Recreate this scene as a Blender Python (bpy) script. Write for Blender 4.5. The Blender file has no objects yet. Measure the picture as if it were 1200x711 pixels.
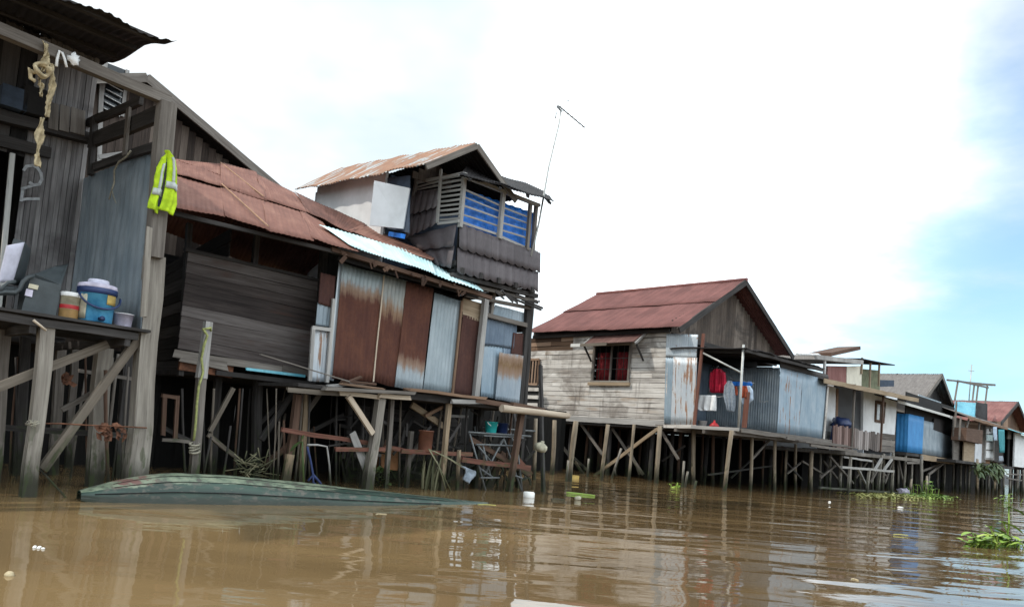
import bpy, bmesh, math, random
from math import sin, cos, tan, pi, radians, atan, sqrt, floor
from mathutils import Vector, Matrix, noise as mnoise
random.seed(11)
scene = bpy.context.scene
COL = scene.collection
V3 = Vector
# ------------------------------------------------------------------ camera
FPX, PPX, PPY, EYE = 880.0, 600.0, 450.0, 1.0
ROLL = radians(4.6)
PITCH = atan((510 - 450) / 880.0 * cos(ROLL))
cf = V3((0, cos(PITCH), sin(PITCH)))
_r0 = V3((1, 0, 0)); _u0 = _r0.cross(cf)
cr = _r0 * cos(ROLL) + _u0 * sin(ROLL)
cu = -_r0 * sin(ROLL) + _u0 * cos(ROLL)
CAM = V3((0, 0, EYE))
cam_d = bpy.data.cameras.new('camera'); cam = bpy.data.objects.new('camera', cam_d); COL.objects.link(cam)
M = Matrix((cr, cu, -cf)).transposed().to_4x4(); M.translation = CAM
cam.matrix_world = M
cam_d.sensor_width = 36; cam_d.lens = 36 * FPX / 1200
cam_d.shift_y = (450 - 355.5) / 1200
cam_d.clip_start = 0.1; cam_d.clip_end = 3000
scene.camera = cam
def ray(x, y):
    return (cf * FPX + cr * (x - PPX) - cu * (y - PPY)).normalized()
def W(x, y, z=0.0):
    d = ray(x, y); return CAM + d * ((z - EYE) / d.z)

# ------------------------------------------------------------------ mesh builder
class MB:
    def __init__(s):
        s.v = []; s.f = []; s.uv = []; s.sm = []
    def face(s, idx, uvs, smooth=False):
        s.f.append(tuple(idx)); s.uv.append(uvs); s.sm.append(smooth)
    def bar(s, p0, p1, w, d=None, face=None, w1=None, d1=None, jit=0.0, off=None, ends=0.0):
        """rectangular timber from p0 to p1: w across, d deep (along `face`)"""
        p0 = V3(p0); p1 = V3(p1); d = w if d is None else d
        w1 = w if w1 is None else w1; d1 = d if d1 is None else d1
        ax = p1 - p0; L = ax.length
        if L < 1e-5: return s
        ax /= L
        fn = V3(face) if face is not None else V3((0, -1, 0))
        if abs(fn.dot(ax)) > 0.95: fn = V3((0, 0, 1)) if abs(ax.z) < 0.9 else V3((1, 0, 0))
        side = ax.cross(fn).normalized(); fn = side.cross(ax).normalized()
        ou, ov = (random.uniform(0, 60), random.uniform(0, 60)) if off is None else off
        n = 1 if jit == 0 else max(2, int(L / 0.45))
        base = len(s.v)
        for i in range(n + 1):
            t = i / n; c = p0.lerp(p1, t)
            if jit and 0 < i < n: c += side * random.uniform(-jit, jit) + fn * random.uniform(-jit, jit) * .4
            ww = w + (w1 - w) * t; dd = d + (d1 - d) * t
            if jit: ww *= random.uniform(.93, 1.05)
            e = [0, 0, 0, 0]
            if ends and i in (0, n): e = [random.uniform(-ends, ends) for _ in range(4)]
            for (a, b), ee in zip(((-.5, .5), (.5, .5), (.5, -.5), (-.5, -.5)), e):
                s.v.append(c + side * ww * a + fn * dd * b + ax * ee)
        per = [0, w, w + d, 2 * w + d, 2 * w + 2 * d]
        for i in range(n):
            b = base + 4 * i; x0 = ou + L * i / n; x1 = ou + L * (i + 1) / n
            for k in range(4):
                k2 = (k + 1) % 4
                s.face((b + k, b + k2, b + 4 + k2, b + 4 + k),
                       ((x0, ov + per[k]), (x0, ov + per[k + 1]), (x1, ov + per[k + 1]), (x1, ov + per[k])))
        b = base; c = base + 4 * n
        q = ((ou, ov), (ou, ov + w), (ou + d, ov + w), (ou + d, ov))
        s.face((b + 3, b + 2, b + 1, b), q); s.face((c, c + 1, c + 2, c + 3), q)
        return s
    def log(s, p0, p1, r0, r1=None, seg=8, wob=0.0, n=None):
        p0 = V3(p0); p1 = V3(p1); r1 = r0 if r1 is None else r1
        ax = p1 - p0; L = ax.length; ax /= L
        a = ax.orthogonal().normalized(); b = ax.cross(a)
        n = n or max(2, int(L / 0.35)); ou = random.uniform(0, 60); base = len(s.v)
        ph = random.uniform(0, 9)
        for i in range(n + 1):
            t = i / n; c = p0.lerp(p1, t) + (a * sin(ph + t * L * 2.1) + b * cos(ph * 2 + t * L * 1.7)) * wob * sin(pi * min(1, max(0, t)))
            r = r0 + (r1 - r0) * t
            for k in range(seg):
                an = 2 * pi * k / seg
                rr = r * random.uniform(.9, 1.08)
                s.v.append(c + (a * cos(an) + b * sin(an)) * rr)
        cir = 2 * pi * max(r0, r1)
        for i in range(n):
            for k in range(seg):
                k2 = (k + 1) % seg
                x0 = ou + L * i / n; x1 = ou + L * (i + 1) / n; y0 = cir * k / seg; y1 = cir * (k + 1) / seg
                s.face((base + i * seg + k, base + i * seg + k2, base + (i + 1) * seg + k2, base + (i + 1) * seg + k),
                       ((x0, y0), (x0, y1), (x1, y1), (x1, y0)), True)
        s.face([base + k for k in range(seg)][::-1], [(ou + .1 * cos(k), .1 * sin(k)) for k in range(seg)])
        s.face([base + n * seg + k for k in range(seg)], [(ou + .1 * cos(k), .1 * sin(k)) for k in range(seg)])
        return s
    def tube(s, pts, r, seg=6, r_end=None):
        pts = [V3(p) for p in pts]; base = len(s.v); n = len(pts)
        a = None; acc = 0
        for i, p in enumerate(pts):
            t = (pts[min(i + 1, n - 1)] - pts[max(i - 1, 0)]).normalized()
            a = t.orthogonal().normalized() if a is None else (a - t * a.dot(t)).normalized()
            b = t.cross(a); rr = r if r_end is None else r + (r_end - r) * i / (n - 1)
            for k in range(seg):
                an = 2 * pi * k / seg; s.v.append(p + (a * cos(an) + b * sin(an)) * rr)
        for i in range(n - 1):
            L = (pts[i + 1] - pts[i]).length
            for k in range(seg):
                k2 = (k + 1) % seg
                s.face((base + i * seg + k, base + i * seg + k2, base + (i + 1) * seg + k2, base + (i + 1) * seg + k),
                       ((acc, k / seg * .1), (acc, (k + 1) / seg * .1), (acc + L, (k + 1) / seg * .1), (acc + L, k / seg * .1)), True)
            acc += L
        s.face([base + k for k in range(seg)][::-1], [(0, 0)] * seg)
        s.face([base + (n - 1) * seg + k for k in range(seg)], [(0, 0)] * seg)
        return s
    def grid(s, fn, nx, ny, thick=None, smooth=True, uvf=None):
        """fn(i/nx, j/ny)->Vector ; thick: Vector offset giving it a back"""
        def lay(off):
            b = len(s.v)
            for j in range(ny + 1):
                for i in range(nx + 1):
                    s.v.append(fn(i / nx, j / ny) + off)
            return b
        uvf = uvf or (lambda a, b: (a, b))
        b0 = lay(V3((0, 0, 0)))
        w = nx + 1
        def q(b, flip):
            for j in range(ny):
                for i in range(nx):
                    ids = (b + j * w + i, b + j * w + i + 1, b + (j + 1) * w + i + 1, b + (j + 1) * w + i)
                    uv = (uvf(i / nx, j / ny), uvf((i + 1) / nx, j / ny), uvf((i + 1) / nx, (j + 1) / ny), uvf(i / nx, (j + 1) / ny))
                    s.face(ids[::-1] if flip else ids, uv[::-1] if flip else uv, smooth)
        q(b0, False)
        if thick is not None:
            b1 = lay(V3(thick)); q(b1, True)
            rim = [(i, 0) for i in range(nx)] + [(nx, j) for j in range(ny)] + [(i, ny) for i in range(nx, 0, -1)] + [(0, j) for j in range(ny, 0, -1)]
            for k in range(len(rim)):
                (i, j), (i2, j2) = rim[k], rim[(k + 1) % len(rim)]
                a, c = j * w + i, j2 * w + i2
                ua, uc = uvf(i / nx, j / ny), uvf(i2 / nx, j2 / ny)
                s.face((b0 + c, b0 + a, b1 + a, b1 + c), (uc, ua, ua, uc))
        return s
    def corr(s, A, B, C, D, pitch=0.076, amp=0.009, ny=6, thick=0.003, sag=0.006, ragged=0.0, u0=None, seg=4):
        """corrugated sheet: A->B is across the waves (bottom edge), D,C the top edge above A,B"""
        A, B, C, D = map(V3, (A, B, C, D))
        Wd = max((B - A).length, (C - D).length); Hh = max((D - A).length, (C - B).length)
        nrm = ((B - A) + (C - D)).cross((D - A) + (C - B)).normalized()
        nx = max(4, min(900, int(Wd / pitch * seg))); o = V3((random.uniform(0, 90), random.uniform(0, 90), 0))
        upd = ((D - A) + (C - B)).normalized()
        def fn(a, b):
            p = A.lerp(B, a).lerp(D.lerp(C, a), b)
            z = amp * sin(2 * pi * a * Wd / pitch)
            z += sag * (mnoise.noise(V3((a * Wd * .9, b * Hh * .9, 0)) + o)) * 2
            if ragged:
                e = (1 - b) if b < .5 else b
                k = max(0, abs(b - .5) * 2 - .8) * 5
                p = p + upd * ((-1 if b < .5 else 1) * k * ragged * mnoise.noise(V3((a * Wd * 3.1, 7 + b, 3)) + o) * 1.6)
                z += k * ragged * .6 * mnoise.noise(V3((a * Wd * 2.3, 17 + b, 9)) + o)
            return p + nrm * z
        s.grid(fn, nx, ny, thick=nrm * -thick, uvf=lambda a, b: (a * Wd, b * Hh))
        return s
    def prism(s, pts, off, smooth=False, uvs=None):
        pts = [V3(p) for p in pts]; n = len(pts); b = len(s.v); off = V3(off)
        s.v += pts + [p + off for p in pts]
        e1 = (pts[1] - pts[0]).normalized(); nn = off.normalized(); e2 = nn.cross(e1)
        uv = uvs or [((p - pts[0]).dot(e1), (p - pts[0]).dot(e2)) for p in pts]
        s.face(list(range(b, b + n)), uv); s.face(list(range(b + 2 * n - 1, b + n - 1, -1)), uv[::-1])
        for i in range(n):
            j = (i + 1) % n
            s.face((b + j, b + i, b + n + i, b + n + j), (uv[j], uv[i], uv[i], uv[j]))
        return s
    def box(s, c, sx, sy, sz, ax=None):
        c = V3(c); h = sz / 2
        return s.bar(c - V3((0, 0, h)), c + V3((0, 0, h)), sx, sy, face=(0, -1, 0) if ax is None else ax)
    def lathe(s, c, prof, seg=20, ax=V3((0, 0, 1)), cap=True):
        c = V3(c); ax = V3(ax).normalized(); a = ax.orthogonal().normalized(); b2 = ax.cross(a); b = len(s.v); n = len(prof)
        for r, z in prof:
            for k in range(seg):
                an = 2 * pi * k / seg; s.v.append(c + ax * z + (a * cos(an) + b2 * sin(an)) * r)
        for i in range(n - 1):
            for k in range(seg):
                k2 = (k + 1) % seg
                s.face((b + i * seg + k, b + i * seg + k2, b + (i + 1) * seg + k2, b + (i + 1) * seg + k),
                       ((k / seg, prof[i][1]), ((k + 1) / seg, prof[i][1]), ((k + 1) / seg, prof[i + 1][1]), (k / seg, prof[i + 1][1])), True)
        if cap:
            s.face([b + k for k in range(seg)][::-1], [(0, 0)] * seg); s.face([b + (n - 1) * seg + k for k in range(seg)], [(0, 0)] * seg)
        return s
    def blob(s, c, rx, ry, rz, seg=10, rings=7, rough=.15, k=2.0):
        c = V3(c); b = len(s.v); o = V3((random.uniform(0, 50), 0, 0))
        for i in range(rings + 1):
            th = pi * i / rings
            for j in range(seg):
                ph = 2 * pi * j / seg; d = V3((sin(th) * cos(ph), sin(th) * sin(ph), cos(th)))
                m = 1 + rough * mnoise.noise(d * k + o) * 2
                s.v.append(c + V3((d.x * rx, d.y * ry, d.z * rz)) * m)
        for i in range(rings):
            for j in range(seg):
                j2 = (j + 1) % seg
                s.face((b + i * seg + j, b + (i + 1) * seg + j, b + (i + 1) * seg + j2, b + i * seg + j2), ((j / seg, i / rings),) * 4, True)
        return s
    def build(s, name, mat, parent=None):
        me = bpy.data.meshes.new(name); me.from_pydata([tuple(v) for v in s.v], [], s.f); 
        uvl = me.uv_layers.new(name='UVMap'); flat = []
        for u in s.uv:
            for p in u: flat += [p[0], p[1]]
        uvl.data.foreach_set('uv', flat); me.polygons.foreach_set('use_smooth', s.sm)
        me.materials.append(mat); me.validate(); me.update()
        o = bpy.data.objects.new(name, me); COL.objects.link(o)
        if parent is not None: o.parent = parent
        return o
def tag(o, label=None, cat=None, group=None, kind=None):
    if label: o['label'] = label
    if cat: o['category'] = cat
    if group: o['group'] = group
    if kind: o['kind'] = kind
    return o
def lab(o, t):
    o['label'] = t; return o

class Fr:
    """a local frame on the water: x along the river (away from the camera), y back from the river, z up"""
    def __init__(s, o, az):
        s.o = V3((o[0], o[1], 0)); s.rz = radians(90 - az)
        s.R = Matrix.Rotation(s.rz, 3, 'Z'); s.Ri = s.R.transposed()
    def loc(s, p): return s.Ri @ (V3(p) - s.o)
    def wor(s, p): return s.R @ V3(p) + s.o
    def _hit(s, x, y, n, c):
        d = ray(x, y); return s.loc(CAM + d * ((c - n.dot(CAM)) / n.dot(d)))
    def F(s, x, y, v=0.0):            # pixel -> plane parallel to the river at depth v
        n = s.R @ V3((0, 1, 0)); return s._hit(x, y, n, n.dot(s.o) + v)
    def S(s, x, y, u=0.0):            # pixel -> plane across the river at u
        n = s.R @ V3((1, 0, 0)); return s._hit(x, y, n, n.dot(s.o) + u)
    def Z(s, x, y, z): return s.loc(W(x, y, z))
    def G(s, x, y): return s.loc(W(x, y, 0))
    def U(s, x, y, b):                # pixel -> upright plane through local point b, facing the camera
        bw = s.wor(b); n = V3((bw.x, bw.y, 0)).normalized()
        return s._hit(x, y, n, n.dot(bw))
    def empty(s, name, at=None):
        e = bpy.data.objects.new(name, None); COL.objects.link(e); e.empty_display_size = .2
        e.rotation_euler = (0, 0, s.rz)
        e.location = s.o if at is None else s.wor(at)
        return e

# ------------------------------------------------------------------ materials
class NT:
    def __init__(s, name):
        s.m = bpy.data.materials.new(name); s.m.use_nodes = True; s.t = s.m.node_tree; s.t.nodes.clear()
        s.out = s.t.nodes.new('ShaderNodeOutputMaterial'); s.p = s.n('ShaderNodeBsdfPrincipled')
        s.l(s.p.outputs[0], s.out.inputs[0])
    def n(s, ty, **k):
        nd = s.t.nodes.new(ty)
        for a, b in k.items(): setattr(nd, a, b)
        return nd
    def l(s, a, b): s.t.links.new(a, b)
    def val(s, sock, v):
        if isinstance(v, (int, float)): sock.default_value = v
        elif isinstance(v, (tuple, list)):
            sock.default_value = tuple(v) + ((1,) if len(v) == 3 and len(sock.default_value) == 4 else ())
        else: s.l(v, sock)
    def math(s, op, a, b=0.0, c=None, clamp=False):
        nd = s.n('ShaderNodeMath', operation=op, use_clamp=clamp); s.val(nd.inputs[0], a); s.val(nd.inputs[1], b)
        if c is not None: s.val(nd.inputs[2], c)
        return nd.outputs[0]
    def mix(s, f, a, b, mode='MIX'):
        nd = s.n('ShaderNodeMix', data_type='RGBA', blend_type=mode); s.val(nd.inputs[0], f); s.val(nd.inputs[6], a); s.val(nd.inputs[7], b); return nd.outputs[2]
    def ramp(s, f, stops):
        nd = s.n('ShaderNodeValToRGB'); e = nd.color_ramp.elements
        while len(e) < len(stops): e.new(.5)
        for el, (p, c) in zip(e, stops):
            el.position = p; el.color = (c, c, c, 1) if isinstance(c, (int, float)) else (*c, 1)
        s.l(f, nd.inputs[0]); return nd.outputs[0]
    def rng(s, f, a, b, c=0., d=1.):
        nd = s.n('ShaderNodeMapRange'); nd.interpolation_type = 'SMOOTHSTEP'; s.val(nd.inputs[0], f)
        for i, x in enumerate((a, b, c, d)): s.val(nd.inputs[i + 1], x)
        return nd.outputs[0]
    def uv(s, sc=(1, 1, 1)):
        tc = s.n('ShaderNodeTexCoord'); mp = s.n('ShaderNodeMapping'); mp.inputs['Scale'].default_value = sc; s.l(tc.outputs['UV'], mp.inputs[0]); return mp.outputs[0]
    def ob(s, sc=(1, 1, 1)):
        tc = s.n('ShaderNodeTexCoord'); mp = s.n('ShaderNodeMapping'); mp.inputs['Scale'].default_value = sc; s.l(tc.outputs['Object'], mp.inputs[0]); return mp.outputs[0]
    def noise(s, vec, sc=1., det=4., rough=.55, dist=0., dim='3D', w=0.):
        nd = s.n('ShaderNodeTexNoise', noise_dimensions=dim); nd.inputs['Scale'].default_value = sc; nd.inputs['Detail'].default_value = det
        nd.inputs['Roughness'].default_value = rough; nd.inputs['Distortion'].default_value = dist
        s.l(vec, nd.inputs['Vector']); return nd.outputs[0]
    def isl(s): return s.n('ShaderNodeNewGeometry').outputs['Random Per Island']
    def orand(s): return s.n('ShaderNodeObjectInfo').outputs['Random']
    def posz(s):
        g = s.n('ShaderNodeNewGeometry'); x = s.n('ShaderNodeSeparateXYZ'); s.l(g.outputs['Position'], x.inputs[0]); return x.outputs[2]
    def bump(s, h, st=.5, d=.01):
        b = s.n('ShaderNodeBump'); b.inputs['Strength'].default_value = st; b.inputs['Distance'].default_value = d; s.l(h, b.inputs['Height']); s.l(b.outputs[0], s.p.inputs['Normal'])
    def set(s, **k):
        for a, b in k.items(): s.val(s.p.inputs[a.replace('_', ' ')], b)
        return s.m
def wood(name, dark, mid, light, var=.5, knots=True, wet=False, rough=.85, grain=1.0, tint=None, stain=None):
    t = NT(name)
    g = t.noise(t.uv((1.1, 26 * grain, 1)), 1.0, 6, .62, .4)
    big = t.noise(t.uv((.7, 2.6, 1)), 1.3, 4, .6)
    fine = t.noise(t.uv((2.5, 95 * grain, 1)), 1.0, 3, .6)
    f = t.math('ADD', t.math('MULTIPLY', g, .62), t.math('MULTIPLY', big, .42))
    f = t.math('ADD', f, t.math('MULTIPLY', t.math('SUBTRACT', t.isl(), .5), var))
    c = t.ramp(f, [(.28, dark), (.52, mid), (.78, light)])
    crack = t.rng(fine, .60, .70, 0, 1)
    c = t.mix(t.math('MULTIPLY', crack, .55), c, tuple(x * .35 for x in dark))
    if tint:
        c = t.mix(t.rng(t.noise(t.uv((.5, 1.7, 1)), 1.9, 3), .55, .72, 0, .75), c, tint)
    if stain:
        sn = t.noise(t.ob((1, 1, 1.3)), 1.15, 5, .62, .6); c = t.mix(t.rng(sn, .47, .66, 0, .8), c, stain)
        sv = t.noise(t.ob((5, 5, .5)), 1.3, 4, .6); c = t.mix(t.rng(sv, .56, .70, 0, .45), c, tuple(x * .55 for x in stain))
    if wet:
        z = t.math('ADD', t.posz(), t.math('MULTIPLY', t.noise(t.uv((3, 9, 1)), 1, 4), -.45))
        c = t.mix(t.rng(z, -.10, .30, .92, 0), c, (.016, .018, .010))
        alg = t.rng(t.noise(t.uv((2, 6, 1)), 2.2, 5), .5, .62, 0, .7)
        c = t.mix(t.math('MULTIPLY', alg, t.rng(z, .1, .75, 1, 0)), c, (.035, .05, .018))
    t.bump(t.math('ADD', g, t.math('MULTIPLY', fine, -.4)), .55, .006)
    return t.set(Base_Color=c, Roughness=rough, Specular_IOR_Level=.25)
def zinc(name, base=(.30, .35, .40), lightc=(.42, .46, .49), rust=(.068, .024, .018), rust2=(.125, .048, .028), runs=0., spans=(), spots=.0, metal=.25, rough=.5, streak=.35, dirt=.35):
    """galvanised sheet; spans = bands of rust ((y0,y1,soft),..) in metres up the sheet; spots = 0..1 scattered rust"""
    t = NT(name)
    n1 = t.noise(t.uv((1.2, .8, 1)), 2.0, 5, .6); st = t.noise(t.uv((11, .55, 1)), 1.0, 5, .65); sp = t.noise(t.uv((3, 2, 1)), 2.1, 6, .65)
    fine = t.noise(t.uv((9, 7, 1)), 2.5, 4, .6)
    c = t.mix(t.rng(n1, .3, .7), base, lightc)
    c = t.mix(t.math('MULTIPLY', t.rng(st, .48, .72), dirt), c, tuple(x * .45 for x in base))
    tc = t.n('ShaderNodeTexCoord'); x = t.n('ShaderNodeSeparateXYZ'); t.l(tc.outputs['UV'], x.inputs[0])
    y = t.math('ADD', x.outputs[1], t.math('MULTIPLY', t.math('SUBTRACT', st, .5), streak * 2))
    y = t.math('ADD', y, t.math('MULTIPLY', t.math('SUBTRACT', fine, .5), .12))
    m = None
    for (a, b, sft) in spans:
        q = t.math('MULTIPLY', t.rng(y, a - sft, a + sft), t.rng(y, b - sft, b + sft, 1, 0))
        m = q if m is None else t.math('MAXIMUM', m, q)
    if spots > 0:
        q = t.rng(t.math('ADD', t.math('MULTIPLY', sp, .7), t.math('MULTIPLY', st, .35)), .74 - .34 * spots, .80 - .30 * spots)
        m = q if m is None else t.math('MAXIMUM', m, q)
    if runs > 0:
        q = t.math('MULTIPLY', t.rng(t.math('ADD', st, t.math('MULTIPLY', t.math('SUBTRACT', n1, .5), .5)), .66 - .22 * runs, .72 - .20 * runs), .85)
        m = q if m is None else t.math('MAXIMUM', m, q)
    rc = t.mix(t.rng(t.math('ADD', t.math('MULTIPLY', fine, .22), t.math('ADD', t.math('MULTIPLY', n1, .5), t.math('MULTIPLY', st, .3))), .38, .68), rust, rust2)
    if m is not None:
        edge = t.math('MULTIPLY', m, t.math('SUBTRACT', 1.0, m)); 
        c = t.mix(m, c, rc); c = t.mix(t.math('MULTIPLY', edge, 2.2, clamp=True), c, (.26, .13, .05))
        t.set(Metallic=t.math('MULTIPLY', t.math('SUBTRACT', 1.0, m), metal), Roughness=t.math('ADD', rough, t.math('MULTIPLY', m, .35)))
    else: t.set(Metallic=metal, Roughness=rough)
    t.bump(fine, .25, .004)
    return t.set(Base_Color=c, Specular_IOR_Level=.35)
def rusty(name, a, b, c3, rough=.75, sc=1.0, streak=.5, isl=.25):
    t = NT(name)
    n1 = t.noise(t.uv((.9 * sc, .7 * sc, 1)), 1.6, 6, .62); st = t.noise(t.uv((9 * sc, .5 * sc, 1)), 1, 5, .6); fine = t.noise(t.uv((14, 11, 1)), 2, 4)
    f = t.math('ADD', t.math('MULTIPLY', n1, 1 - streak), t.math('MULTIPLY', st, streak)); f = t.math('ADD', f, t.math('MULTIPLY', t.math('SUBTRACT', t.isl(), .5), isl))
    f = t.math('ADD', f, t.math('MULTIPLY', t.math('SUBTRACT', fine, .5), .18))
    c = t.ramp(f, [(.32, a), (.52, b), (.74, c3)])
    t.bump(fine, .3, .004)
    return t.set(Base_Color=c, Roughness=rough, Specular_IOR_Level=.25)
def plain(name, col, rough=.6, var=.25, sc=6., metal=0., alt=None, spec=.4):
    t = NT(name); n = t.noise(t.ob((1, 1, 1)), sc, 5, .6)
    c = t.mix(t.rng(n, .3, .72), tuple(x * (1 - var) for x in col), alt or tuple(min(.9, x * (1 + var * .6)) for x in col))
    t.bump(n, .15, .004)
    return t.set(Base_Color=c, Roughness=rough, Metallic=metal, Specular_IOR_Level=spec)
SUN_E, SKY_S, EXPO = 3.0, .10, 0.0
SKY_TINT = (1.5, 2.25, 2.5, 1); CLOUD_A = (8.3, 9.7, 10.5, 1); CLOUD_B = (11.0, 11.5, 11.8, 1)
BRIGHT = 2.2
# ------------------------------------------------------------------ material set
W_GREY = wood('weathered_grey_wood', (.050, .043, .037), (.132, .116, .103), (.265, .242, .218), wet=True, var=.35)
W_BRC = wood('dull_brown_brace', (.05, .042, .034), (.125, .105, .085), (.23, .20, .165), wet=True, var=.3)
W_PILE = wood('stilt_logs', (.085, .068, .050), (.205, .165, .120), (.36, .305, .24), wet=True, var=.3)
W_UNDR = wood('black_shade_boards', (.003, .003, .003), (.008, .0075, .007), (.018, .017, .016))  # near-black colour stands in for the deep shade under the floors
W_HB = wood('dim_brown_boards', (.028, .021, .018), (.070, .052, .043), (.135, .108, .09), var=.5)  # warm board brown darkened in colour for the gable wall in shade
W_H1 = wood('grey_wall_planks', (.070, .067, .069), (.200, .193, .195), (.35, .34, .34), var=.28, stain=(.075, .068, .068))
W_POST = wood('post_wood', (.085, .076, .066), (.20, .180, .156), (.355, .33, .29), wet=True, var=.25)
W_TIMB = wood('tan_timber', (.12, .085, .055), (.26, .195, .13), (.42, .34, .25), wet=True, var=.35)
W_BRWN = wood('brown_timber', (.035, .02, .015), (.085, .05, .036), (.16, .10, .07), wet=True, var=.4)
W_RED = wood('red_brown_beam', (.06, .025, .018), (.13, .055, .04), (.22, .11, .08), wet=True, var=.3)
W_DARK = wood('dark_shaded_wood', (.012, .011, .011), (.034, .031, .030), (.080, .074, .072), wet=True, var=.5)  # darkened wood: shadow put into the colour of recessed timbers
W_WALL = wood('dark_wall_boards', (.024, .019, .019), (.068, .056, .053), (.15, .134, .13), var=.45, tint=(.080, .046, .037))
W_PALE = wood('sun_bleached_boards', (.17, .155, .145), (.49, .462, .43), (.74, .72, .69), var=.22, tint=(.33, .255, .19), stain=(.20, .175, .155))
W_WARM = wood('warm_brown_boards', (.07, .042, .028), (.17, .105, .068), (.30, .20, .14), var=.6)
W_GABL = wood('gable_boards', (.040, .031, .026), (.105, .082, .067), (.21, .175, .148), var=.35, stain=(.05, .042, .038))
W_LITE = wood('pale_and_sunlit_timber', (.22, .165, .115), (.42, .34, .26), (.62, .54, .44), var=.3, wet=True)  # pale wood, also used to paint sunlight on the landing boards
W_WHT = wood('flaking_white_paint', (.25, .24, .22), (.52, .52, .50), (.70, .70, .68), var=.25)
W_RRL = wood('reddish_rail_boards', (.05, .028, .024), (.125, .075, .065), (.24, .17, .155), var=.5)
W_RGR = wood('grey_pink_rail_boards', (.075, .062, .058), (.18, .152, .142), (.31, .275, .265), var=.5)
W_SILV = wood('silver_grey_wood', (.13, .125, .12), (.29, .28, .27), (.48, .47, .45), var=.35, wet=True)
Z_OLD = zinc('old_blue_grey_zinc', (.20, .25, .29), (.32, .37, .41), spots=.05, dirt=.5)
Z_BLUE = zinc('pale_blue_zinc', (.22, .30, .37), (.32, .385, .44), spots=.06)
Z_BRUN = zinc('pale_blue_zinc_with_runs', (.23, .31, .38), (.34, .40, .46), spots=.10, runs=.45, rust2=(.22, .12, .07))
Z_BRIT = zinc('bright_zinc', (.42, .50, .54), (.60, .68, .70), spots=.12, metal=.2, dirt=.25)
Z_TURQ = zinc('turquoise_zinc', (.42, .66, .70), (.66, .80, .82), spots=.05, metal=.1, dirt=.2, rough=.4)
Z_CYAN = zinc('cyan_painted_sheet', (.12, .46, .60), (.28, .62, .72), spots=.10, metal=.0)
Z_PBLUE = zinc('blue_painted_sheet', (.03, .19, .46), (.05, .26, .56), spots=.02, metal=.0, dirt=.25)
Z_DARK = zinc('dark_blue_zinc', (.09, .125, .175), (.155, .20, .255), spots=.10, dirt=.5)
Z_WHITE = zinc('white_sheet', (.62, .64, .65), (.78, .79, .79), spots=.02, metal=0, dirt=.2)
Z_R1 = zinc('sheet_rust_low', (.25, .30, .32), (.34, .385, .40), spans=((-2, 1.42, .15),), spots=.14, streak=.22)
Z_R2 = zinc('sheet_rust_mid', (.23, .25, .25), (.32, .32, .29), spans=((-2, 1.22, .22),), spots=.22, streak=.5, runs=.25)
Z_R3 = zinc('sheet_rust_high', (.27, .31, .34), (.36, .40, .42), spans=((.42, 9, .16),), streak=.25)
Z_R4 = zinc('sheet_zinc_spotted', (.25, .30, .33), (.34, .39, .42), spots=.32)
Z_R5 = zinc('sheet_full_rust', (.3, .33, .34), (.4, .42, .43), rust=(.052, .022, .019), rust2=(.095, .040, .030), spans=((-2, 9, .2),))
Z_R6 = zinc('sheet_rust_streaks', (.42, .47, .52), (.56, .58, .60), spots=.10, runs=.62, rust=(.11, .05, .03), rust2=(.30, .13, .065))
Z_R7 = zinc('sheet_corner_rust', (.42, .48, .53), (.55, .60, .64), spots=.40, rust2=(.42, .17, .06))
Z_R8 = zinc('leaning_sheet_rust', (.24, .29, .34), (.33, .37, .41), spans=((.55, .85, .16), (1.15, 1.26, .06)), spots=.30, rust=(.14, .075, .035), rust2=(.24, .16, .09), streak=.2)
R_ROOF = rusty('rusted_roof', (.082, .036, .028), (.185, .084, .064), (.30, .162, .120), sc=.8, streak=.35, isl=.35)
R_RED = rusty('red_oxide_roof', (.112, .046, .042), (.195, .082, .074), (.28, .145, .128), sc=.8, streak=.45, isl=.3)
R_AWN = rusty('faded_rust_awning', (.055, .028, .025), (.115, .058, .05), (.19, .11, .095))
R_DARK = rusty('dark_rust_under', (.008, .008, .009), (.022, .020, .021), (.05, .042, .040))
R_MIX = zinc('silver_and_rust_roof', (.34, .38, .40), (.50, .54, .56), spots=.35, runs=1.1, rust=(.16, .055, .032), rust2=(.34, .16, .09), dirt=.2)
R_LINE = plain('orange_rust_line', (.34, .20, .12), .8)
T_TILE = rusty('brown_metal_tile', (.060, .052, .056), (.105, .091, .097), (.165, .147, .153), rough=.55, isl=.2)
SHING = rusty('grey_shingle', (.09, .08, .078), (.15, .138, .132), (.22, .205, .195), isl=.3, sc=3)
PL_WHT = plain('white_plaster', (.70, .71, .72), .8, .12, 2.5)
PL_GRY = plain('grey_white_board', (.52, .54, .57), .8, .15, 2.0)
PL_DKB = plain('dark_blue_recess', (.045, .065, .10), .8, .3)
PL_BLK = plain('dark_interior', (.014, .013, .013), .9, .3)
TARP = plain('blue_tarpaulin', (.015, .17, .62), .45, .25, 5.)
PL_CREAM = plain('cream_panel', (.62, .58, .48), .75, .1)
PL_GRN = plain('dull_green_panel', (.16, .17, .10), .8, .3)
CL_RED = plain('crimson_cloth', (.48, .012, .045), .85, .3, 9)
CL_WHT = plain('white_cloth', (.78, .79, .80), .85, .1, 9)
CL_GRY = plain('grey_cloth', (.25, .29, .34), .85, .3, 12)
CL_ORG = plain('rust_orange_cloth', (.30, .055, .02), .85, .3, 9)
CL_LBL = plain('pale_blue_cloth', (.38, .47, .58), .85, .2, 9)
CL_TEAL = plain('teal_cloth', (.05, .26, .30), .85, .3, 9)
CL_NEON = plain('neon_yellow_cloth', (.46, .66, .025), .75, .35, 9, spec=.2)
CL_REFL = plain('reflective_tape', (.42, .46, .44), .4, .15)
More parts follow.
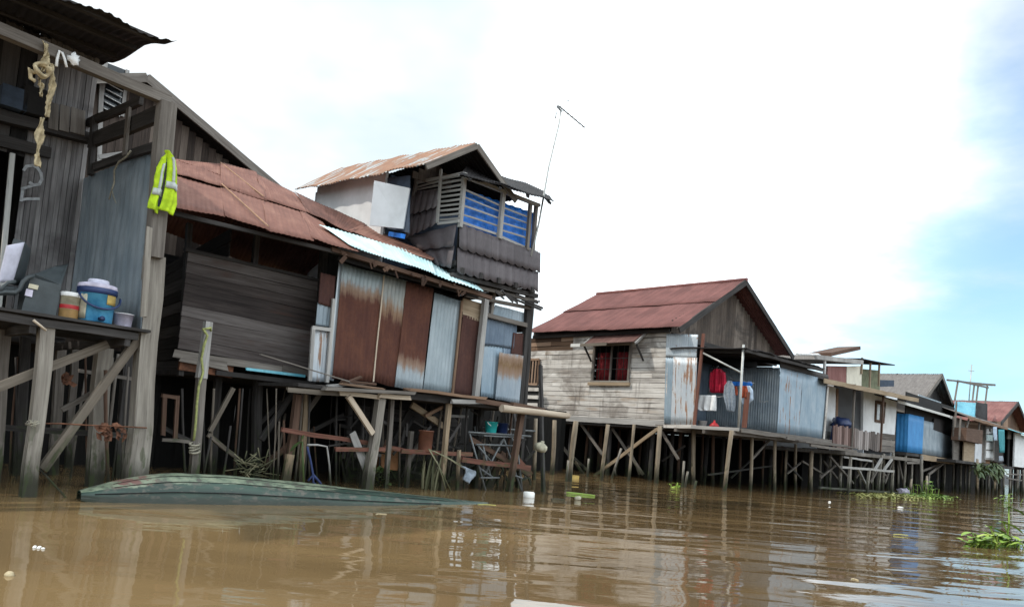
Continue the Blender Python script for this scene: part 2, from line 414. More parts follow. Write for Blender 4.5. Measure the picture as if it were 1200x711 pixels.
CL_NAVY = plain('dark_lining', (.03, .035, .06), .8, .2)
CL_STRW = plain('frayed_straw_cloth', (.46, .38, .24), .9, .35, 18)
CL_DRY = plain('dry_brown_leaf', (.13, .055, .03), .9, .6, 12)
CL_CURT = plain('red_curtain', (.20, .015, .02), .85, .5, 10)
PV_BLUE = plain('sky_blue_plastic', (.045, .27, .55), .4, .35, 7, alt=(.10, .38, .62))
PV_DBLU = plain('navy_plastic', (.015, .03, .10), .45, .3)
PV_TEAL = plain('teal_plastic', (.02, .36, .36), .45, .15)
PV_WHT = plain('off_white_plastic', (.66, .66, .66), .5, .2, 9)
PV_LIL = plain('lilac_white_plastic', (.50, .47, .58), .5, .3, 9)
PV_RED = plain('label_red', (.42, .02, .025), .5, .3)
PV_YEL = plain('label_yellow', (.48, .34, .10), .6, .35)
PV_OCH = plain('ochre_stain', (.26, .15, .05), .7, .4)
PV_BLK = plain('black_plastic', (.018, .02, .022), .5, .3)
PV_CHR = plain('dark_slate_vinyl', (.045, .055, .06), .55, .25)
PV_LAV = plain('pale_lavender_towel', (.50, .50, .60), .9, .12, 12)
PV_CRM = plain('weathered_cream_plastic', (.48, .45, .34), .7, .4, 8)
PV_GREY = plain('grey_painted_steel', (.14, .15, .155), .5, .25)
PV_BROWN = plain('clay_brown_plastic', (.16, .065, .04), .7, .3)
CHALK = plain('pale_chalk_paint', (.42, .44, .46), .9, .35, 16)
FOAM = plain('white_foam', (.80, .80, .78), .7, .1)
ROPE = plain('rope_fibre', (.30, .28, .22), .9, .4, 20)
ROPE_Y = plain('yellow_green_rope', (.30, .32, .12), .8, .4, 20)
ROPE_B = plain('blue_strap', (.02, .035, .11), .7, .3, 20)
CARD = plain('brown_board_box', (.20, .095, .04), .85, .3)
GLASS = plain('dark_window_glass', (.02, .025, .03), .12, .3)
GLINT = plain('glint_window_glass', (.42, .47, .50), .2, .3)  # pale pane with a glint put into its colour
WIRE = plain('thin_grey_metal', (.26, .27, .28), .4, .2, metal=.5)
MAST = plain('galvanised_mast', (.42, .43, .42), .45, .2, metal=.3)
def leafmat(name, a, b, c):
    t = NT(name); f = t.math('ADD', t.math('MULTIPLY', t.isl(), .7), t.math('MULTIPLY', t.noise(t.ob(), 3, 3), .3))
    col = t.ramp(f, [(.2, a), (.5, b), (.85, c)])
    t.p.inputs['Transmission Weight'].default_value = 0
    return t.set(Base_Color=col, Roughness=.5, Specular_IOR_Level=.35)
LEAF = leafmat('water_leaf', (.09, .17, .02), (.19, .31, .045), (.34, .42, .08))
LEAF_Y = leafmat('yellowing_leaf', (.18, .20, .045), (.32, .32, .09), (.48, .45, .19))
LEAF_D = leafmat('dull_green_leaf', (.02, .04, .012), (.05, .085, .025), (.10, .13, .05))
REED = leafmat('dry_reed', (.07, .075, .04), (.14, .14, .08), (.24, .22, .14))
def boatmat():
    t = NT('flaking_green_hull'); 
    n = t.noise(t.ob((1.2, 1.2, 3)), 2.6, 6, .65); n2 = t.noise(t.ob((2.2, 2.2, 5)), 3.2, 6, .7); s = t.noise(t.ob((.6, 5, 9)), 2., 4)
    c = t.mix(t.rng(s, .35, .7), (.013, .034, .025), (.028, .064, .046))
    c = t.mix(t.rng(n2, .50, .62, 0, .7), c, (.12, .105, .085))
    tc = t.n('ShaderNodeTexCoord'); x = t.n('ShaderNodeSeparateXYZ'); t.l(tc.outputs['UV'], x.inputs[0])
    top = t.math('ADD', x.outputs[1], t.math('MULTIPLY', t.math('SUBTRACT', n, .5), .40))
    top = t.math('SUBTRACT', top, t.rng(x.outputs[0], .35, .62, 0, .45))
    m = t.math('MULTIPLY', t.rng(top, .44, .50), t.rng(n2, .62, .52))
    c = t.mix(m, c, t.mix(t.rng(n2, .35, .6), (.24, .27, .19), (.12, .16, .11)))
    r = t.math('MULTIPLY', t.rng(t.math('ABSOLUTE', t.math('SUBTRACT', x.outputs[0], .085)), .045, .02), t.rng(n2, .45, .55))
    c = t.mix(t.math('MULTIPLY', r, t.rng(x.outputs[1], .4, .5)), c, (.16, .085, .072))
    end = t.rng(x.outputs[0], .80, .97)
    c = t.mix(t.math('MULTIPLY', end, t.rng(n, .35, .6)), c, (.20, .24, .21))
    c = t.mix(t.rng(t.math('ADD', x.outputs[1], t.math('MULTIPLY', n, .12)), .12, .26, .8, 0), c, (.014, .018, .010))
    t.bump(n2, .5, .008)
    return t.set(Base_Color=c, Roughness=.45, Specular_IOR_Level=.5)
HULL = boatmat()
def mudmat():
    t = NT('wet_mud'); n = t.noise(t.ob(), 1.6, 6, .65)
    t.bump(n, .8, .05)
    return t.set(Base_Color=t.mix(t.rng(n, .3, .7), (.008, .007, .005), (.022, .019, .014)), Roughness=.6)
MUD = mudmat()

# ------------------------------------------------------------------ house helper
NFV = V3((0, -1, 0)); NFU = V3((-1, 0, 0))
class House(Fr):
    def __init__(s, name, label, cat, px, py, az, group=None, o=None):
        super().__init__(W(px, py) if o is None else o, az)
        s.e = s.empty(name); tag(s.e, label, cat, group)
    def m(s, p, n):
        return n * (s.wor(p) - CAM).dot(cf) / FPX
    def P(s, name, mat, mb, label=None, parent=None):
        o = mb.build(name, mat, parent or s.e)
        if label: o['label'] = label
        return o
    def B(s, name, mat, x0, y0, x1, y1, v, wpx, d=None, v2=None, jit=.004, w2=None, label=None, parent=None, ends=.01):
        a = s.F(x0, y0, v); b = s.F(x1, y1, v if v2 is None else v2)
        w = s.m(a, wpx); 
        return s.P(name, mat, MB().bar(a, b, w, d or w * .8, face=NFV, jit=jit, w1=None if w2 is None else s.m(b, w2), ends=ends), label, parent)
    def BS(s, name, mat, x0, y0, x1, y1, u, wpx, d=None, jit=.004, u2=None):
        a = s.S(x0, y0, u); b = s.S(x1, y1, u if u2 is None else u2); w = s.m(a, wpx)
        return s.P(name, mat, MB().bar(a, b, w, d or w * .8, face=NFU, jit=jit, ends=.01))
    def PO(s, name, mat, x0, y0, x1, y1, wpx, v=None, rnd=False, w1=None, label=None, d=None):
        if v is None:
            b = s.G(x0, y0); t = s.U(x1, y1, b)
        else: b = s.F(x0, y0, v); t = s.F(x1, y1, v)
        ax = (b - t).normalized()
        if ax.z < -.05: b2 = b + ax * max(0, (b.z + .7) / -ax.z)
        else: b2 = b
        w = s.m(t, wpx); ww = s.m(t, w1) if w1 else w
        mb = MB().log(b2, t, ww / 2, w / 2, 8, .012) if rnd else MB().bar(b2, t, ww, d or ww * .9, face=NFV, jit=.011, w1=w, d1=(d or w * .9), ends=.012)
        return s.P(name, mat, mb, label)
def boards(A, B_, C, D, n, vertical, thick, face, gap=.006, jit=.003, brk=0, short=.0, mb=None, overlap=False):
    """boards filling quad A(bl) B(br) C(tr) D(tl)"""
    mb = mb or MB(); A, B_, C, D = map(V3, (A, B_, C, D)); face = V3(face)
    e0, e1 = ((A, B_), (D, C)) if vertical else ((A, D), (B_, C))
    for i in range(n):
        t = (i + .5) / n
        p = e0[0].lerp(e0[1], t); q = e1[0].lerp(e1[1], t)
        wa = (e0[1] - e0[0]).length / n - gap; wb = (e1[1] - e1[0]).length / n - gap
        cuts = [0.0] + sorted(random.uniform(.12, .88) for _ in range(brk if random.random() < .75 else 0)) + [1.0]
        for a, b in zip(cuts[:-1], cuts[1:]):
            o = face * random.uniform(-jit, jit) * 1.5
            ee = random.uniform(0, short) if b == 1.0 else 0; ss = random.uniform(0, short) if a == 0. else 0
            L = (q - p).length
            mb.bar(p.lerp(q, a + .0015 + ss / L) + o, p.lerp(q, b - .0015 - ee / L) + o, wa + (wb - wa) * a, thick, face=face, w1=wa + (wb - wa) * b, d1=thick, jit=jit * .4 if L > 1 else 0)
    return mb
def quadslab(A, B_, C, D, off):
    return MB().prism([A, B_, C, D], off)
# ================================================================== porch house at the left edge
H1 = House('stilt_house', 'dark grey plank house on tall posts whose open porch carries a chair and buckets', 'house', 32, 582, 43, 'stilt houses along the river')
uc = H1.F(166, 387, 0).x
DZ = H1.F(80, 372, 0).z                      # porch deck level
pan_tl = H1.S(98, 210, uc); pan_tr = H1.S(186, 171, uc)
v1 = pan_tl.y                                # depth of the house wall
# posts standing in the water
H1.PO('post', W_POST, 33, 582, 55, 374, 15, v=.02, w1=16)
H1.PO('post', W_POST, 157.5, 572, 181, 300, 19, v=.1, w1=22)
H1.P('post', W_GREY, MB().bar(H1.F(180, 302, 0), H1.F(195.5, 121, 0), H1.m(H1.F(185, 200, 0), 18), .15, face=NFV, jit=.004))
H1.B('batten', W_POST, 168, 371, 175, 266, -.1, 7, .03)
H1.PO('post', W_POST, 109, 570, 122, 408, 17)
H1.PO('post', W_GREY, -10, 575, 6, 376, 13, v=.9)
H1.PO('post', W_GREY, 62, 556, 72, 402, 10)
H1.PO('post', W_GREY, 80, 548, 88, 405, 7)
H1.PO('post', W_DARK, 20, 552, 30, 395, 10, v=2.4)
H1.PO('post', W_DARK, 140, 553, 150, 402, 10, v=2.2)
H1.B('brace', W_BRC, -6, 455, 126, 403, .12, 11, .06, v2=.25)
H1.B('brace', W_BRC, 50, 549, 168, 388, .2, 10, .08, v2=.08)
H1.B('brace', W_GREY, 72, 480, 112, 458, 1.2, 6)
H1.B('cross_beam', W_DARK, -5, 500, 170, 512, 1.3, 7)
H1.B('cross_beam', W_GREY, 92, 434, 170, 446, 1.6, 4)
# deck
dl = H1.F(-30, 351, -.06); dr = H1.F(163, 391, -.06)
dl.x -= 2.5; dl.z = DZ; dr.z = DZ
mb = MB(); nb = 11
for i in range(nb):
    y = -.08 + (v1 + 1.0) * i / nb
    mb.bar((dl.x, y + .09, DZ - .02 + random.uniform(-.01, .01)), (uc + random.uniform(0, .08), y + .09, DZ - .02 + random.uniform(-.01, .01)), .215, .03, face=(0, 0, 1), jit=.006)
H1.P('deck', W_DARK, mb)
H1.P('deck_beam', W_DARK, MB().bar((dl.x, -.03, DZ - .085), (uc - .05, -.03, DZ - .10), .08, .07, face=NFV, jit=.01))
H1.P('deck_beam', W_DARK, MB().bar((dl.x, .8, DZ - .10), (uc, .8, DZ - .10), .11, .08, face=NFV, jit=.01))
H1.P('deck_beam', W_DARK, MB().bar((dl.x, v1, DZ - .10), (uc, v1, DZ - .10), .11, .08, face=NFV, jit=.01))
for k in range(4):
    H1.P('joist', W_DARK, MB().bar((uc - .15 - k * .9, -.05, DZ - .17), (uc - .15 - k * .9, v1 + .9, DZ - .17), .06, .09, face=(0, 0, 1)))
# porch head beam and the roof
H1.B('porch_beam', W_GREY, -60, 10, 199, 119, 0, 15, .10)
ra = H1.F(98, 0, -.55); rb = H1.F(204, 46, -.55); rc = H1.F(128, 74, v1 + .1)
ra2 = rb + (ra - rb) * 3.6; rd2 = rc + (ra2 - rb)
rc3 = rb + (rc - rb) * 3.0; rd3 = ra2 + (rd2 - ra2) * 3.0
roofo = H1.P('roof', R_DARK, MB().corr(ra2, rb, rc, rd2, .09, .009, 10, .004, sag=.035, ragged=.12))
H1.P('roof', R_DARK, MB().corr(rd2 + (rc - rb) * -.06 + V3((0, 0, .02)), rc + (rc - rb) * -.06 + V3((0, 0, .02)), rc3, rd3, .09, .014, 10, .004, sag=.03, ragged=.06))
for k, t in enumerate((.06, .35, .68, 1.0)):
    a = ra2.lerp(rd2, t); b = rb.lerp(rc, t); dn = V3((0, 0, -.05))
    H1.P('purlin', W_DARK, MB().bar(a + dn, b + dn - (b - a).normalized() * .12, .06, .05, face=(0, 0, 1), jit=.006))
for k in range(12):
    x = random.uniform(-4, 152); v = random.uniform(.5, 2.6); H1.PO('thin_pole', random.choice((W_GREY, W_DARK, W_BRWN)), x, 552 + random.uniform(-4, 6), x + random.gauss(6, 8), 402 + random.uniform(0, 40), random.uniform(2, 4.5), v=v, rnd=True)
# house wall of upright planks, door jamb and dark doorway
za = DZ; zt = max(rc.z, H1.F(60, 60, v1).z) + .1
u_j = H1.F(14, 300, v1).x
ztop = rc.z - .05
rsl = (ra.z - rb.z) / (ra.x - rb.x)
def zr_(u): return rc.z + rsl * (u - rc.x) + .12
mb = boards((u_j, v1, za), (uc, v1, za), (uc + .02, v1, zr_(uc)), (u_j, v1, zr_(u_j)), 11, True, .025, NFV, gap=.005, jit=.004)
H1.P('wall', W_H1, mb)
u_l = u_j - .95
H1.P('wall', W_GREY, boards((u_l - 2.2, v1, za), (u_l, v1, za), (u_l, v1, zr_(u_l)), (u_l - 2.2, v1, zr_(u_l - 2.2)), 10, True, .025, NFV))
H1.P('wall', W_DARK, boards((u_l, v1, H1.F(12, 180, v1).z), (u_j, v1, H1.F(12, 180, v1).z), (u_j, v1, zr_(u_j)), (u_l, v1, zr_(u_l)), 5, True, .02, NFV))
dj = H1.F(2, 340, v1 - .03); dj2 = H1.F(14.5, 180, v1 - .03)
H1.P('door_jamb', W_WHT, MB().bar((dj.x, v1 - .03, za), (dj2.x, v1 - .03, dj2.z), .055, .05, face=NFV))
H1.P("shade_under_wall", W_UNDR, boards((u_l - 2.2, 4.2, -.6), (uc + 1.4, 4.2, -.6), (uc + 1.4, 4.2, za), (u_l - 2.2, 4.2, za), 26, True, .03, NFV, gap=.0))  # added black screen so the space below the porch reads dark
H1.P('back_wall', W_DARK, boards((u_l - 2.2, 5.4, za), (uc, 5.4, za), (uc, 5.4, ztop + .9), (u_l - 2.2, 5.4, ztop + .9), 14, True, .025, NFV))
H1.P('side_wall', W_DARK, boards((uc, 5.4, za), (uc, v1 + .02, za), (uc, v1 + .02, ztop), (uc, 5.4, ztop + .7), 12, True, .025, NFU))
H1.P('side_wall', W_DARK, boards((u_l - 2.2, 5.4, za), (u_l - 2.2, v1 + .02, za), (u_l - 2.2, v1 + .02, ztop), (u_l - 2.2, 5.4, ztop + .7), 12, True, .025, NFU))
H1.P('house_floor', W_DARK, quadslab((u_l - 2.2, v1, za - .04), (uc, v1, za - .04), (uc, 5.4, za - .04), (u_l - 2.2, 5.4, za - .04), (0, 0, -.06)))
# shelf beam and boards above it
H1.B('shelf_beam', W_DARK, -40, 126, 106, 163, v1 - .12, 13, .14)
H1.B('shelf_beam', W_DARK, -40, 155, 60, 180, v1 - .07, 14, .06)
for i, (xa, xb, yt, yb) in enumerate(((57, 67, 121, 152), (70, 80, 124, 154), (83, 98, 128, 157))):
    H1.P('shelf_board', W_GREY, MB().bar(H1.F((xa + xb) / 2, yb, v1 - .2), H1.F((xa + xb) / 2 + 1, yt, v1 - .17), H1.m(H1.F(xa, yt, v1), xb - xa), .02, face=NFV))
H1.P('shelf_box', PL_DKB, MB().bar(H1.F(14, 128, v1 - .2), H1.F(17, 104, v1 - .2), .28, .16, face=NFV))
H1.P('shelf_box', PL_BLK, MB().bar(H1.F(40, 136, v1 - .2), H1.F(43, 105, v1 - .2), .3, .16, face=NFV))
# chalk marks on the planks
def stroke(h, pts, v, r, mat, name='painted_mark'):
    mb = MB(); q = [h.F(x, y, v) for x, y in pts]
    for a, b in zip(q[:-1], q[1:]): mb.bar(a, b + (b - a) * .15, r, .004, face=NFV)
    return h.P(name, mat, mb)
stroke(H1, [(27.5, 200), (31, 195), (38, 194), (44, 197), (48, 203), (49, 210), (46, 216), (40, 217), (35, 214)], v1 - .021, .035, CHALK)
stroke(H1, [(40, 217), (27, 221), (25, 234), (33, 233), (45, 233)], v1 - .021, .033, CHALK)
# zinc end panel of the porch with rails above
pbl = V3((uc, v1 - .02, DZ)); pbr = V3((uc, .02, DZ))
H1.P('zinc_panel', Z_OLD, MB().corr(pbl, pbr, V3((uc, pan_tr.y + .0, pan_tr.z)), V3((uc, v1 - .02, pan_tl.z)), .20, .006, 6, .003, sag=.012))
for (x0, y0, x1, y1, wp, dd) in ((100, 146, 166, 118, 9, .05), (106, 166, 188, 133, 17, .06), (108, 197, 188, 170, 9, .05)):
    H1.BS('rail', W_DARK, x0, y0, x1, y1, uc - .03, wp, dd, jit=.012)
H1.BS('rail_post', W_DARK, 106, 205, 110, 140, uc - .06, 9, .06)
H1.BS('rail_post', W_GREY, 146, 182, 151, 127, uc - .09, 9, .03)
# ------------------------------------------------------------------ things on the porch
def ribbon(fr, pts, wid, mat, name, label, cat, frame_plane, wav=.3, th=.012):
    """cloth strip through pixel points lying on upright plane v"""
    q = [fr.F(x, y, frame_plane + random.uniform(-.02, .02)) for x, y in pts]
    mb = MB(); n = len(q) - 1; ph = random.uniform(0, 9)
    def fn(a, b):
        k = min(n - 1, int(b * n)); t = b * n - k; c = q[k].lerp(q[k + 1], t)
        w = wid * (.75 + .35 * sin(b * 9 + ph)) * (1 + .15 * mnoise.noise(V3((a * 3, b * 22, ph))))
        tw = .9 * sin(b * 6 + ph)
        return c + V3((cos(tw), sin(tw), 0)) * (a - .5) * w + V3((0, -.03 * sin(a * 7 + b * 4), 0))
    mb.grid(fn, 4, n * 5, thick=(0, th, 0), uvf=lambda a, b: (b, a * .2))
    o = mb.build(name, mat); o.rotation_euler = (0, 0, fr.rz); o.location = fr.o
    return tag(o, label, cat)
def free(fr, mb, name, mat, label, cat, group=None, parent=None, base=None):
    """a single-mesh thing built in frame fr, its origin moved to `base`"""
    if base is None: base = sum((V3(v) for v in mb.v), V3()) / len(mb.v); base = V3((base.x, base.y, min(v[2] for v in mb.v)))
    mb.v = [V3(v) - base for v in mb.v]
    o = mb.build(name, mat, parent)
    o.rotation_euler = (0, 0, fr.rz); o.location = fr.wor(base)
    return tag(o, label, cat, group)
def sub(e, fr, base, mb, name, mat, label=None):
    """part of an Empty thing standing at base in frame fr (mesh built in frame coordinates)"""
    mb.v = [V3(v) - V3(base) for v in mb.v]
    o = mb.build(name, mat, e)
    if label: o['label'] = label
    return o
st = H1.empty('cloth_strap', H1.F(52, 52, -.06)); tag(st, 'long frayed straw-coloured cloth strip knotted over the porch beam and hanging down the plank wall', 'cloth strip')
def rib(pts, wid, v, ph):
    q = [H1.F(x, y, v) for x, y in pts]; n = len(q) - 1
    def fn(a, b):
        k = min(n - 1, int(b * n)); t = b * n - k; c = q[k].lerp(q[k + 1], t)
        w = wid * (.8 + .3 * sin(b * 11 + ph)) * (1 + .5 * mnoise.noise(V3((a * 3, b * 30, ph))))
        tw = .7 * sin(b * 5 + ph)
        return c + V3((cos(tw), sin(tw), 0)) * (a - .5) * w + V3((0, -.02 * sin(a * 9 + b * 14), .015 * mnoise.noise(V3((a * 8, b * 20, 1)))))
    return MB().grid(fn, 6, n * 7, thick=(0, .012, 0), uvf=lambda a, b: (b, a * .2))
sb = H1.F(52, 52, -.06)
sub(st, H1, sb, rib([(53, 50), (55, 62), (53, 74), (50, 84)], .075, -.09, 1), 'strip', CL_STRW)
sub(st, H1, sb, rib([(60, 74), (62, 90), (61, 105), (57, 120), (55, 137)], .07, -.07, 2.2), 'strip', CL_STRW)
sub(st, H1, sb, rib([(50, 138), (47, 152), (46, 168), (44, 182), (44, 195)], .075, -.05, 4), 'strip', CL_STRW)
sub(st, H1, sb, rib([(46, 92), (49, 102), (48, 113)], .045, -.06, 3.1), 'strip', CL_STRW)
kn = MB(); kc = H1.F(49, 83, -.1)
for k in range(2):
    kn.tube([kc + V3((.055 * cos(t) * (1 + .2 * k), -.03 * sin(t * 2) - .02 * k, .06 * sin(t) + .01 * k)) for t in [i * .42 + k for i in range(15)]], .02, 6)
kn.tube([H1.F(47, 84, -.1), H1.F(39, 85, -.08), H1.F(35, 80, -.06), H1.F(36, 92, -.06), H1.F(41, 95, -.08)], .02, 6)
sub(st, H1, sb, kn, 'knot', CL_STRW)
rg = MB()
rg.tube([H1.F(x, y, -.075) for x, y in ((66, 78), (67, 69), (70, 60), (73, 62), (76, 70), (78, 79))], .014, 6)
rg.blob(H1.F(87, 70, -.1), .05, .03, .06, rough=.4)
free(H1, rg, 'rag', CL_WHT, 'pale rag looped over the porch beam to the right of the straw-coloured strip', 'rag')
vn = MB(); vn.tube([H1.S(x, y, uc - .1) for x, y in ((153, 177), (148, 184), (139, 190), (134, 200), (134, 214), (130, 226), (128, 234))], .014, 5, .008)
vn.tube([H1.S(x, y, uc - .1) for x, y in ((131, 222), (133, 230), (136, 238))], .008, 5, .005)
free(H1, vn, 'dry_vine', ROPE, 'thin dried vine trailing from the porch rails down the zinc panel', 'vine')
# neon vest hung on the corner post
vb = H1.F(190, 252, -.16); ve = H1.empty('safety_vest', vb); tag(ve, 'neon yellow safety vest with grey reflective bands hung on the corner post', 'vest')
def vp(x, y, dv=0.): return H1.F(x, y, -.13 + dv)
def vest_half(outl, dv, bulge):
    """cloth panel from rows of (y, xl, xr)"""
    mb = MB(); n = len(outl) - 1
    def fn(a, b):
        k = min(n - 1, int(b * n)); t = b * n - k; r0, r1 = outl[k], outl[k + 1]
        yl = r0[0] + (r1[0] - r0[0]) * t; xl = r0[1] + (r1[1] - r0[1]) * t; xr = r0[2] + (r1[2] - r0[2]) * t; sk = r0[3] + (r1[3] - r0[3]) * t
        p = vp(xl + (xr - xl) * a, yl + sk * a, dv)
        p.y -= bulge * sin(pi * a) + .018 * sin(a * 11 + b * 3) * b + .012 * mnoise.noise(V3((a * 4, b * 6, dv * 50)))
        return p
    return mb.grid(fn, 12, n * 5, thick=(0, .012, 0)), fn
lo = [(184, 190, 196, -6), (196, 184, 195, -2), (206, 181, 193, 0), (216, 180, 191, 2), (228, 176.5, 188, 4), (238, 173, 186, 6), (243, 172.5, 184, 8)]
hi = [(176, 193, 198, 2), (186, 196, 206, 2), (196, 196, 207.5, 3), (208, 195, 207.5, 4), (220, 193, 207, 6), (233, 190, 207, 7), (245, 186, 202, 8)]
for rows, dv in ((lo, 0.), (hi, -.04)):
    mb, fn = vest_half(rows, dv, .05)
    pn = sub(ve, H1, vb, mb, 'front_panel', CL_NEON)
    bnd = MB(); bnd.grid(lambda a, b: fn(a, .56 + .10 * b) + V3((0, -.014, 0)), 12, 2, thick=(0, .006, 0)); 
    sub(ve, H1, vb, bnd, 'reflective_band', CL_REFL)
    bn2 = MB(); bn2.grid(lambda a, b: fn(.38 + .22 * a, .14 + .44 * b) + V3((0, -.013, 0)), 2, 8, thick=(0, .006, 0)); sub(ve, H1, vb, bn2, 'reflective_band', CL_REFL)
back = [(182, 190, 203, 0), (196, 183, 207, 0), (215, 181, 207, 2), (243, 174, 203, 6)]
mb, fn = vest_half(back, .06, -.02); sub(ve, H1, vb, mb, 'back_panel', CL_NEON)
mb = MB().bar(vp(193.5, 190, -.02), vp(186, 242, -.01), .03, .012, face=NFV, jit=.004); sub(ve, H1, vb, mb, 'lining', CL_NAVY)
# reclining chair with a towel
cb = H1.F(20, 352, .35); cb.z = DZ; ch = H1.empty('reclining_chair', cb); tag(ch, 'low dark chair with a pale lavender towel draped over its leaning back', 'chair')
def fp(x, y, v): return H1.F(x, y, v)
def cushion(A, B_, C, D, th, puff=.03):
    A, B_, C, D = map(V3, (A, B_, C, D)); nn = (B_ - A).cross(D - A).normalized()
    mb = MB()
    def fn(a, b): 
        k = (1 - (2 * a - 1) ** 4) * (1 - (2 * b - 1) ** 4); return A.lerp(B_, a).lerp(D.lerp(C, a), b) + nn * puff * k
    mb.grid(fn, 10, 10, thick=nn * -th); return mb
A = fp(2, 330, .2); B2 = fp(22, 333, .55); C = fp(35, 288, .62); D = fp(24, 284, .28)
sub(ch, H1, cb, cushion(fp(12, 333, .22), fp(25, 336, .62), fp(36, 292, .64), fp(29, 283, .26), .10, .03), 'backrest', PV_CHR)
sub(ch, H1, cb, cushion(fp(-1, 331, .16), fp(15, 332, .22), fp(29, 284, .24), fp(9, 288, .14), .02, .02), 'towel', PV_LAV)
sub(ch, H1, cb, cushion(fp(-14, 338, .12), fp(22, 338, .12), fp(22, 336, .6), fp(-14, 336, .6), .07, .02), 'seat', PV_CHR)
arm = MB(); arm.tube([fp(-4, 344, .06), fp(6, 342, .06), fp(18, 343, .06), fp(23, 339, .06), fp(27, 330, .06), fp(33, 325, .06), fp(40, 323, .07)], .022, 7)
arm.tube([fp(0, 342, .06), fp(3, 336, .06), fp(9, 331, .07), fp(18, 330, .08)], .02, 7)
sub(ch, H1, cb, arm, 'armrest', PV_CHR)
for (x, v) in ((-8, .1), (20, .1), (20, .6)):
    p = fp(x, 341, v); sub(ch, H1, cb, MB().bar((p.x, p.y, DZ), p, .03, .03), 'leg', PV_BLK)
# slumped dark seat box and pale labels
xb = fp(50, 355, .3); xb.z = DZ; bx = H1.empty('storage_box', xb); tag(bx, 'dark low box with two small pale stickers between the chair and the paint bucket', 'box')
A = fp(27, 347, .1); B2 = fp(67, 358, .1); C = fp(72, 334, .1); D = fp(36, 325, .1)
A.z = DZ + .005; B2.z = DZ + .005
sub(bx, H1, xb, MB().prism([A, B2, C, D], (0, .38, 0)), 'body', PV_CHR)
lid = cushion(fp(40, 321, .12), fp(72, 334, .12), fp(80, 309, .46), fp(64, 312, .5), .03, -.03); sub(bx, H1, xb, lid, 'cover', PV_CHR)
for q in (((33, 337), (44, 339.5), (45.5, 334.5), (34.5, 332)), ((29, 346), (37.5, 348), (39, 340), (31, 338))):
    sub(bx, H1, xb, MB().prism([fp(x, y, .085) for x, y in q], (0, .008, 0)), 'sticker', PV_CRM if q[0][0] == 33 else PV_LIL)
# buckets
def bucket(name, label, px, pyb, v, rpx, hpx, mat, taper=1.12, fr=H1, zbase=None, cat='bucket'):
    p = fr.F(px, pyb, v); p.z = DZ if zbase is None else zbase
    s = fr.wor(p); sc = (s - CAM).dot(cf) / FPX
    e = fr.empty(name, p); tag(e, label, cat)
    r = rpx * sc; h = hpx * sc
    o = MB().lathe((0, 0, 0), [(r * .95, 0), (r, h * .03), (r * taper, h), (r * taper * 1.05, h), (r * taper * 1.05, h * .95), (r * taper * .97, h * .95), (r * taper * .93, h * .98), (r * .93, h * .05)], 24).build('body', mat, e)
    return e, r, h, sc
e, r, h, sc = bucket('paint_bucket', 'small cream bucket with red and ochre bands beside the blue drink cooler', 80.5, 364, .12, 10, 29, PV_CRM, 1.02)
MB().lathe((0, 0, 0), [(r * 1.012, h * .38), (r * 1.018, h * .39), (r * 1.02, h * .53), (r * 1.012, h * .54)], 24, cap=False).build('red_band', PV_RED, e)
MB().lathe((0, 0, 0), [(r * 1.006, h * .02), (r * 1.012, h * .03), (r * 1.016, h * .36), (r * 1.01, h * .37)], 24, cap=False).build('ochre_band', PV_OCH, e)
MB().lathe((0, 0, h), [(r * 1.06, -.03), (r * 1.08, -.025), (r * 1.08, .01), (r * .9, .016), (.001, .016)], 24, cap=False).build('lid', PV_WHT, e)
e, r, h, sc = bucket('drink_cooler', 'large sky blue drink cooler with dark rim, lid and drooping handle on the porch edge', 111, 370, .14, 18.5, 38, PV_BLUE, 1.10)
MB().lathe((0, 0, 0), [(r * 1.09, h * .86), (r * 1.16, h * .88), (r * 1.16, h * 1.04), (r * 1.08, h * 1.05)], 24, cap=False).build('rim', PV_DBLU, e)
MB().lathe((0, 0, h), [(r * 1.13, h * .04), (r * 1.15, h * .06), (r * 1.10, h * .16), (r * .9, h * .19), (.001, h * .2)], 24, cap=False).build('lid', PV_LIL, e)
MB().lathe((0, 0, h), [(r * .62, h * .19), (r * .62, h * .29), (r * .55, h * .33), (.001, h * .34)], 20, cap=False).build('lid_cap', PV_LAV, e)
MB().tube([V3((r * 1.2 * cos(t), -r * .55 - r * .72 * sin(t), h * .82 - h * .42 * sin(t))) for t in [pi * i / 14 for i in range(15)]], .012, 6).build('handle', PV_DBLU, e)
lb = MB(); lb.grid(lambda a, b: V3((r * 1.10 * sin(.25 + a * .75), -r * 1.10 * cos(.25 + a * .75), h * (.56 + .3 * b))), 8, 3, thick=(0, .004, 0)); lb.build('sticker', PV_YEL, e)
lb = MB(); lb.grid(lambda a, b: V3((r * 1.075 * sin(-1.25 + a * .45), -r * 1.075 * cos(-1.25 + a * .45), h * (.06 + .75 * b))), 6, 3, thick=(0, .004, 0)); lb.build('sticker', PV_CRM, e)
MB().lathe(V3((.0, -r * 1.0, h * .10)), [(.022, 0), (.022, .05), (.03, .055), (.001, .06)], 12, ax=V3((.1, -1, 0))).build('tap', PV_DBLU, e)
e, r, h, sc = bucket('small_tub', 'small lilac-white plastic tub at the right end of the porch edge', 144, 375, .14, 9.5, 15, PV_LIL, 1.15, cat='tub')
MB().tube([V3((r * 1.16 * cos(t), r * 1.16 * sin(t), h)) for t in [2 * pi * i / 20 for i in range(21)]], .006, 6).build('rim', PV_WHT, e)
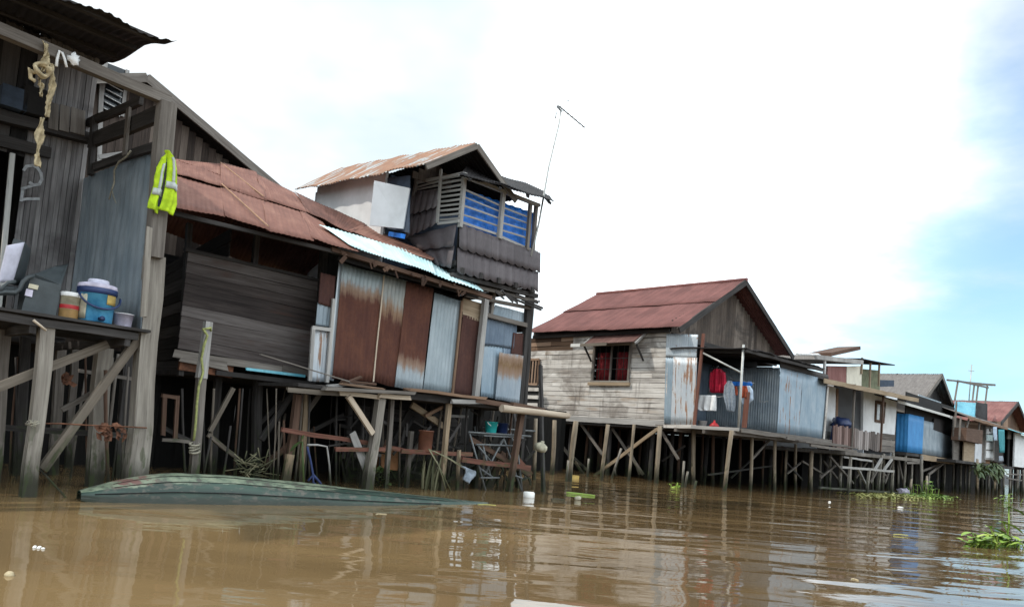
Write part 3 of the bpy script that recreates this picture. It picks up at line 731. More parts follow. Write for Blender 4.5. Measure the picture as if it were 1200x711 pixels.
# dried leaf bundles and sticks below the porch
for (x, y, sx, sy, lb_) in ((130, 506, 17, 11, 'brown bundle of dried leaves tied between two posts under the porch'), (80, 445, 6, 7, 'small pale tuft of dry leaves hanging under the porch deck')):
    mb = MB()
    for k in range(26 if sx > 10 else 12):
        c = H1.F(x + random.uniform(-sx, sx), y + random.uniform(-sy, sy) * .8, .0 if sx > 10 else .4); a = random.uniform(0, 6.3); L = random.uniform(.06, .13)
        d = V3((cos(a), random.uniform(-.4, .4), sin(a))); w = d.orthogonal() * .035
        mb.prism([c - d * L * .5, c + w, c + d * L * .5, c - w], (0, .006, 0))
    if sx > 10: mb.tube([H1.F(xx, yy, -.02) for xx, yy in ((34, 496), (70, 496), (105, 498), (135, 499), (172, 501))], .008, 5)
    free(H1, mb, 'leaf_bundle', CL_DRY, lb_, 'leaf bundle')
mb = MB().log(H1.F(44, 546, .3), H1.F(80, 586, -.1), .012, .008, 6); free(H1, mb, 'stick', W_GREY, 'thin stick slanting into the water beside the leftmost post', 'stick')
mb = MB().log(H1.F(39, 375, -.11), H1.F(56, 371 + 1, -.10) + V3((0, 0, -.13)), .014, .012, 6); mb.v = [V3(v) for v in mb.v]
free(H1, mb, 'lath', W_LITE, 'short pale lath lying over the deck edge above the leftmost post', 'lath')
mb = MB()
for k in range(7):
    mb.tube([H1.F(38 + random.uniform(-9, 9), 496 + random.uniform(-5, 5), -.11) for _ in range(4)], .006, 4)
free(H1, mb, 'rope', ROPE, 'tangle of old rope wound round the leftmost post above the water', 'rope')

# ================================================================== gabled house behind
HB = House('gabled_house', 'brown plank house with a steep gable rising behind the rusty red roof', 'house', 32, 582, 43, 'stilt houses along the river')
vb_ = 6.2
ov = .35; ap = HB.F(173, 87, vb_ - ov - .02); re = HB.F(330, 220, vb_ - ov - .02)
w_ = re.x - ap.x; le = V3((ap.x - w_, vb_, re.z)); zb = DZ
run = 7.0
def gable_roof(h, ap, le, re, v0, v1, mat, th=.05, pitch=.09, amp=.012, name='roof', sag=.01, ny=6):
    """two slopes of a roof whose ridge runs back from the river"""
    a0 = V3((ap.x, v0, ap.z)); a1 = V3((ap.x, v1, ap.z)); l0 = V3((le.x, v0, le.z)); l1 = V3((le.x, v1, le.z)); r0 = V3((re.x, v0, re.z)); r1 = V3((re.x, v1, re.z))
    return (h.P(name, mat, MB().corr(l1, l0, a0, a1, pitch, amp, ny, .004, sag=sag, ragged=.03)),
            h.P(name, mat, MB().corr(r0, r1, a1, a0, pitch, amp, ny, .004, sag=sag, ragged=.03)))
def barge(h, ap, le, re, v, mat, w, d=.03, dn=.0, name='barge_board'):
    for e in (le, re):
        a = V3((ap.x, v, ap.z - dn)); b = V3((e.x, v, e.z - dn))
        h.P(name, mat, MB().bar(b, a, w, d, face=NFV, jit=.003))
def gable_wall(h, ap, lo_l, lo_r, v, zb, mat, n=22, inset=.1, name='gable_wall'):
    """upright boards filling the triangle (and the rectangle below down to zb)"""
    mb = MB(); wl = lo_l.x; wr = lo_r.x
    for i in range(n):
        u = wl + (wr - wl) * (i + .5) / n
        t = (u - ap.x) / (lo_r.x - ap.x) if u > ap.x else (ap.x - u) / (ap.x - lo_l.x)
        zt = ap.z + (lo_r.z - ap.z) * t - inset
        if zt - zb > .05:
            mb.bar((u, v + random.uniform(-.004, .004), zb + random.uniform(0, .02)), (u, v, zt), (wr - wl) / n - .006, .022, face=NFV, d1=.022)
    return h.P(name, mat, mb)
gable_roof(HB, ap, le, re, vb_ - ov, vb_ + run, R_DARK)
barge(HB, ap, le, re, vb_ - ov - .02, W_GREY, .16, .04, dn=.07)
gable_wall(HB, ap, le + V3((.45, 0, .2)), re + V3((-.45, 0, .2)), vb_, zb, W_HB, 34, .16)
HB.P('back_wall', W_DARK, boards((le.x + .4, vb_ + run - .4, zb), (re.x - .4, vb_ + run - .4, zb), (re.x - .4, vb_ + run - .4, re.z), (le.x + .4, vb_ + run - .4, re.z), 16, True, .025, NFV))
for xx in (le.x + .4, re.x - .4):
    HB.P('side_wall', W_WARM, boards((xx, vb_ + run - .4, zb), (xx, vb_ + .02, zb), (xx, vb_ + .02, re.z), (xx, vb_ + run - .4, re.z), 26, False, .025, NFU))
for k in range(5):
    for j in range(2):
        xx = le.x + .5 + (re.x - le.x - 1) * k / 4; HB.P('post', W_DARK, MB().bar((xx, vb_ + .1 + j * 5, -.4), (xx, vb_ + .1 + j * 5, zb), .13, .12, face=NFV))
# window with pale louvres seen through the porch rails
wa = HB.F(117, 128, vb_ - .03); wb = HB.F(147, 101, vb_ - .03)
wf = MB(); wf.bar((wa.x, vb_ - .04, wa.z), (wa.x, vb_ - .04, wb.z + .3), .06, .05, face=NFV); wf.bar((wb.x, vb_ - .04, wa.z), (wb.x, vb_ - .04, wb.z + .3), .06, .05, face=NFV)
win = HB.P('window', W_SILV, wf)
for k in range(5):
    z = wa.z + (wb.z - wa.z) * (k + .3) / 5
    HB.P('louvre', PV_WHT, MB().bar((wa.x + .05, vb_ - .07, z), (wb.x - .05, vb_ - .07, z - .05), .07, .012, face=(0, -.5, 1)), parent=win)
HB.P('pane', GLASS, quadslab((wa.x, vb_ - .02, wa.z), (wb.x, vb_ - .02, wa.z), (wb.x, vb_ - .02, wb.z + .3), (wa.x, vb_ - .02, wb.z + .3), (0, .005, 0)), parent=win)
HB.B('corner_board', W_SILV, 116, 190, 119, 100, vb_ - .05, 5, .04)
HB.B('sill_board', W_SILV, 116, 184, 160, 178, vb_ - .06, 5, .04)
# ================================================================== long house with the rusted sheet wall
H2 = House('stilt_house', 'long low house with a rusted red roof and rusty zinc sheets over a cluttered landing', 'house', 435, 573.5, 45, 'stilt houses along the river')
F2 = H2.F
VS = .35                                    # depth of the sheet front
def sheet(h, tl, tr, br, bl, v, mat, name='wall_sheet', pitch=.076, amp=.008, label=None, ny=10, ragged=.012, th=.003, sag=.011):
    q = [h.F(x, y, v) for x, y in (bl, br, tr, tl)]
    return h.P(name, mat, MB().corr(*q, pitch=pitch, amp=amp, ny=ny, ragged=ragged, thick=th, sag=sag), label)
sheet(H2, (397, 308), (403, 309.5), (391, 446), (384, 444), VS + .03, Z_R7, sag=.0)
sheet(H2, (401, 308.5), (451, 322), (438.5, 448), (389, 443.5), VS, Z_R1, label='wide sheet, rust red except for its grey top')
sheet(H2, (449, 321), (478, 330), (463.5, 453.5), (437, 447), VS + .02, Z_R2, label='narrow sheet streaked with yellowish rust')
sheet(H2, (476.5, 329.5), (508.5, 338), (495, 460), (462.5, 453), VS, Z_R3, label='rust red sheet with a grey foot')
sheet(H2, (509, 343), (541, 353), (530, 463), (495.5, 458), VS + .02, Z_R4, label='grey sheet with dark rust blotches near its foot')
sheet(H2, (543, 368), (564, 375), (557, 467), (531, 462.5), VS + .04, Z_R5, name='door', amp=.003, label='dark rusted sheet door')
H2.B('corner_batten', W_WARM, 530, 463, 541.5, 352, VS - .03, 3, .03)
H2.B('post', W_SILV, 557, 467, 569, 350, VS - .05, 7, .09)
mb = MB()
for (y0, w) in ((352, 8), (360, 8), (367, 6)):
    mb.bar(F2(542, y0 + 1, VS + .06), F2(566, y0 + 8, VS + .06), H2.m(F2(550, 360, VS), w), .02, face=NFV, jit=.004)
H2.P('transom_board', W_TIMB, mb)
H2.B('sheet_seam', W_LITE, 437.5, 447, 450, 323, VS - .02, 1.6, .012)
# right-hand patchwork of blue zinc
sheet(H2, (569, 371), (606, 379), (604, 408), (566, 404), VS + .03, Z_DARK, label='dark blue-grey sheet')
sheet(H2, (566, 401), (592, 407), (588, 468), (563, 464.5), VS + .05, Z_BLUE, label='pale blue sheet')
sheet(H2, (602, 389), (616.5, 392), (613, 418), (599, 415), VS + .015, Z_R5, label='small rust red patch')
sheet(H2, (590, 405), (614, 410), (608, 472), (584, 468), VS + .04, Z_DARK)
sheet(H2, (585, 412.5), (613.5, 416.5), (608.5, 473), (581, 468.5), VS - .03, Z_R8, name='leaning_sheet', label='loose sheet with brown stains leaning on the wall')
sheet(H2, (580, 357), (614, 366), (613, 379), (576, 371), VS + .05, Z_OLD)
sheet(H2, (571, 357), (581, 359), (579, 371), (569, 369), VS + .09, PL_WHT, name='white_board', amp=.0)
H2.B('wall_beam', W_GREY, 570, 369, 617, 381, VS - .05, 5, .06)
H2.B('wall_beam', W_GREY, 545, 346, 621, 361, VS - .02, 4, .06)
H2.B('post', W_DARK, 609, 476, 621, 328, VS + .02, 6, .09)
H2.B('post', W_GREY, 575, 371, 581, 330, VS + .02, 4, .05)
for (a, b, c, d) in ((612, 351, 636, 361), (608, 347, 630, 355), (600, 349, 634, 363)):
    H2.B('loose_pole', W_DARK, a, b, c, d, VS - .12, 2.2, .03)
# rust/zinc infill beside the sheets with a pale frame
sheet(H2, (376, 319), (394, 324), (392, 360), (373, 356), VS + .06, Z_R5, label='small rust red infill')
sheet(H2, (372, 355), (392, 359), (389, 384), (370, 381), VS + .08, Z_OLD)
sheet(H2, (367, 385), (386, 388), (382, 447), (363, 446), VS + .09, Z_R6)
fr_ = MB()
for (a, b, c, d) in ((363, 446, 367, 383), (383, 448, 391, 350), (366, 383.5, 388, 386.5)):
    fr_.bar(F2(a, b, VS + .03), F2(c, d, VS + .03), H2.m(F2(375, 400, VS), 4.2), .04, face=NFV, jit=.003)
H2.P('gate_frame', W_SILV, fr_)
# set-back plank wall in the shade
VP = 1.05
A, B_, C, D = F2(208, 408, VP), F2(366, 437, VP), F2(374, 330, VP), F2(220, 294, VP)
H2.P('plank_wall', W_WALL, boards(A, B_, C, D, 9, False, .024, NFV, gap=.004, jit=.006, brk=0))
H2.B('wall_plate', W_DARK, 216, 292, 376, 329, VP - .02, 4, .06)
H2.B('stud', W_DARK, 211, 440, 222, 262, VP + .06, 6, .08)
H2.B('stud', W_DARK, 297, 320, 301, 276, VP + .05, 6, .08)
H2.B('stud', W_DARK, 368, 440, 380, 290, VP - .04, 8, .1)
mb = MB()
for (a, b, c, d, w) in ((206, 414, 300, 428, 9), (214, 420, 268, 431, 8), (270, 424, 330, 433, 8), (330, 431, 366, 438, 7)):
    mb.bar(F2(a, b, VP - .05), F2(c, d, VP - .05), H2.m(F2(a, b, VP), w), .03, face=NFV, jit=.012, ends=.06)
H2.P('skirt_board', W_GREY, mb)
H2.B('skirt_board', Z_CYAN, 288, 432, 357, 440.5, VP - .10, 3.2, .02, label='splintered board with blue paint')
H2.P('insulation', CL_DRY, MB().bar(F2(210, 425, VP + .02), F2(272, 435, VP + .02), H2.m(F2(240, 430, VP), 17), .06, face=NFV, jit=.03))
# roof: eave, seam and top lines
VE, VM, VT = -.2, .95, 2.3
e0_, e1_ = F2(205, 243, VE), F2(421, 296, VE); nR = (e1_ - e0_).cross(V3((0, cos(radians(25)), sin(radians(25))))).normalized(); nRw = H2.R @ nR; cR = nRw.dot(H2.wor(e0_))
def FE(x, y): return H2._hit(x, y, nRw, cR)          # the whole roof lies in one plane through the eave
FM = FT = FE
def patch(qa, qb, qc, qd, mat=R_ROOF, dz=0., rag=.02, name='roof_sheet', amp=.0035, label=None):
    o = V3((0, 0, dz)); return H2.P(name, mat, MB().corr(qa + o, qb + o, qc + o, qd + o, pitch=.076, amp=amp, ny=8, ragged=rag, thick=.003, sag=.016), label)
patch(FE(205, 243), FE(264, 254), FM(259, 218), FM(205, 202), rag=.04)
patch(FE(263, 253), FE(316, 271), FM(309, 233), FM(258, 217), dz=.01, rag=.03)
patch(FE(313, 269), FE(368, 283), FM(352, 246), FM(307, 232), rag=.03)
patch(FE(366, 281), FE(421, 296), FM(378, 262.5), FM(350, 245), dz=.01, rag=.03)
patch(FM(205, 205), FM(262, 221), FT(259, 193), FT(205, 189), dz=.03)
patch(FM(258, 219), FM(313, 237), FT(300, 204), FT(258, 193), dz=.04)
patch(FM(309, 235), FM(364, 252), FT(346, 227), FT(299, 203.5), dz=.03)
patch(FM(360, 251), FM(412, 275), FT(430, 266), FT(345, 226.5), dz=.04)
patch(FM(408, 272), FM(507, 307), FT(511, 303), FT(428, 265), dz=.03, label='narrow rust strip running down to the balcony')
def seam(p, q):
    up = V3((0, -.01, .05)); H2.P('roof_seam', R_LINE, MB().bar(p + up, q + up, .022, .012, face=(0, -.4, 1)))
seam(FE(313.5, 269.5), FM(259, 219)); seam(FM(308, 233.5), FT(258, 193.5))
# light turquoise lower sheets
def FQ(x, y, v): return F2(x, y, v)
patch(FQ(414, 287, -.15), FQ(511, 320, -.15), FQ(503, 300, .85), FQ(374, 262, .85), mat=Z_TURQ, dz=-.02, name='roof_sheet', amp=.009, label='pale turquoise sheet under the rust roof edge')
patch(FQ(507, 318, -.15), FQ(567, 338.5, -.15), FQ(545, 322, .7), FQ(500, 303, .7), mat=Z_TURQ, dz=-.035, amp=.009)
H2.B('eave_beam', W_BRWN, 388, 292, 575, 349, -.02, 5, .07)
H2.B('eave_beam', R_DARK, 396, 301, 560, 347, .12, 6, .05)
H2.B('eave_beam', W_DARK, 200, 249, 400, 297, .0, 5, .06)
mb = MB()
for k in range(22):
    x = random.uniform(404, 560); y = 297 + (x - 404) * .30
    p = F2(x, y + random.uniform(-2, 3), -.1); q = p + V3((random.uniform(-.1, .1), .03, random.uniform(-.12, .04))); mb.bar(p, q, random.uniform(.02, .07), .01, face=NFV)
o = H2.P('eave_scrap', W_BRWN, mb); o['kind'] = 'stuff'
# back slope, back and end walls, floor
zr = FT(430, 266).z; uL = FT(207, 189).x; uR = F2(612, 474, VS).x
rl = FT(205, 189); rm = FT(430, 266)
H2.P('roof_back', R_ROOF, MB().corr(V3((rm.x + .6, 4.6, rm.z - .9)), V3((rl.x, 4.6, rl.z - .9)), rl + V3((0, -.02, .03)), rm + V3((0, -.02, .03)), ny=6, sag=.01))
ZF = F2(500, 462, VS).z
H2.P('back_wall', W_DARK, boards((uL, 4.4, ZF), (uR, 4.4, ZF), (uR, 4.4, ZF + 2.2), (uL, 4.4, ZF + 2.2), 10, False, .024, NFV))
H2.P('end_wall', W_DARK, boards((uL + .02, 4.4, ZF), (uL + .02, VP, ZF), (uL + .02, VP, e0_.z + (VP - VE) * .40 - .25), (uL + .02, 4.4, e0_.z - .2), 10, False, .024, NFU))
H2.P('end_wall', W_GREY, boards((uR, 4.4, ZF), (uR, VS + .05, ZF), (uR, VS + .05, ZF + 1.6), (uR, 4.4, ZF + 1.6), 9, False, .024, NFU))
H2.P('house_floor', W_DARK, quadslab((uL, VP - .05, ZF + .02), (uR, VP - .05, ZF + .02), (uR, 4.4, ZF + .02), (uL, 4.4, ZF + .02), (0, 0, -.07)))
H2.P('inner_wall', PL_BLK, quadslab((F2(400, 400, VS).x, VS + .6, ZF), (uR - .05, VS + .6, ZF), (uR - .05, VS + .6, ZF + 1.75), (F2(400, 400, VS).x, VS + .6, ZF + 2.15), (0, .03, 0)))  # black backing added behind the sheets to darken the gaps above them
H2.P('shade_under_wall', W_UNDR, boards((uL - 1.2, 3.4, -.6), (uR + 2.4, 3.4, -.6), (uR + 2.4, 3.4, ZF), (uL - 1.2, 3.4, ZF), 28, True, .03, NFV, gap=.0))  # added black boards hiding the brighter bank below the landing
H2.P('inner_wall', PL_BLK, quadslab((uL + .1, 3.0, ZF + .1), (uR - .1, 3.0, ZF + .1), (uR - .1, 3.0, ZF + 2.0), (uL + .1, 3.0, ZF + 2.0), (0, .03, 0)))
# landing in front of the sheets
def deck_board(a, b, c, d, v, wpx, mat, dep=.16, nm='landing_board', lb_=None):
    return H2.B(nm, mat, a, b, c, d, v, wpx, dep, jit=.008, ends=.03, label=lb_)
deck_board(379, 455, 482, 460.5, -.16, 4, W_GREY, .2); deck_board(338, 456.5, 402, 461, -.05, 6, W_BRC, .05)
deck_board(399, 460.5, 445, 465.5, -.1, 5, W_LITE, .04); deck_board(445, 463, 481, 466, -.14, 5.5, W_LITE, .05)  # pale timber colour stands in for sunlight on these boards
deck_board(476, 456, 566, 466.5, -.16, 3.4, W_WARM, .2); deck_board(440, 459, 560, 470, -.02, 6, W_DARK, .1)
deck_board(529, 470, 567, 470.5, -.2, 5, W_SILV, .05); deck_board(556, 468.5, 612, 478.5, -.18, 6, W_BRWN, .12)
deck_board(600, 474, 637, 481, -.24, 6, W_BRWN, .08)
H2.P('landing_deck', W_DARK, MB().prism([V3((F2(345, 455, 0).x, -.1, ZF - .08)), V3((F2(615, 478, 0).x, -.1, ZF - .08)), V3((F2(615, 478, 0).x, 1.1, ZF - .08)), V3((F2(345, 455, 0).x, 1.1, ZF - .08))], (0, 0, -.05)))
lg = MB().log(F2(588, 478, -.34), F2(666, 487, -.34), H2.m(F2(600, 480, -.3), 4.5), H2.m(F2(600, 480, -.3), 3.7), 9, .012)
free(H2, lg, 'log', W_LITE, 'stripped pale log jutting out past the end of the landing', 'log')
for (pts, mt, w) in (((399, 449, 449, 456), W_WARM, 3.5), ((400, 446, 440, 450), W_BRWN, 3), ((384, 452, 430, 449), W_SILV, 3), ((409, 447, 424, 441), W_BRWN, 3), ((366, 452, 402, 455), W_GREY, 4)):
    a, b, c, d = pts; p = F2(a, b, -.05); q = F2(c, d, .12)
    free(H2, MB().bar(p, q, H2.m(p, w), .03, face=(0, -.3, 1), jit=.01, ends=.03), 'loose_plank', mt, {399: 'warm brown loose plank lying along the landing edge', 400: 'dark brown plank second from the wall on the landing pile', 384: 'silvery plank crossing the landing pile', 409: 'short dark plank tilted up against the rust red sheet', 366: 'grey plank at the left end of the landing pile'}[a], 'plank', 'loose planks on the landing')
H2.B('long_pole', W_GREY, 305, 415, 410, 447, -.1, 1.4, .02)
# stilts and braces under the landing
H2.PO('post', W_POST, 430, 575, 446, 466, 10, v=-.04, w1=11)
H2.B('brace', W_LITE, 408, 464, 437, 508, -.12, 6.5, .05)
H2.B('brace', W_SILV, 413, 507, 432, 556, .05, 9, .02, w2=11)
H2.PO('post', W_GREY, 452, 575, 459, 468, 5, v=.25)
H2.PO('post', W_TIMB, 517, 578, 526.5, 472, 5.5, v=-.05)
H2.PO('post', W_TIMB, 535, 579, 538, 527, 3.5, v=-.0)
H2.PO('post', W_BRWN, 596, 580, 612.5, 476, 6.5, v=-.15)
H2.PO('post', W_GREY, 476, 573, 482, 505, 5, v=.4)
H2.PO('post', W_BRWN, 335, 566, 349, 462, 8, v=.3)
H2.P('post_foot', W_TIMB, MB().bar(F2(334, 566, .2), F2(340, 532, .2), .115, .06, face=NFV))
H2.PO('post', W_TIMB, 352, 566, 359, 462, 7, v=.8)
H2.PO('post', W_DARK, 299, 560, 303, 440, 9, v=1.3)
H2.PO('post', W_DARK, 248, 558, 256, 440, 8, v=1.6)
H2.PO('post', W_DARK, 405, 570, 410, 468, 7, v=1.3)
H2.PO('post', W_DARK, 500, 572, 505, 475, 6, v=1.4)
H2.PO('post', W_DARK, 555, 575, 560, 475, 7, v=1.2)
for (a, b, c, d, v, wp, mt) in ((246, 505, 273, 455, 1.0, 5, W_BRC), (244, 509, 283, 540, .9, 5, W_BRC), (306, 515, 342, 461, 1.0, 7, W_DARK), (310, 545, 350, 512, 1.1, 7, W_BRWN),
    (352, 492, 374, 462, .9, 6, W_GREY), (362, 506, 402, 486, 1.2, 5, W_DARK), (330, 503, 433, 519, .12, 5.5, W_RED), (393, 526, 451, 526, .0, 5, W_RED), (450, 523, 482, 530, .3, 5, W_RED),
    (470, 528, 553, 532, .05, 5, W_RED), (541, 538, 621, 548, -.1, 6, W_RED), (551, 514, 620, 556, .1, 6, W_BRWN), (445, 548, 480, 480, 1., 6, W_DARK), (482, 474, 520, 500, .5, 7, W_TIMB), (498, 487, 530, 470, .4, 4, W_WARM),
    (505, 545, 522, 490, 1., 5, W_DARK), (570, 575, 590, 530, .4, 9, W_BRWN), (600, 530, 622, 556, .1, 6, W_RED), (470, 560, 500, 500, 1.2, 5, W_GREY), (520, 487, 548, 488, .6, 3, W_SILV), (300, 500, 330, 470, 1.5, 5, W_DARK),
    (190, 500, 224, 517, .9, 5, W_DARK), (190, 515, 226, 518, .7, 4, W_GREY)):
    H2.B('brace', mt, a, b, c, d, v, wp, .05, jit=.01)
# water-side frame left of the plain house
for (a, b, c, d) in ((191, 510, 193, 465), (205, 516, 208, 463), (190, 463, 209, 466)):
    H2.B('low_frame', W_BRWN, a, b, c, d, .8, 4.5, .04)
# free-standing mooring pole with rope
mp = H2.F(226, 578, -.05); me_ = H2.empty('mooring_pole', mp); tag(me_, 'tall grey mooring pole wound with yellowish rope before the dark plank wall', 'pole')
pt = F2(244, 377, -.05); pb = mp + (mp - pt).normalized() * .7
sub(me_, H2, mp, MB().bar(pb, F2(236, 440, -.05), .10, .09, face=NFV, jit=.01, w1=.11), 'pole_foot', W_GREY)
sub(me_, H2, mp, MB().bar(F2(235.7, 443, -.06), pt, .13, .09, face=NFV, jit=.006, w1=.085), 'pole', W_SILV)
rp = MB().tube([F2(x, y, -.14) for x, y in ((238, 385), (243, 393), (239, 405), (236, 420), (238, 436), (233, 452), (231, 470), (229, 500), (227, 516))], .016, 6)
rp.tube([F2(237, 386, -.14), F2(247, 384, -.14), F2(247, 388, -.08)], .016, 6)
sub(me_, H2, mp, rp, 'rope', ROPE_Y)
kn = MB()
for k in range(4): kn.tube([F2(228 + 6 * cos(t + k), 520 + k * 3 + 2 * sin(t), -.12 - .05 * sin(t)) for t in [i * .7 for i in range(9)]], .014, 5)
sub(me_, H2, mp, kn, 'knot', ROPE)
# ------------------------------------------------------------------ things under and around the landing
mb = MB().tube([F2(x, y, -.2) for x, y in ((360, 521), (372, 521), (383, 523), (386, 545), (388, 578))], .014, 7)
free(H2, mb, 'bent_pipe', W_SILV, 'thin pale bent pipe standing behind the overturned boat', 'pipe')
mb = MB().tube([F2(x, y, -.22) for x, y in ((360, 523), (364, 540), (367, 556), (361, 563))], .016, 6).tube([F2(x, y, -.22) for x, y in ((367, 556), (374, 564), (376, 567))], .018, 6).tube([F2(x, y, -.22) for x, y in ((367, 556), (367, 565), (370, 567))], .014, 6)
free(H2, mb, 'strap', ROPE_B, 'dark blue strap with a splayed end hanging beside the bent pipe', 'strap')
def leafquad(mb, p, d, L, w, bend=.25, up=V3((0, 0, 1)), n=4):
    d = V3(d).normalized(); s_ = d.cross(up); s_ = s_.normalized() if s_.length > .05 else V3((1, 0, 0)); b = len(mb.v); nn = s_.cross(d)
    for i in range(n + 1):
        t = i / n; c = V3(p) + d * L * t - up * bend * L * t * t; ww = w * (sin(pi * min(1, .12 + t * .86)) ** .7) * .5
        mb.v += [c - s_ * ww + nn * ww * .25, c, c + s_ * ww + nn * ww * .25]
    for i in range(n):
        k = b + 3 * i
        for j in (0, 1): mb.face((k + j, k + j + 1, k + j + 4, k + j + 3), ((i, j), (i, j + 1), (i + 1, j + 1), (i + 1, j)), True)
    return mb
mb = MB().tube([F2(356, 570, -.2), F2(355, 540, -.2), F2(354, 517, -.18)], .014, 5)
leafquad(mb, F2(354, 517, -.2), (-.8, 0, -.5), .2, .1); leafquad(mb, F2(354, 515, -.2), (.1, -.2, .8), .1, .05)
free(H2, mb, 'stalk', LEAF_D, 'single green stalk with a torn leaf behind the overturned boat', 'stalk')
free(H2, MB().prism([F2(x, y, .6) for x, y in ((446, 529), (470, 527), (466, 551), (447, 550))], (0, .25, 0)), 'crate', CARD, 'brown box wedged low under the landing', 'box')
bucket('clay_pot', 'clay brown pot standing on a red-brown beam under the landing', 497.5, 529, .12, 8, 25, PV_BROWN, 1.1, fr=H2, zbase=F2(497, 529, .12).z, cat='pot')
e, r, h, sc = bucket('teal_bucket', 'teal plastic bucket on the metal rack at the end of the landing', 575, 507, .1, 6.3, 13, PV_TEAL, 1.2, fr=H2, zbase=F2(575, 507, .1).z)
MB().tube([V3((r * 1.22 * cos(t), -r * .2 - r * .7 * sin(t), h * .95 - h * .4 * sin(t))) for t in [pi * i / 12 for i in range(13)]], .008, 5).build('handle', PV_WHT, e)
bucket('navy_bucket', 'navy blue bucket just behind the teal bucket on the rack', 588, 507.5, .22, 6.2, 12, PV_DBLU, 1.15, fr=H2, zbase=F2(588, 507.5, .22).z)
# grey metal rack
rkb = F2(585, 577, .0); rk = H2.empty('metal_rack', rkb); tag(rk, 'rickety grey metal rack with crossed bars half under the landing', 'rack')
for (nm, pts) in (('top_rail', ((549, 506), (622, 511))), ('rail', ((558, 520.5), (602, 522))), ('rail', ((563, 559.5), (585, 559.5))), ('leg', ((550, 506), (569, 574))), ('leg', ((589, 509), (611, 574))),
    ('leg', ((566, 522), (576, 562))), ('cross_bar', ((562, 548), (579, 560))), ('cross_bar', ((568, 556), (590, 514))), ('cross_bar', ((560, 522), (575, 540))), ('leg', ((606, 520), (612, 575))), ('rail', ((601, 556), (612, 560)))):
    sub(rk, H2, rkb, MB().tube([F2(*pts[0], .0 if 'rail' in nm else .02), F2(*pts[1], .0 if 'rail' in nm else .02)], .017, 6), nm, PV_GREY)
for (nm, pts) in (('top_rail', ((556, 500), (627, 505))), ('leg', ((556, 500), (571, 560))), ('leg', ((597, 504), (616, 560)))):
    sub(rk, H2, rkb, MB().tube([F2(*pts[0], .5), F2(*pts[1], .5)], .017, 6), nm, PV_GREY)
sub(rk, H2, rkb, MB().bar(F2(560, 509.5, .14), F2(606, 512, .14), .34, .02, face=(0, 0, 1)), 'shelf', PV_GREY)
# reeds, rag on a stick, float jug
mb = MB()
for k in range(34):
    x = random.uniform(494, 512); b0 = F2(x, 575 + random.uniform(-3, 2), random.uniform(-.15, .25)); d = V3((random.uniform(-.2, .16), random.uniform(-.1, .1), 1))
    leafquad(mb, b0, d, random.uniform(.6, 1.0) * .72, .028, bend=random.uniform(.05, .25), up=V3((random.choice((-1, 1)), -.4, .0)), n=5)
free(H2, mb, 'reed_clump', REED, 'clump of dry grey-green reeds under the landing near the clay pot', 'reeds')
mb = MB()
for (a, b, c, d) in ((502, 526, 544, 547), (504, 527, 530, 578), (512, 540, 524, 578), (503, 527, 521, 560), (508, 528, 548, 552)):
    mb.tube([F2(a, b, -.2), F2((a + c) / 2, (b + d) / 2 - 1.5, -.2), F2(c, d, -.18)], .009, 5)
free(H2, mb, 'cane_bundle', REED, 'fallen yellowish canes leaning out from the landing towards the water', 'canes')
mb = MB(); p0 = [F2(x, y, -.24) for x, y in ((540, 545), (555, 551), (553, 568), (545, 561))]
mb.grid(lambda a, b: p0[0].lerp(p0[1], a).lerp(p0[3].lerp(p0[2], a), b) + V3((.04 * sin(b * 5), -.05 * sin(a * 8 + b * 3), .03 * mnoise.noise(V3((a * 5, b * 5, 2))))), 9, 9, thick=(0, .012, 0))
free(H2, mb, 'rag', CL_GRY, 'pale grey rag hanging off the fallen canes near the water', 'rag')
jb = F2(632, 529, -.1); mb = MB().lathe((0, 0, 0), [(.05, 0), (.11, .02), (.13, .08), (.12, .13), (.05, .17), (.035, .18), (.035, .21), (.001, .212)], 14, ax=V3((.25, -.1, 1)))
mb.v = [V3(v) + jb for v in mb.v]; free(H2, mb, 'old_jug', PV_CRM, 'weathered cream jug caught on poles beside the metal rack', 'jug')
mb = MB().bar(H2.G(640, 578) * 1 + V3((0, 0, -.6)), H2.U(633.5, 428, H2.G(640, 570)), .07, .06, face=NFV, jit=.01)
free(H2, mb, 'mooring_pole', W_DARK, 'thin dark pole standing in the water in front of the bleached plank wall', 'pole')
# leaning thin poles in the half dark under the landing
for k in range(58):
    x = random.uniform(212, 610); v = random.uniform(.2, 1.8); y0 = 556 + (x - 212) * .05 + random.uniform(-3, 3); dx = random.gauss(4, 7)
    yt = 455 + max(0, x - 360) * .09
    if random.random() < .35: yt += random.uniform(25, 60)
    H2.PO('thin_pole', random.choice((W_DARK, W_BRWN, W_DARK, W_BRC)), x, y0, x + dx, yt, random.uniform(1.3, 3.2), v=v, rnd=True)
scr = H2.empty('dark_screen', V3((uR + 3, 6, 0))); tag(scr, 'dark board fence added to darken the gap between the stilts of two houses', 'screen')  # near-black screen added to shut out the bright gap behind
fm = boards((uR - .6, 6, -.6), (11.4, 6, -.6), (11.4, 6, 1.9), (uR - .6, 6, 1.9), 40, True, .03, NFV, gap=0); fm.v = [V3(v) - V3((uR + 3, 6, 0)) for v in fm.v]; fm.build('boards', W_UNDR, scr)
fm = MB()
for z_ in (.5, 1.5): fm.bar((uR - .6, 6.05, z_), (11.4, 6.05, z_), .1, .06, face=NFV)
fm.v = [V3(v) - V3((uR + 3, 6, 0)) for v in fm.v]; fm.build('screen_rail', W_DARK, scr)
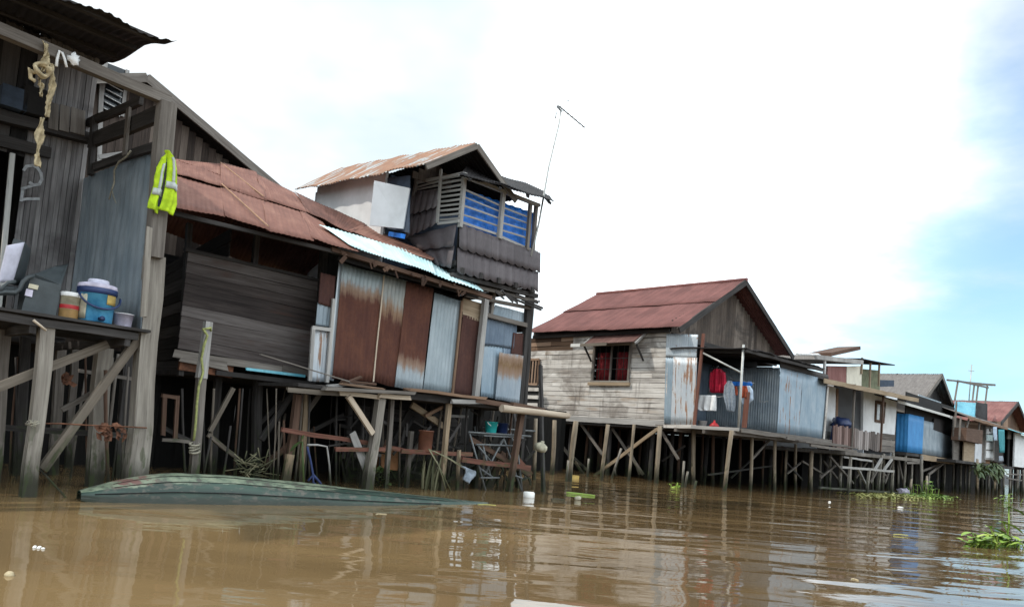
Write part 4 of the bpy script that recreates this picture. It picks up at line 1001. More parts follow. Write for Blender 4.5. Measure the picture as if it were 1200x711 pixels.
# small scraps that read as clutter
mb = MB()
for k in range(110):
    x = random.uniform(395, 625); y = random.uniform(482, 566); v = random.uniform(.15, 1.3); p = F2(x, y, v)
    a = random.uniform(0, pi); L = random.uniform(.12, .5); d = V3((cos(a), random.uniform(-.3, .3), sin(a))) * L
    mb.bar(p - d * .5, p + d * .5, random.uniform(.02, .06), .02, face=NFV)
tag(free(H2, mb, 'debris', W_DARK, 'drift sticks and board ends jammed under the landing', 'debris'), kind='stuff')
mb = MB()
for k in range(40):
    c = F2(298 + random.uniform(-14, 14), 545 + random.uniform(-8, 14), .6 + random.uniform(-.2, .2)); mb.tube([c, c + V3((random.uniform(-.3, .3), random.uniform(-.1, .1), random.uniform(-.1, .25)))], .008, 4)
free(H2, mb, 'twig_heap', REED, 'heap of dry twigs in the dark behind the boat', 'twigs')
mb = MB()
for k in range(46):
    c = F2(446 + random.uniform(-7, 9), 566 + random.uniform(-16, 4), .35 + random.uniform(-.1, .2)); leafquad(mb, c, (random.uniform(-1, 1), random.uniform(-1, .2), random.uniform(.1, .8)), random.uniform(.08, .16), .06)
free(H2, mb, 'plant', LEAF_D, 'small dark green plant growing beside the brown box under the landing', 'plant')

# ================================================================== overturned boat
BT = Fr(W(85, 582), 50.3)
bt_len = (BT.loc(W(583, 585.5))).x
def hull():
    mb = MB(); ns, nr = 60, 18
    def fn(a, b):
        x = bt_len * b; 
        wd = .40 * (sin(pi * min(1, max(.0, .03 + b * .95))) ** .55) * (1 - .45 * max(0, b - .55) / .45)
        t0 = min(1, b / .16); bow = .10 * (1 - t0) ** 2
        ht = (.06 + .30 * (1 - (1 - t0) ** 1.7)) * (1 - max(0, b - .25) / .75 * .93) 
        an = pi * a; y = -cos(an) * wd; z = (abs(sin(an)) ** .62) * ht - .06 + bow
        y += -.75 + .02 * mnoise.noise(V3((x * 1.5, a * 4, 2))); z += .012 * mnoise.noise(V3((x * 1.2, a * 5, 9)))
        return V3((x, y + .45, z))
    mb.grid(fn, nr, ns, thick=None, uvf=lambda a, b: (b, 1 - abs(a - .5) * 2))
    # inner skin just below so that the shell has thickness
    mb.grid(lambda a, b: fn(a, b) - V3((0, 0, .03)), nr, ns, uvf=lambda a, b: (b, 0))
    return mb
be = BT.empty('overturned_boat', V3((bt_len / 2, -.37, 0))); tag(be, 'long overturned wooden boat with flaking green paint half sunk in front of the houses', 'boat')
mb = hull(); sub(be, BT, V3((bt_len / 2, -.37, 0)), mb, 'hull', HULL)
ml = MB()
for k in range(40):
    b0, b1 = .03 + .9 * k / 40, .03 + .9 * (k + 1) / 40
def rub(b, dz):
    wd = .40 * (sin(pi * min(1, max(.0, .03 + b * .95))) ** .55) * (1 - .45 * max(0, b - .55) / .45); t0 = min(1, b / .16)
    ht = (.06 + .30 * (1 - (1 - t0) ** 1.7)) * (1 - max(0, b - .25) / .75 * .93); an = pi * .11
    return V3((bt_len * b, -.30 - cos(an) * wd - .012, (abs(sin(an)) ** .62) * ht - .06 + .10 * (1 - t0) ** 2 + dz))
def rub2(b, aa):
    wd = .40 * (sin(pi * min(1, max(.0, .03 + b * .95))) ** .55) * (1 - .45 * max(0, b - .55) / .45); t0 = min(1, b / .16)
    ht = (.06 + .30 * (1 - (1 - t0) ** 1.7)) * (1 - max(0, b - .25) / .75 * .93); an = pi * aa
    return V3((bt_len * b, -.30 - cos(an) * wd, (abs(sin(an)) ** .62) * ht - .06 + .10 * (1 - t0) ** 2 + .002))
ml.tube([rub(.02 + .72 * k / 50, 0) for k in range(51)], .006, 6); ml.tube([rub2(.05 + .8 * k / 50, .24) for k in range(51)], .004, 5).tube([rub2(.05 + .8 * k / 50, .36) for k in range(51)], .004, 5); sub(be, BT, V3((bt_len / 2, -.37, 0)), ml, 'rub_strake', PL_BLK)
cupb = BT.loc(W(197, 586)); mb = MB().lathe(cupb + V3((0, 0, -.02)), [(.03, 0), (.042, .06), (.045, .065), (.038, .06), (.001, .02)], 14, ax=V3((.8, .1, .5)))
mb.prism([cupb + V3(q) for q in ((-.06, 0, .0), (.02, -.03, .0), (.05, .02, .02), (-.02, .03, .05))], (0, 0, .01))
free(BT, mb, 'floating_cup', FOAM, 'crumpled white cup floating against the bow of the overturned boat', 'litter')

# ================================================================== upper house with tiled balcony
H5 = House('tiled_balcony_house', 'two-storey house whose balcony is clad in dark brown tiles with blue tarpaulin behind the rails', 'house', 597, 576.5, 46, 'stilt houses along the river')
F5 = H5.F; VB = .42
cornT = F5(538.5, 263, VB); cornB = F5(532, 318, VB); ucb = (cornT.x + cornB.x) / 2
def tile(h, A, B_, C, D, rows, name='tile_cladding', mat=T_TILE, pitch=.19, amp=.034, step=.05):
    A, B_, C, D = map(V3, (A, B_, C, D)); Wd = (B_ - A).length; nn = (B_ - A).cross(D - A).normalized()
    mb = MB()
    for r in range(rows):
        t0 = r / rows; t1 = (r + 1) / rows + .012
        a0, b0 = A.lerp(D, t0), B_.lerp(C, t0); a1, b1 = A.lerp(D, t1), B_.lerp(C, t1); up = (a1 - a0)
        def fn(a, b, a0=a0, b0=b0, a1=a1, b1=b1, up=up, r=r):
            w = (abs(sin(pi * a * Wd / pitch)) ** .8)
            lo_ = -.10 * (1 - b) * (w - .5) 
            return a0.lerp(b0, a).lerp(a1.lerp(b1, a), b) + nn * (amp * w + step * (1 - b)) + up * (lo_ * 1.2)
        mb.grid(fn, int(Wd / pitch * 8), 3, thick=nn * -.004, smooth=True, uvf=lambda a, b, r=r: (a * Wd + r * 3.1, b * .3))
    return h.P(name, mat, mb)
tile(H5, F5(533.5, 319.5, VB), F5(627, 341.5, VB), F5(632, 297, VB), F5(538.5, 263, VB), 2)
S5 = H5.S
tile(H5, S5(511, 310, ucb), S5(531.5, 314.5, ucb), S5(536.5, 264, ucb), S5(476, 279, ucb), 2)
tile(H5, S5(475.5, 281, ucb - .03), S5(512.5, 264, ucb - .03), S5(517, 222.5, ucb - .03), S5(483, 226, ucb - .03), 2)
H5.P('cladding_back', PL_BLK, MB().prism([F5(533, 318, VB + .03), F5(626, 339, VB + .03), F5(630, 297, VB + .03), F5(538, 264, VB + .03)], (0, .02, 0)))
# slats
def slats(fr_pts, n, name, mat, side, plane, w, d=.02):
    (a, b), (c, e) = fr_pts
    for i in range(n):
        t = i / max(1, n - 1); y0 = a[1] + (c[1] - a[1]) * t; x0 = a[0] + (c[0] - a[0]) * t; y1 = b[1] + (e[1] - b[1]) * t; x1 = b[0] + (e[0] - b[0]) * t
        (H5.BS if side else H5.B)(name, mat, x0, y0, x1, y1, plane, w, d)
slats((((516, 210), (543, 205)), ((513, 258), (538, 256))), 10, 'side_slat', W_SILV, True, ucb - .02, 2.4)
slats((((487, 220), (516, 212)), ((486, 226), (515, 222))), 3, 'side_slat', W_SILV, True, ucb - .02, 1.8)
H5.BS('side_rail', W_SILV, 513, 262, 538, 259, ucb - .05, 3, .03)
H5.BS('side_rail', W_SILV, 488, 214, 543, 203, ucb - .05, 3, .03)
H5.BS('side_post', W_SILV, 512.5, 261, 517, 198, ucb - .06, 3, .04)
H5.BS('side_post', W_GREY, 485, 230, 489, 206, ucb - .05, 4, .05)
H5.B('balcony_post', W_SILV, 539, 266, 544.5, 203, VB - .02, 4.5, .07)
H5.B('balcony_post', W_SILV, 585, 280, 590, 225, VB - .03, 5, .07)
H5.B('balcony_post', W_GREY, 617.5, 293, 621.5, 238, VB - .02, 4, .06)
H5.B('balcony_post', W_GREY, 624, 296, 628.5, 239, VB + .02, 4, .06)
for (a, b, c, d, w) in ((544, 222, 586, 241, 2.2), (544, 231, 586, 248, 1.6), (543, 241, 585, 256, 2.2), (542, 251.5, 584, 265, 2.), (541, 260.5, 584, 275, 3.)):
    H5.B('rail', W_SILV, a, b, c, d, VB + .02, w, .02)
for (a, b, c, d, w) in ((589, 243, 619, 254.5, 2.), (588, 251, 619, 262, 1.6), (588, 261, 619, 270, 2.), (587, 269.5, 618, 279, 2.), (586, 277, 630, 296, 3.)):
    H5.B('rail', W_SILV, a, b, c, d, VB + .02, w, .02)
H5.B('balcony_beam', W_SILV, 538, 204, 632, 241, VB - .05, 4, .07)
H5.P('tarpaulin', TARP, MB().grid(lambda a, b: F5(542, 265, VB + .12).lerp(F5(626, 294, VB + .12), a).lerp(F5(545, 222, VB + .12).lerp(F5(627, 250, VB + .12), a), b) + V3((0, .03 * sin(a * 23) * sin(b * 3) + .02 * sin(a * 57 + b * 5), 0)), 50, 10, thick=(0, .006, 0)))
# floor, inner walls, roofs
bz = cornB.z; tz = F5(544, 203, VB).z; u1 = F5(628, 300, VB).x
SD = H5.S(366, 231, ucb + .1).y; sv = S5(483, 226, ucb).y
H5.P('balcony_floor', W_DARK, quadslab((ucb, VB, bz + .2), (u1, VB, bz + .2), (u1, VB + 2.2, bz + .2), (ucb, VB + 2.2, bz + .2), (0, 0, -.08)))
for k in range(5): H5.P('floor_joist', W_DARK, MB().bar((ucb + .1 + k * (u1 - ucb - .2) / 4, VB - .1, bz + .03), (ucb + .1 + k * (u1 - ucb - .2) / 4, VB + 2.2, bz + .03), .07, .1, face=(0, 0, 1)))
H5.B('floor_beam', W_DARK, 529, 322, 629, 347, VB + .03, 5, .08); H5.B('floor_beam', W_GREY, 545, 333, 628, 353, VB + .1, 4, .06)
for k in range(8):
    x = random.uniform(545, 622); H5.B('scrap_lath', W_DARK, x, 330 + (x - 545) * .23 + random.uniform(0, 9), x + random.uniform(8, 20), 334 + (x - 545) * .25 + random.uniform(0, 10), VB - .04, 2, .02)
apx = F5(558.5, 168, VB - .1); lex = F5(499, 192, VB - .1); 
rex = V3((2 * apx.x - lex.x, VB - .1, lex.z)); leb = H5.S(346, 223.5, lex.x); zoff = 0
rl_ = leb.y
a0 = apx; a1 = H5.F(347, 219, 0); 
ridge_back = H5.S(347, 216, apx.x)
H5.P('roof', R_MIX, MB().corr(V3((lex.x, rl_, leb.z)), lex, apx, V3((apx.x, rl_, ridge_back.z if abs(ridge_back.z - apx.z) < .8 else apx.z)), .09, .014, 10, .004, sag=.02, ragged=.05), 'rust-streaked silver slope')
H5.P('roof', R_DARK, MB().corr(rex, V3((rex.x, rl_, rex.z)), V3((apx.x, rl_, apx.z)), apx, .09, .012, 8, .004, sag=.015, ragged=.03))
barge(H5, apx, lex, rex, VB - .12, W_GREY, .10, .03, dn=.05)
gable_wall(H5, apx, lex + V3((.15, 0, .08)), rex + V3((-.15, 0, .08)), VB + 1.0, tz, W_GABL, 14, .12)
# lean-to roof over the balcony
q0, q1 = F5(538, 203, VB - .35), F5(650, 236, VB - .35); q3, q2 = F5(552, 193, VB + 1.0), F5(640, 226, VB + 1.3)
H5.P('balcony_roof', R_DARK, MB().corr(q0, q1, q2, q3, .08, .005, 8, .012, sag=.03, ragged=.06))
H5.P('balcony_roof', R_DARK, MB().corr(q0 + V3((.1, .1, .04)), q1 + V3((-.2, .1, .05)), q2 + V3((0, 0, .05)), q3 + V3((0, 0, .05)), .08, .005, 8, .01, sag=.03, ragged=.05))
for t in (.1, .4, .7, .95):
    H5.P('roof_batten', W_DARK, MB().bar(q0.lerp(q1, t) + V3((0, 0, -.06)), q3.lerp(q2, t) + V3((0, 0, -.06)), .04, .05, face=(1, 0, 0)))
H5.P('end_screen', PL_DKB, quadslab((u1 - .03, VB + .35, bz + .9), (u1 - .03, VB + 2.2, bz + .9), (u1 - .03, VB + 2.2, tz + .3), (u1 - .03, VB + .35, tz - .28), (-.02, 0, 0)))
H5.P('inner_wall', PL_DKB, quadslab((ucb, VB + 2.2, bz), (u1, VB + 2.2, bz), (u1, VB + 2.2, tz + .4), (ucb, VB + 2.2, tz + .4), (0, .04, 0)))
# white side wall with a shutter
rbz = ridge_back.z if abs(ridge_back.z - apx.z) < .8 else apx.z
def zroof5(v):
    t = (v - lex.y) / (rl_ - lex.y); zl5 = lex.z + (leb.z - lex.z) * t; za5 = apx.z + (rbz - apx.z) * t
    return zl5 + (us - lex.x) / (apx.x - lex.x) * (za5 - zl5) - .02
wz0 = bz - .6; us = ucb - .60
H5.P('side_wall', PL_WHT, MB().prism([(us, sv + .02, wz0), (us, S5(371, 229, us).y, wz0), (us, S5(371, 229, us).y, zroof5(S5(371, 229, us).y)), (us, sv + .02, zroof5(sv + .02))], (.06, 0, 0)))
H5.P('back_wall', PL_GRY, quadslab((us, rl_ - .4, wz0), (u1, rl_ - .4, wz0), (u1, rl_ - .4, tz + .2), (us, rl_ - .4, tz + .2), (0, .06, 0)))
H5.P('side_wall', PL_GRY, quadslab((u1, VB + 2.2, wz0), (u1, rl_ - .4, wz0), (u1, rl_ - .4, tz + .2), (u1, VB + 2.2, tz + .2), (-.06, 0, 0)))
wq = [H5.S(x, y, us - .015) for x, y in ((455, 268), (480, 273), (481, 206), (455, 209))]
wn = H5.P('window', PL_DKB, MB().prism(wq, (-.02, 0, 0)))
hin = H5.S(478, 268, us - .05); fs = [H5.S(472.5, 268, us - .06), H5.S(480, 220.5, us - .06), H5.S(438.5, 211.5, us - .42), H5.S(433, 264, us - .42)]
H5.P('shutter', PL_GRY, MB().prism(fs, (.025, .01, 0)), parent=wn)
H5.P('blue_sill', TARP, MB().bar(H5.S(456, 274, us - .05), H5.S(474, 277, us - .05), .08, .03, face=NFU))
# lower storey corner posts down to the water
H5.PO('post', W_DARK, 556, 576, 577, 330, 5, v=.75)
H5.PO('post', W_DARK, 607, 577, 624, 340, 5, v=.8)
for (x, v) in ((500, 3.), (560, 3.), (610, 3.), (520, 6.), (600, 6.)):
    b = F5(x, 500, v); H5.P('post', W_DARK, MB().bar((b.x, v, -.5), (b.x, v, wz0 + .1), .14, .14, face=NFV))
H5.P('lower_wall', W_DARK, boards((us, 2.2, -.6), (u1, 2.2, -.6), (u1, 2.2, bz), (us, 2.2, bz), 18, False, .024, NFV))
H5.P('lower_wall', W_GREY, boards((u1, rl_ - .5, .9), (u1, 2.2, .9), (u1, 2.2, bz), (u1, rl_ - .5, bz), 12, False, .024, NFU))
# antenna
ab = F5(622, 300, VB - .02); an = H5.empty('tv_antenna', ab); tag(an, 'tall thin television antenna mast leaning above the tiled balcony', 'antenna')
mt = F5(657.5, 128, VB - .02)
sub(an, H5, ab, MB().tube([ab, F5(631.5, 262, VB - .02), F5(643, 196, VB - .02), F5(655, 146, VB - .02), mt], .022, 7, .014), 'mast', MAST)
bm = (F5(654.5, 124, VB - .1), F5(685, 149.5, VB + .15)); sub(an, H5, ab, MB().tube(bm, .016, 6), 'boom', WIRE)
el = MB()
for k in range(7):
    c = bm[0].lerp(bm[1], .05 + k * .15); L = .16 - .008 * k; el.tube([c - V3((.25, .9, .12)).normalized() * L, c + V3((.25, .9, .12)).normalized() * L], .006, 5)
sub(an, H5, ab, el, 'elements', WIRE)
sub(an, H5, ab, MB().tube([F5(651, 139, VB), F5(652, 132, VB)], .012, 5).tube([F5(663, 119, VB), F5(667, 118, VB)], .01, 5).tube([F5(652.5, 124, VB), F5(658, 131, VB)], .02, 5), 'bracket', WIRE)
# ================================================================== bleached plank house with the porch and washing
H3 = House('gabled_stilt_house', 'sun-bleached plank house with a red rusted gable roof and washing on its porch', 'house', 849, 574, 45, 'stilt houses along the river')
F3, S3 = H3.F, H3.S
# u=0 is the side wall that faces the camera
cw = S3(779, 497, 0); ct = S3(780, 389, 0); ZF3 = cw.z; VG = cw.y - .1
wl = S3(612, 490, 0); vL = wl.y
zt3 = ct.z
def pl(y, z, u=0.): return V3((u, y, z))
# wall boards in courses, with the window opening left free
wn0, wn1 = S3(694.5, 446, 0), S3(740, 403, 0)
yA, yB = wn0.y, wn1.y                       # yA farther back
zA = wn0.z; zB = wn1.z
ncs = 18; hh = (zt3 - ZF3) / ncs
mbw = MB(); mbb = MB()
vU = S3(672, 400, 0).y
def course(y0, y1, z, tgt, nb=1):
    cuts = [y0] + sorted([random.uniform(y0, y1) for _ in range(nb)], reverse=y0 > y1) + [y1]
    for a, b in zip(cuts[:-1], cuts[1:]):
        if abs(a - b) < .05: continue
        o = random.uniform(-.006, .006)
        tgt.bar((o, a, z + random.uniform(-.006, .006)), (o, b, z + random.uniform(-.006, .006)), hh - .012, .022, face=NFU, jit=.003 if abs(a - b) > 1 else 0)
for i in range(ncs):
    z = ZF3 + hh * (i + .5)
    up = z > zt3 - 2.6 * hh
    lo, hi = z - hh / 2, z + hh / 2
    y0 = vL; y1 = cw.y
    tgt = mbw
    if up:
        course(vL, vU, z, mbb, 1); y0 = vU
    if hi > zA + .03 and lo < zB - .03:
        course(y0, yA + .02, z, mbw, 1); course(yB - .02, y1, z, mbw, 1 if random.random() < .4 else 0)
    else: course(y0, y1, z, mbw, random.choice((0, 0, 1, 1)))
H3.P('side_wall', W_PALE, mbw); H3.P('side_wall', W_WARM, mbb, 'browner boards under the eave at the far end')
H3.P('wall_lining', W_DARK,
     MB().prism([(.05, cw.y, ZF3), (.05, yB, ZF3), (.05, yB, zt3), (.05, cw.y, zt3)], (.02, 0, 0)).prism([(.05, yA, ZF3), (.05, vL, ZF3), (.05, vL, zt3), (.05, yA, zt3)], (.02, 0, 0)).prism([(.052, yB, ZF3), (.052, yA, ZF3), (.052, yA, zA), (.052, yB, zA)], (.016, 0, 0)).prism([(.052, yB, zB), (.052, yA, zB), (.052, yA, zt3), (.052, yB, zt3)], (.016, 0, 0)))
# bottom sill boards, darker and split
H3.P('sill_board', W_SILV, MB().bar((-.02, vL, ZF3 + .02), (-.02, cw.y, ZF3 + .02), .17, .03, face=NFU, jit=.01))
# window: frame, bars, red curtains and awning
wf = MB(); wd = .07
for (a, b) in ((yA, yA), (yB, yB)): wf.bar((-.03, a, zA - .05), (-.03, b, zB + .03), wd, .06, face=NFU)
wf.bar((-.034, yA + .05, zA - .03), (-.034, yB - .05, zA - .03), wd, .06, face=NFU); wf.bar((-.034, yA, zB), (-.034, yB, zB), wd, .06, face=NFU); wf.bar((-.03, (yA + yB) / 2, zA), (-.03, (yA + yB) / 2, zB), .05, .05, face=NFU)
win = H3.P('window', W_GREY, wf)
gr = MB()
for k in range(1, 6):
    if k != 3: y = yA + (yB - yA) * k / 6; gr.tube([(-.02, y, zA), (-.02, y, zB)], .012, 5)
for t in (.32, .62): z = zA + (zB - zA) * t; gr.tube([(-.025, yA, z), (-.025, yB, z)], .012, 5)
H3.P('window_bars', W_DARK, gr, parent=win)
for (t0, t1) in ((.04, .44), (.58, .97)):
    cmb = MB(); cmb.grid(lambda a, b, t0=t0, t1=t1: V3((.10 + .03 * sin(a * 26), yA + (yB - yA) * (t0 + (t1 - t0) * a), zA + (zB - zA) * (.02 + .78 * b))), 36, 2, thick=(.008, 0, 0)); H3.P('curtain', CL_CURT, cmb, parent=win)
H3.P('interior', PL_BLK, MB().prism([(.5, yB - .3, zA - .2), (.5, yA + .3, zA - .2), (.5, yA + .3, zB + .3), (.5, yB - .3, zB + .3)], (.03, 0, 0)), parent=win)
H3.P('window_sill', W_TIMB, MB().bar((-.06, yA + .12, zA - .10), (-.06, yB - .08, zA - .10), .10, .08, face=NFU), parent=win)
aw0, aw1 = S3(684, 402, -.55).y, S3(742, 402, -.55).y; zaw = S3(715, 402, -.55).z; zab = S3(720, 391.5, -.02).z
awm = MB().corr(V3((-.55, aw0, zaw + .0)), V3((-.55, aw1, zaw + .02)), V3((-.02, aw1, zab + .02)), V3((-.02, aw0, zab)), .076, .009, 5, .004, sag=.01)
awn = H3.P('window_awning', R_AWN, awm)
for y in (aw0 + .05, aw1 - .05):
    H3.P('awning_bracket', W_SILV, MB().bar((-.52, y, zaw - .03), (-.04, y, zab - .04), .07, .035, face=(0, 1, 0)), parent=awn); H3.P('awning_bracket', W_DARK, MB().bar((-.48, y, zaw - .02), (-.05, y, zaw - .48), .05, .04, face=(0, 1, 0)), parent=awn)
H3.P('awning_lath', W_BRC, MB().bar((-.56, aw0 + .35, zaw - .03), (-.56, aw0 - .9, zaw - .02), .09, .025, face=NFU), parent=awn)
H3.P('awning_lath', W_WHT, MB().bar((-.57, aw0 + .5, zaw - .03), (-.57, aw0 + .12, zaw - .03), .10, .025, face=NFU), parent=awn)
# lattice window and step boards at the far end
lt = MB(); p, q = S3(616, 450, -.05), S3(632, 421, -.05)
for k in range(5): y = p.y + (q.y - p.y) * k / 4; lt.bar((-.05, y, p.z), (-.05, y, q.z), .05 if k % 4 else .09, .03, face=NFU)
lt.bar((-.06, p.y, q.z), (-.06, q.y, q.z), .08, .03, face=NFU); lt.bar((-.06, p.y, p.z), (-.06, q.y, p.z), .08, .03, face=NFU)
lw = H3.P('window', W_WARM, lt); H3.P('pane', PL_BLK, MB().prism([(-.015, p.y, p.z), (-.015, q.y, p.z), (-.015, q.y, q.z), (-.015, p.y, q.z)], (-.01, 0, 0)), parent=lw)
for k in range(3):
    z = S3(620, 456 + 9 * k, -.3).z; H3.P('step_board', W_PALE, MB().bar(V3((-.3, S3(612, 460, -.3).y, z)), V3((-.3, S3(631, 460, -.3).y, z)), .12, .04, face=NFU, jit=.003))
H3.P('step_back', PL_BLK, MB().prism([S3(x, y, -.27) for x, y in ((612, 475), (631, 476), (631, 452), (612, 450))], (.02, 0, 0)))
# roof
UO = -.38
el_ = S3(797, 383, UO); vg = el_.y; ap3 = F3(875, 327.5, vg); er_ = F3(931, 411, vg)
ebk = S3(616, 388, UO); vbk = ebk.y
er_.z = er_.z * .5 + el_.z * .5
l_b = V3((UO, vbk, ebk.z * .5 + el_.z * .5)); a_b = V3((ap3.x, vbk, ap3.z)); nrow = 2
for k in range(nrow):
    up_ = V3((-.5, 0, .86)); o0 = up_ * .014; o1 = up_ * -.006; t0 = k / nrow; t1 = (k + 1) / nrow + (.05 if k < nrow - 1 else 0)
    H3.P('roof_course', R_RED, MB().corr(l_b.lerp(a_b, t0) + o0, el_.lerp(ap3, t0) + o0, el_.lerp(ap3, t1) + o1, l_b.lerp(a_b, t1) + o1, .076, .007, 5, .004, sag=.012, ragged=.02))
H3.P('roof', R_RED, MB().corr(er_, V3((er_.x, vbk, er_.z)), V3((ap3.x, vbk, ap3.z)), ap3, .076, .010, 10, .004, sag=.02, ragged=.03))
H3.P('ridge_cap', R_RED, MB().tube([V3((ap3.x, vg - .02, ap3.z + .0)), V3((ap3.x, vbk, ap3.z + .0))], .06, 8))
barge(H3, ap3, el_, er_, vg + .02, W_DARK, .17, .05, dn=.09)
barge(H3, ap3 + V3((0, 0, .0)), el_, er_, vg + .09, W_GREY, .06, .03, dn=.06)
gable_wall(H3, ap3, V3((0.02, vg, el_.z + .40 * (ap3.z - el_.z) / (ap3.x - el_.x) - .02)), er_ + V3((-.4, 0, .35)), vg + .55, zt3 - .1, W_GABL, 34, .26)
H3.P('gable_plate', W_DARK, MB().bar((0, vg + .5, zt3 - .1), (er_.x - .3, vg + .5, zt3 - .12), .14, .06, face=NFV))
VGW = vg + .55
ur = er_.x - .45
H3.P('eave_board', W_DARK, MB().bar((.03, vbk, zt3 + .12), (.03, cw.y, zt3 + .12), .26, .03, face=NFU))
H3.P('wall_plate', W_DARK, MB().bar((-.08, vbk + -.1, zt3 + .02), (-.08, cw.y, zt3 + .02), .1, .08, face=NFU))
H3.P('back_wall', W_DARK, boards((0, vL, ZF3), (ur, vL, ZF3), (ur, vL, zt3), (0, vL, zt3), 12, False, .024, NFV))
H3.P('side_wall', W_GREY, boards((ur, vL, ZF3), (ur, VGW, ZF3), (ur, VGW, zt3), (ur, vL, zt3), 12, False, .024, NFU))
gable_wall(H3, V3((ap3.x, vbk, ap3.z)), V3((0, vbk, zt3)), V3((ur, vbk, zt3)), vL, zt3 - .1, W_DARK, 20, .14)
# zinc end panel continuing the side wall to the porch
def ssheet(tl, tr, br, bl, u, mat, name='zinc_panel', amp=.008, label=None, pitch=.076):
    q = [S3(x, y, u) for x, y in (bl, br, tr, tl)]; return H3.P(name, mat, MB().corr(*q, pitch=pitch, amp=amp, ny=8, sag=.006), label)
ssheet((781, 391), (818, 392), (816, 420), (780, 418), -.03, Z_R7, label='pale upper sheet with a rusty corner')
ssheet((780, 416), (791, 417), (789, 497), (778, 496), -.02, Z_BLUE)
ssheet((789, 418), (817, 419), (814, 498), (786, 497), -.05, Z_R6, label='pale sheet with long rust streaks')
H3.BS('porch_post', W_RED, 813.5, 499, 824.5, 391, -.04, 3.2, .06)
H3.BS('panel_rail', W_PALE, 778, 499, 816, 500, -.07, 4, .05)
# porch: floor, pole, inner walls
pc = S3(866, 504, 0); vP = pc.y; zP = pc.z
u1 = F3(910, 505, vP).x; uend = F3(965, 515, vP).x; vB = VGW - .05
v817 = S3(816, 498, 0).y
H3.P('porch_floor', W_GREY, boards((-.05, vP - .05, ZF3 - .03), (uend, vP - .05, ZF3 - .03), (uend, VGW + .3, ZF3 - .03), (-.05, VGW + .3, ZF3 - .03), 9, False, .03, (0, 0, 1)))
H3.P('floor_edge', W_SILV, MB().bar((-.09, v817 + .1, ZF3 - .03), (-.09, vP - .05, ZF3 - .03), .09, .04, face=NFU, jit=.006)); H3.P('floor_edge', W_GREY, MB().bar((-.05, vP - .09, ZF3 - .05), (uend + .4, vP - .09, ZF3 - .05), .12, .04, face=NFV, jit=.01))
for k in range(3): H3.P('floor_beam', W_GREY, MB().bar((-.1, vP + .1 + k * .9, ZF3 - .13), (uend + .2, vP + .1 + k * .9, ZF3 - .13), .11, .08, face=NFV, jit=.01))
H3.P('floor_beam', W_GREY, MB().bar((u1 - .2, vP - .4, ZF3 - .12), (uend + .9, vP - .4, ZF3 - .16), .08, .05, face=NFV, jit=.01)); H3.P('floor_beam', W_GREY, MB().bar((u1 + .7, vP - .7, ZF3 - .26), (uend + .9, vP - .7, ZF3 - .30), .08, .05, face=NFV, jit=.01))
H3.P('walkway', W_GREY, boards((u1 + .3, vP - .75, ZF3 - .2), (uend + 1., vP - .75, ZF3 - .2), (uend + 1., vP - .1, ZF3 - .14), (u1 + .3, vP - .1, ZF3 - .14), 3, False, .03, (0, 0, 1)))
H3.P('shade_under_wall', W_UNDR, boards((-.1, vL - .1, -.6), (ur + .5, vL - .1, -.6), (ur + .5, vL - .1, ZF3 - .1), (-.1, vL - .1, ZF3 - .1), 30, True, .03, NFV, gap=.0))  # black boards added to close off light below the house
H3.P('shade_under_wall', W_UNDR, boards((ur - .3, vL, -.6), (ur - .3, VGW, -.6), (ur - .3, VGW, ZF3 - .15), (ur - .3, vL, ZF3 - .15), 24, True, .03, NFU, gap=.0))
H3.P('house_floor', W_DARK, quadslab((0.02, VGW, ZF3 - .06), (ur, VGW, ZF3 - .06), (ur, vL, ZF3 - .06), (0.02, vL, ZF3 - .06), (0, 0, -.08)))
pole_t = S3(870, 404, 0)
H3.P('porch_pole', MAST, MB().tube([V3((-.03, vP, ZF3 - .1)), V3((-.03, vP, pole_t.z))], .035, 8))
H3.P('porch_rail', MAST, MB().tube([S3(823, 413, -.03), V3((-.03, vP, S3(867.5, 437, 0).z))], .028, 7))
zw = S3(820, 419, 0).z
H3.P('porch_shade_panel', W_UNDR, quadslab((.02, vB + .12, zw - .1), (uend, vB + .12, zw - .4), (uend, vB + .12, zt3 + .1), (.02, vB + .12, zt3 + .1), (0, .03, 0)))  # near-black panel standing in for shade in the open band under the awning
H3.P('porch_back_wall', Z_DARK, MB().corr(V3((.0, vB, ZF3)), V3((u1 + .1, vB, ZF3)), V3((u1 + .1, vB, zw + .1)), V3((0, vB, zw + .1)), sag=.006))
zr0 = F3(912, 430, vP).z; zr1 = F3(965, 444, vP).z
H3.P('room_side_wall', Z_OLD, MB().corr(V3((u1, vB, ZF3)), V3((u1, vP, ZF3)), V3((u1, vP, zr0)), V3((u1, vB, zr0)), sag=.008))
H3.P('room_front_wall', Z_BRUN, MB().corr(V3((u1 - .02, vP - .02, ZF3)), V3((u1 + (uend - u1) * .45, vP - .02, ZF3)), V3((u1 + (uend - u1) * .45, vP - .02, zr0 * .6 + zr1 * .4)), V3((u1 - .02, vP - .02, zr0)), sag=.008), 'pale blue front sheets with rust runs')
H3.P('room_front_wall', Z_BLUE, MB().corr(V3((u1 + (uend - u1) * .44, vP - .03, ZF3)), V3((uend, vP - .03, ZF3)), V3((uend, vP - .03, zr1)), V3((u1 + (uend - u1) * .44, vP - .03, zr0 * .6 + zr1 * .4)), sag=.008))
H3.P('end_board', W_PALE, MB().bar((uend - .15, vP - .07, ZF3), (uend - .02, vP - .07, zr1 - .2), .12, .02, face=NFV))
H3.P('room_end_wall', Z_OLD, MB().corr(V3((uend, vP, ZF3)), V3((uend, vB, ZF3)), V3((uend, vB, zr1)), V3((uend, vP, zr1)), sag=.008))
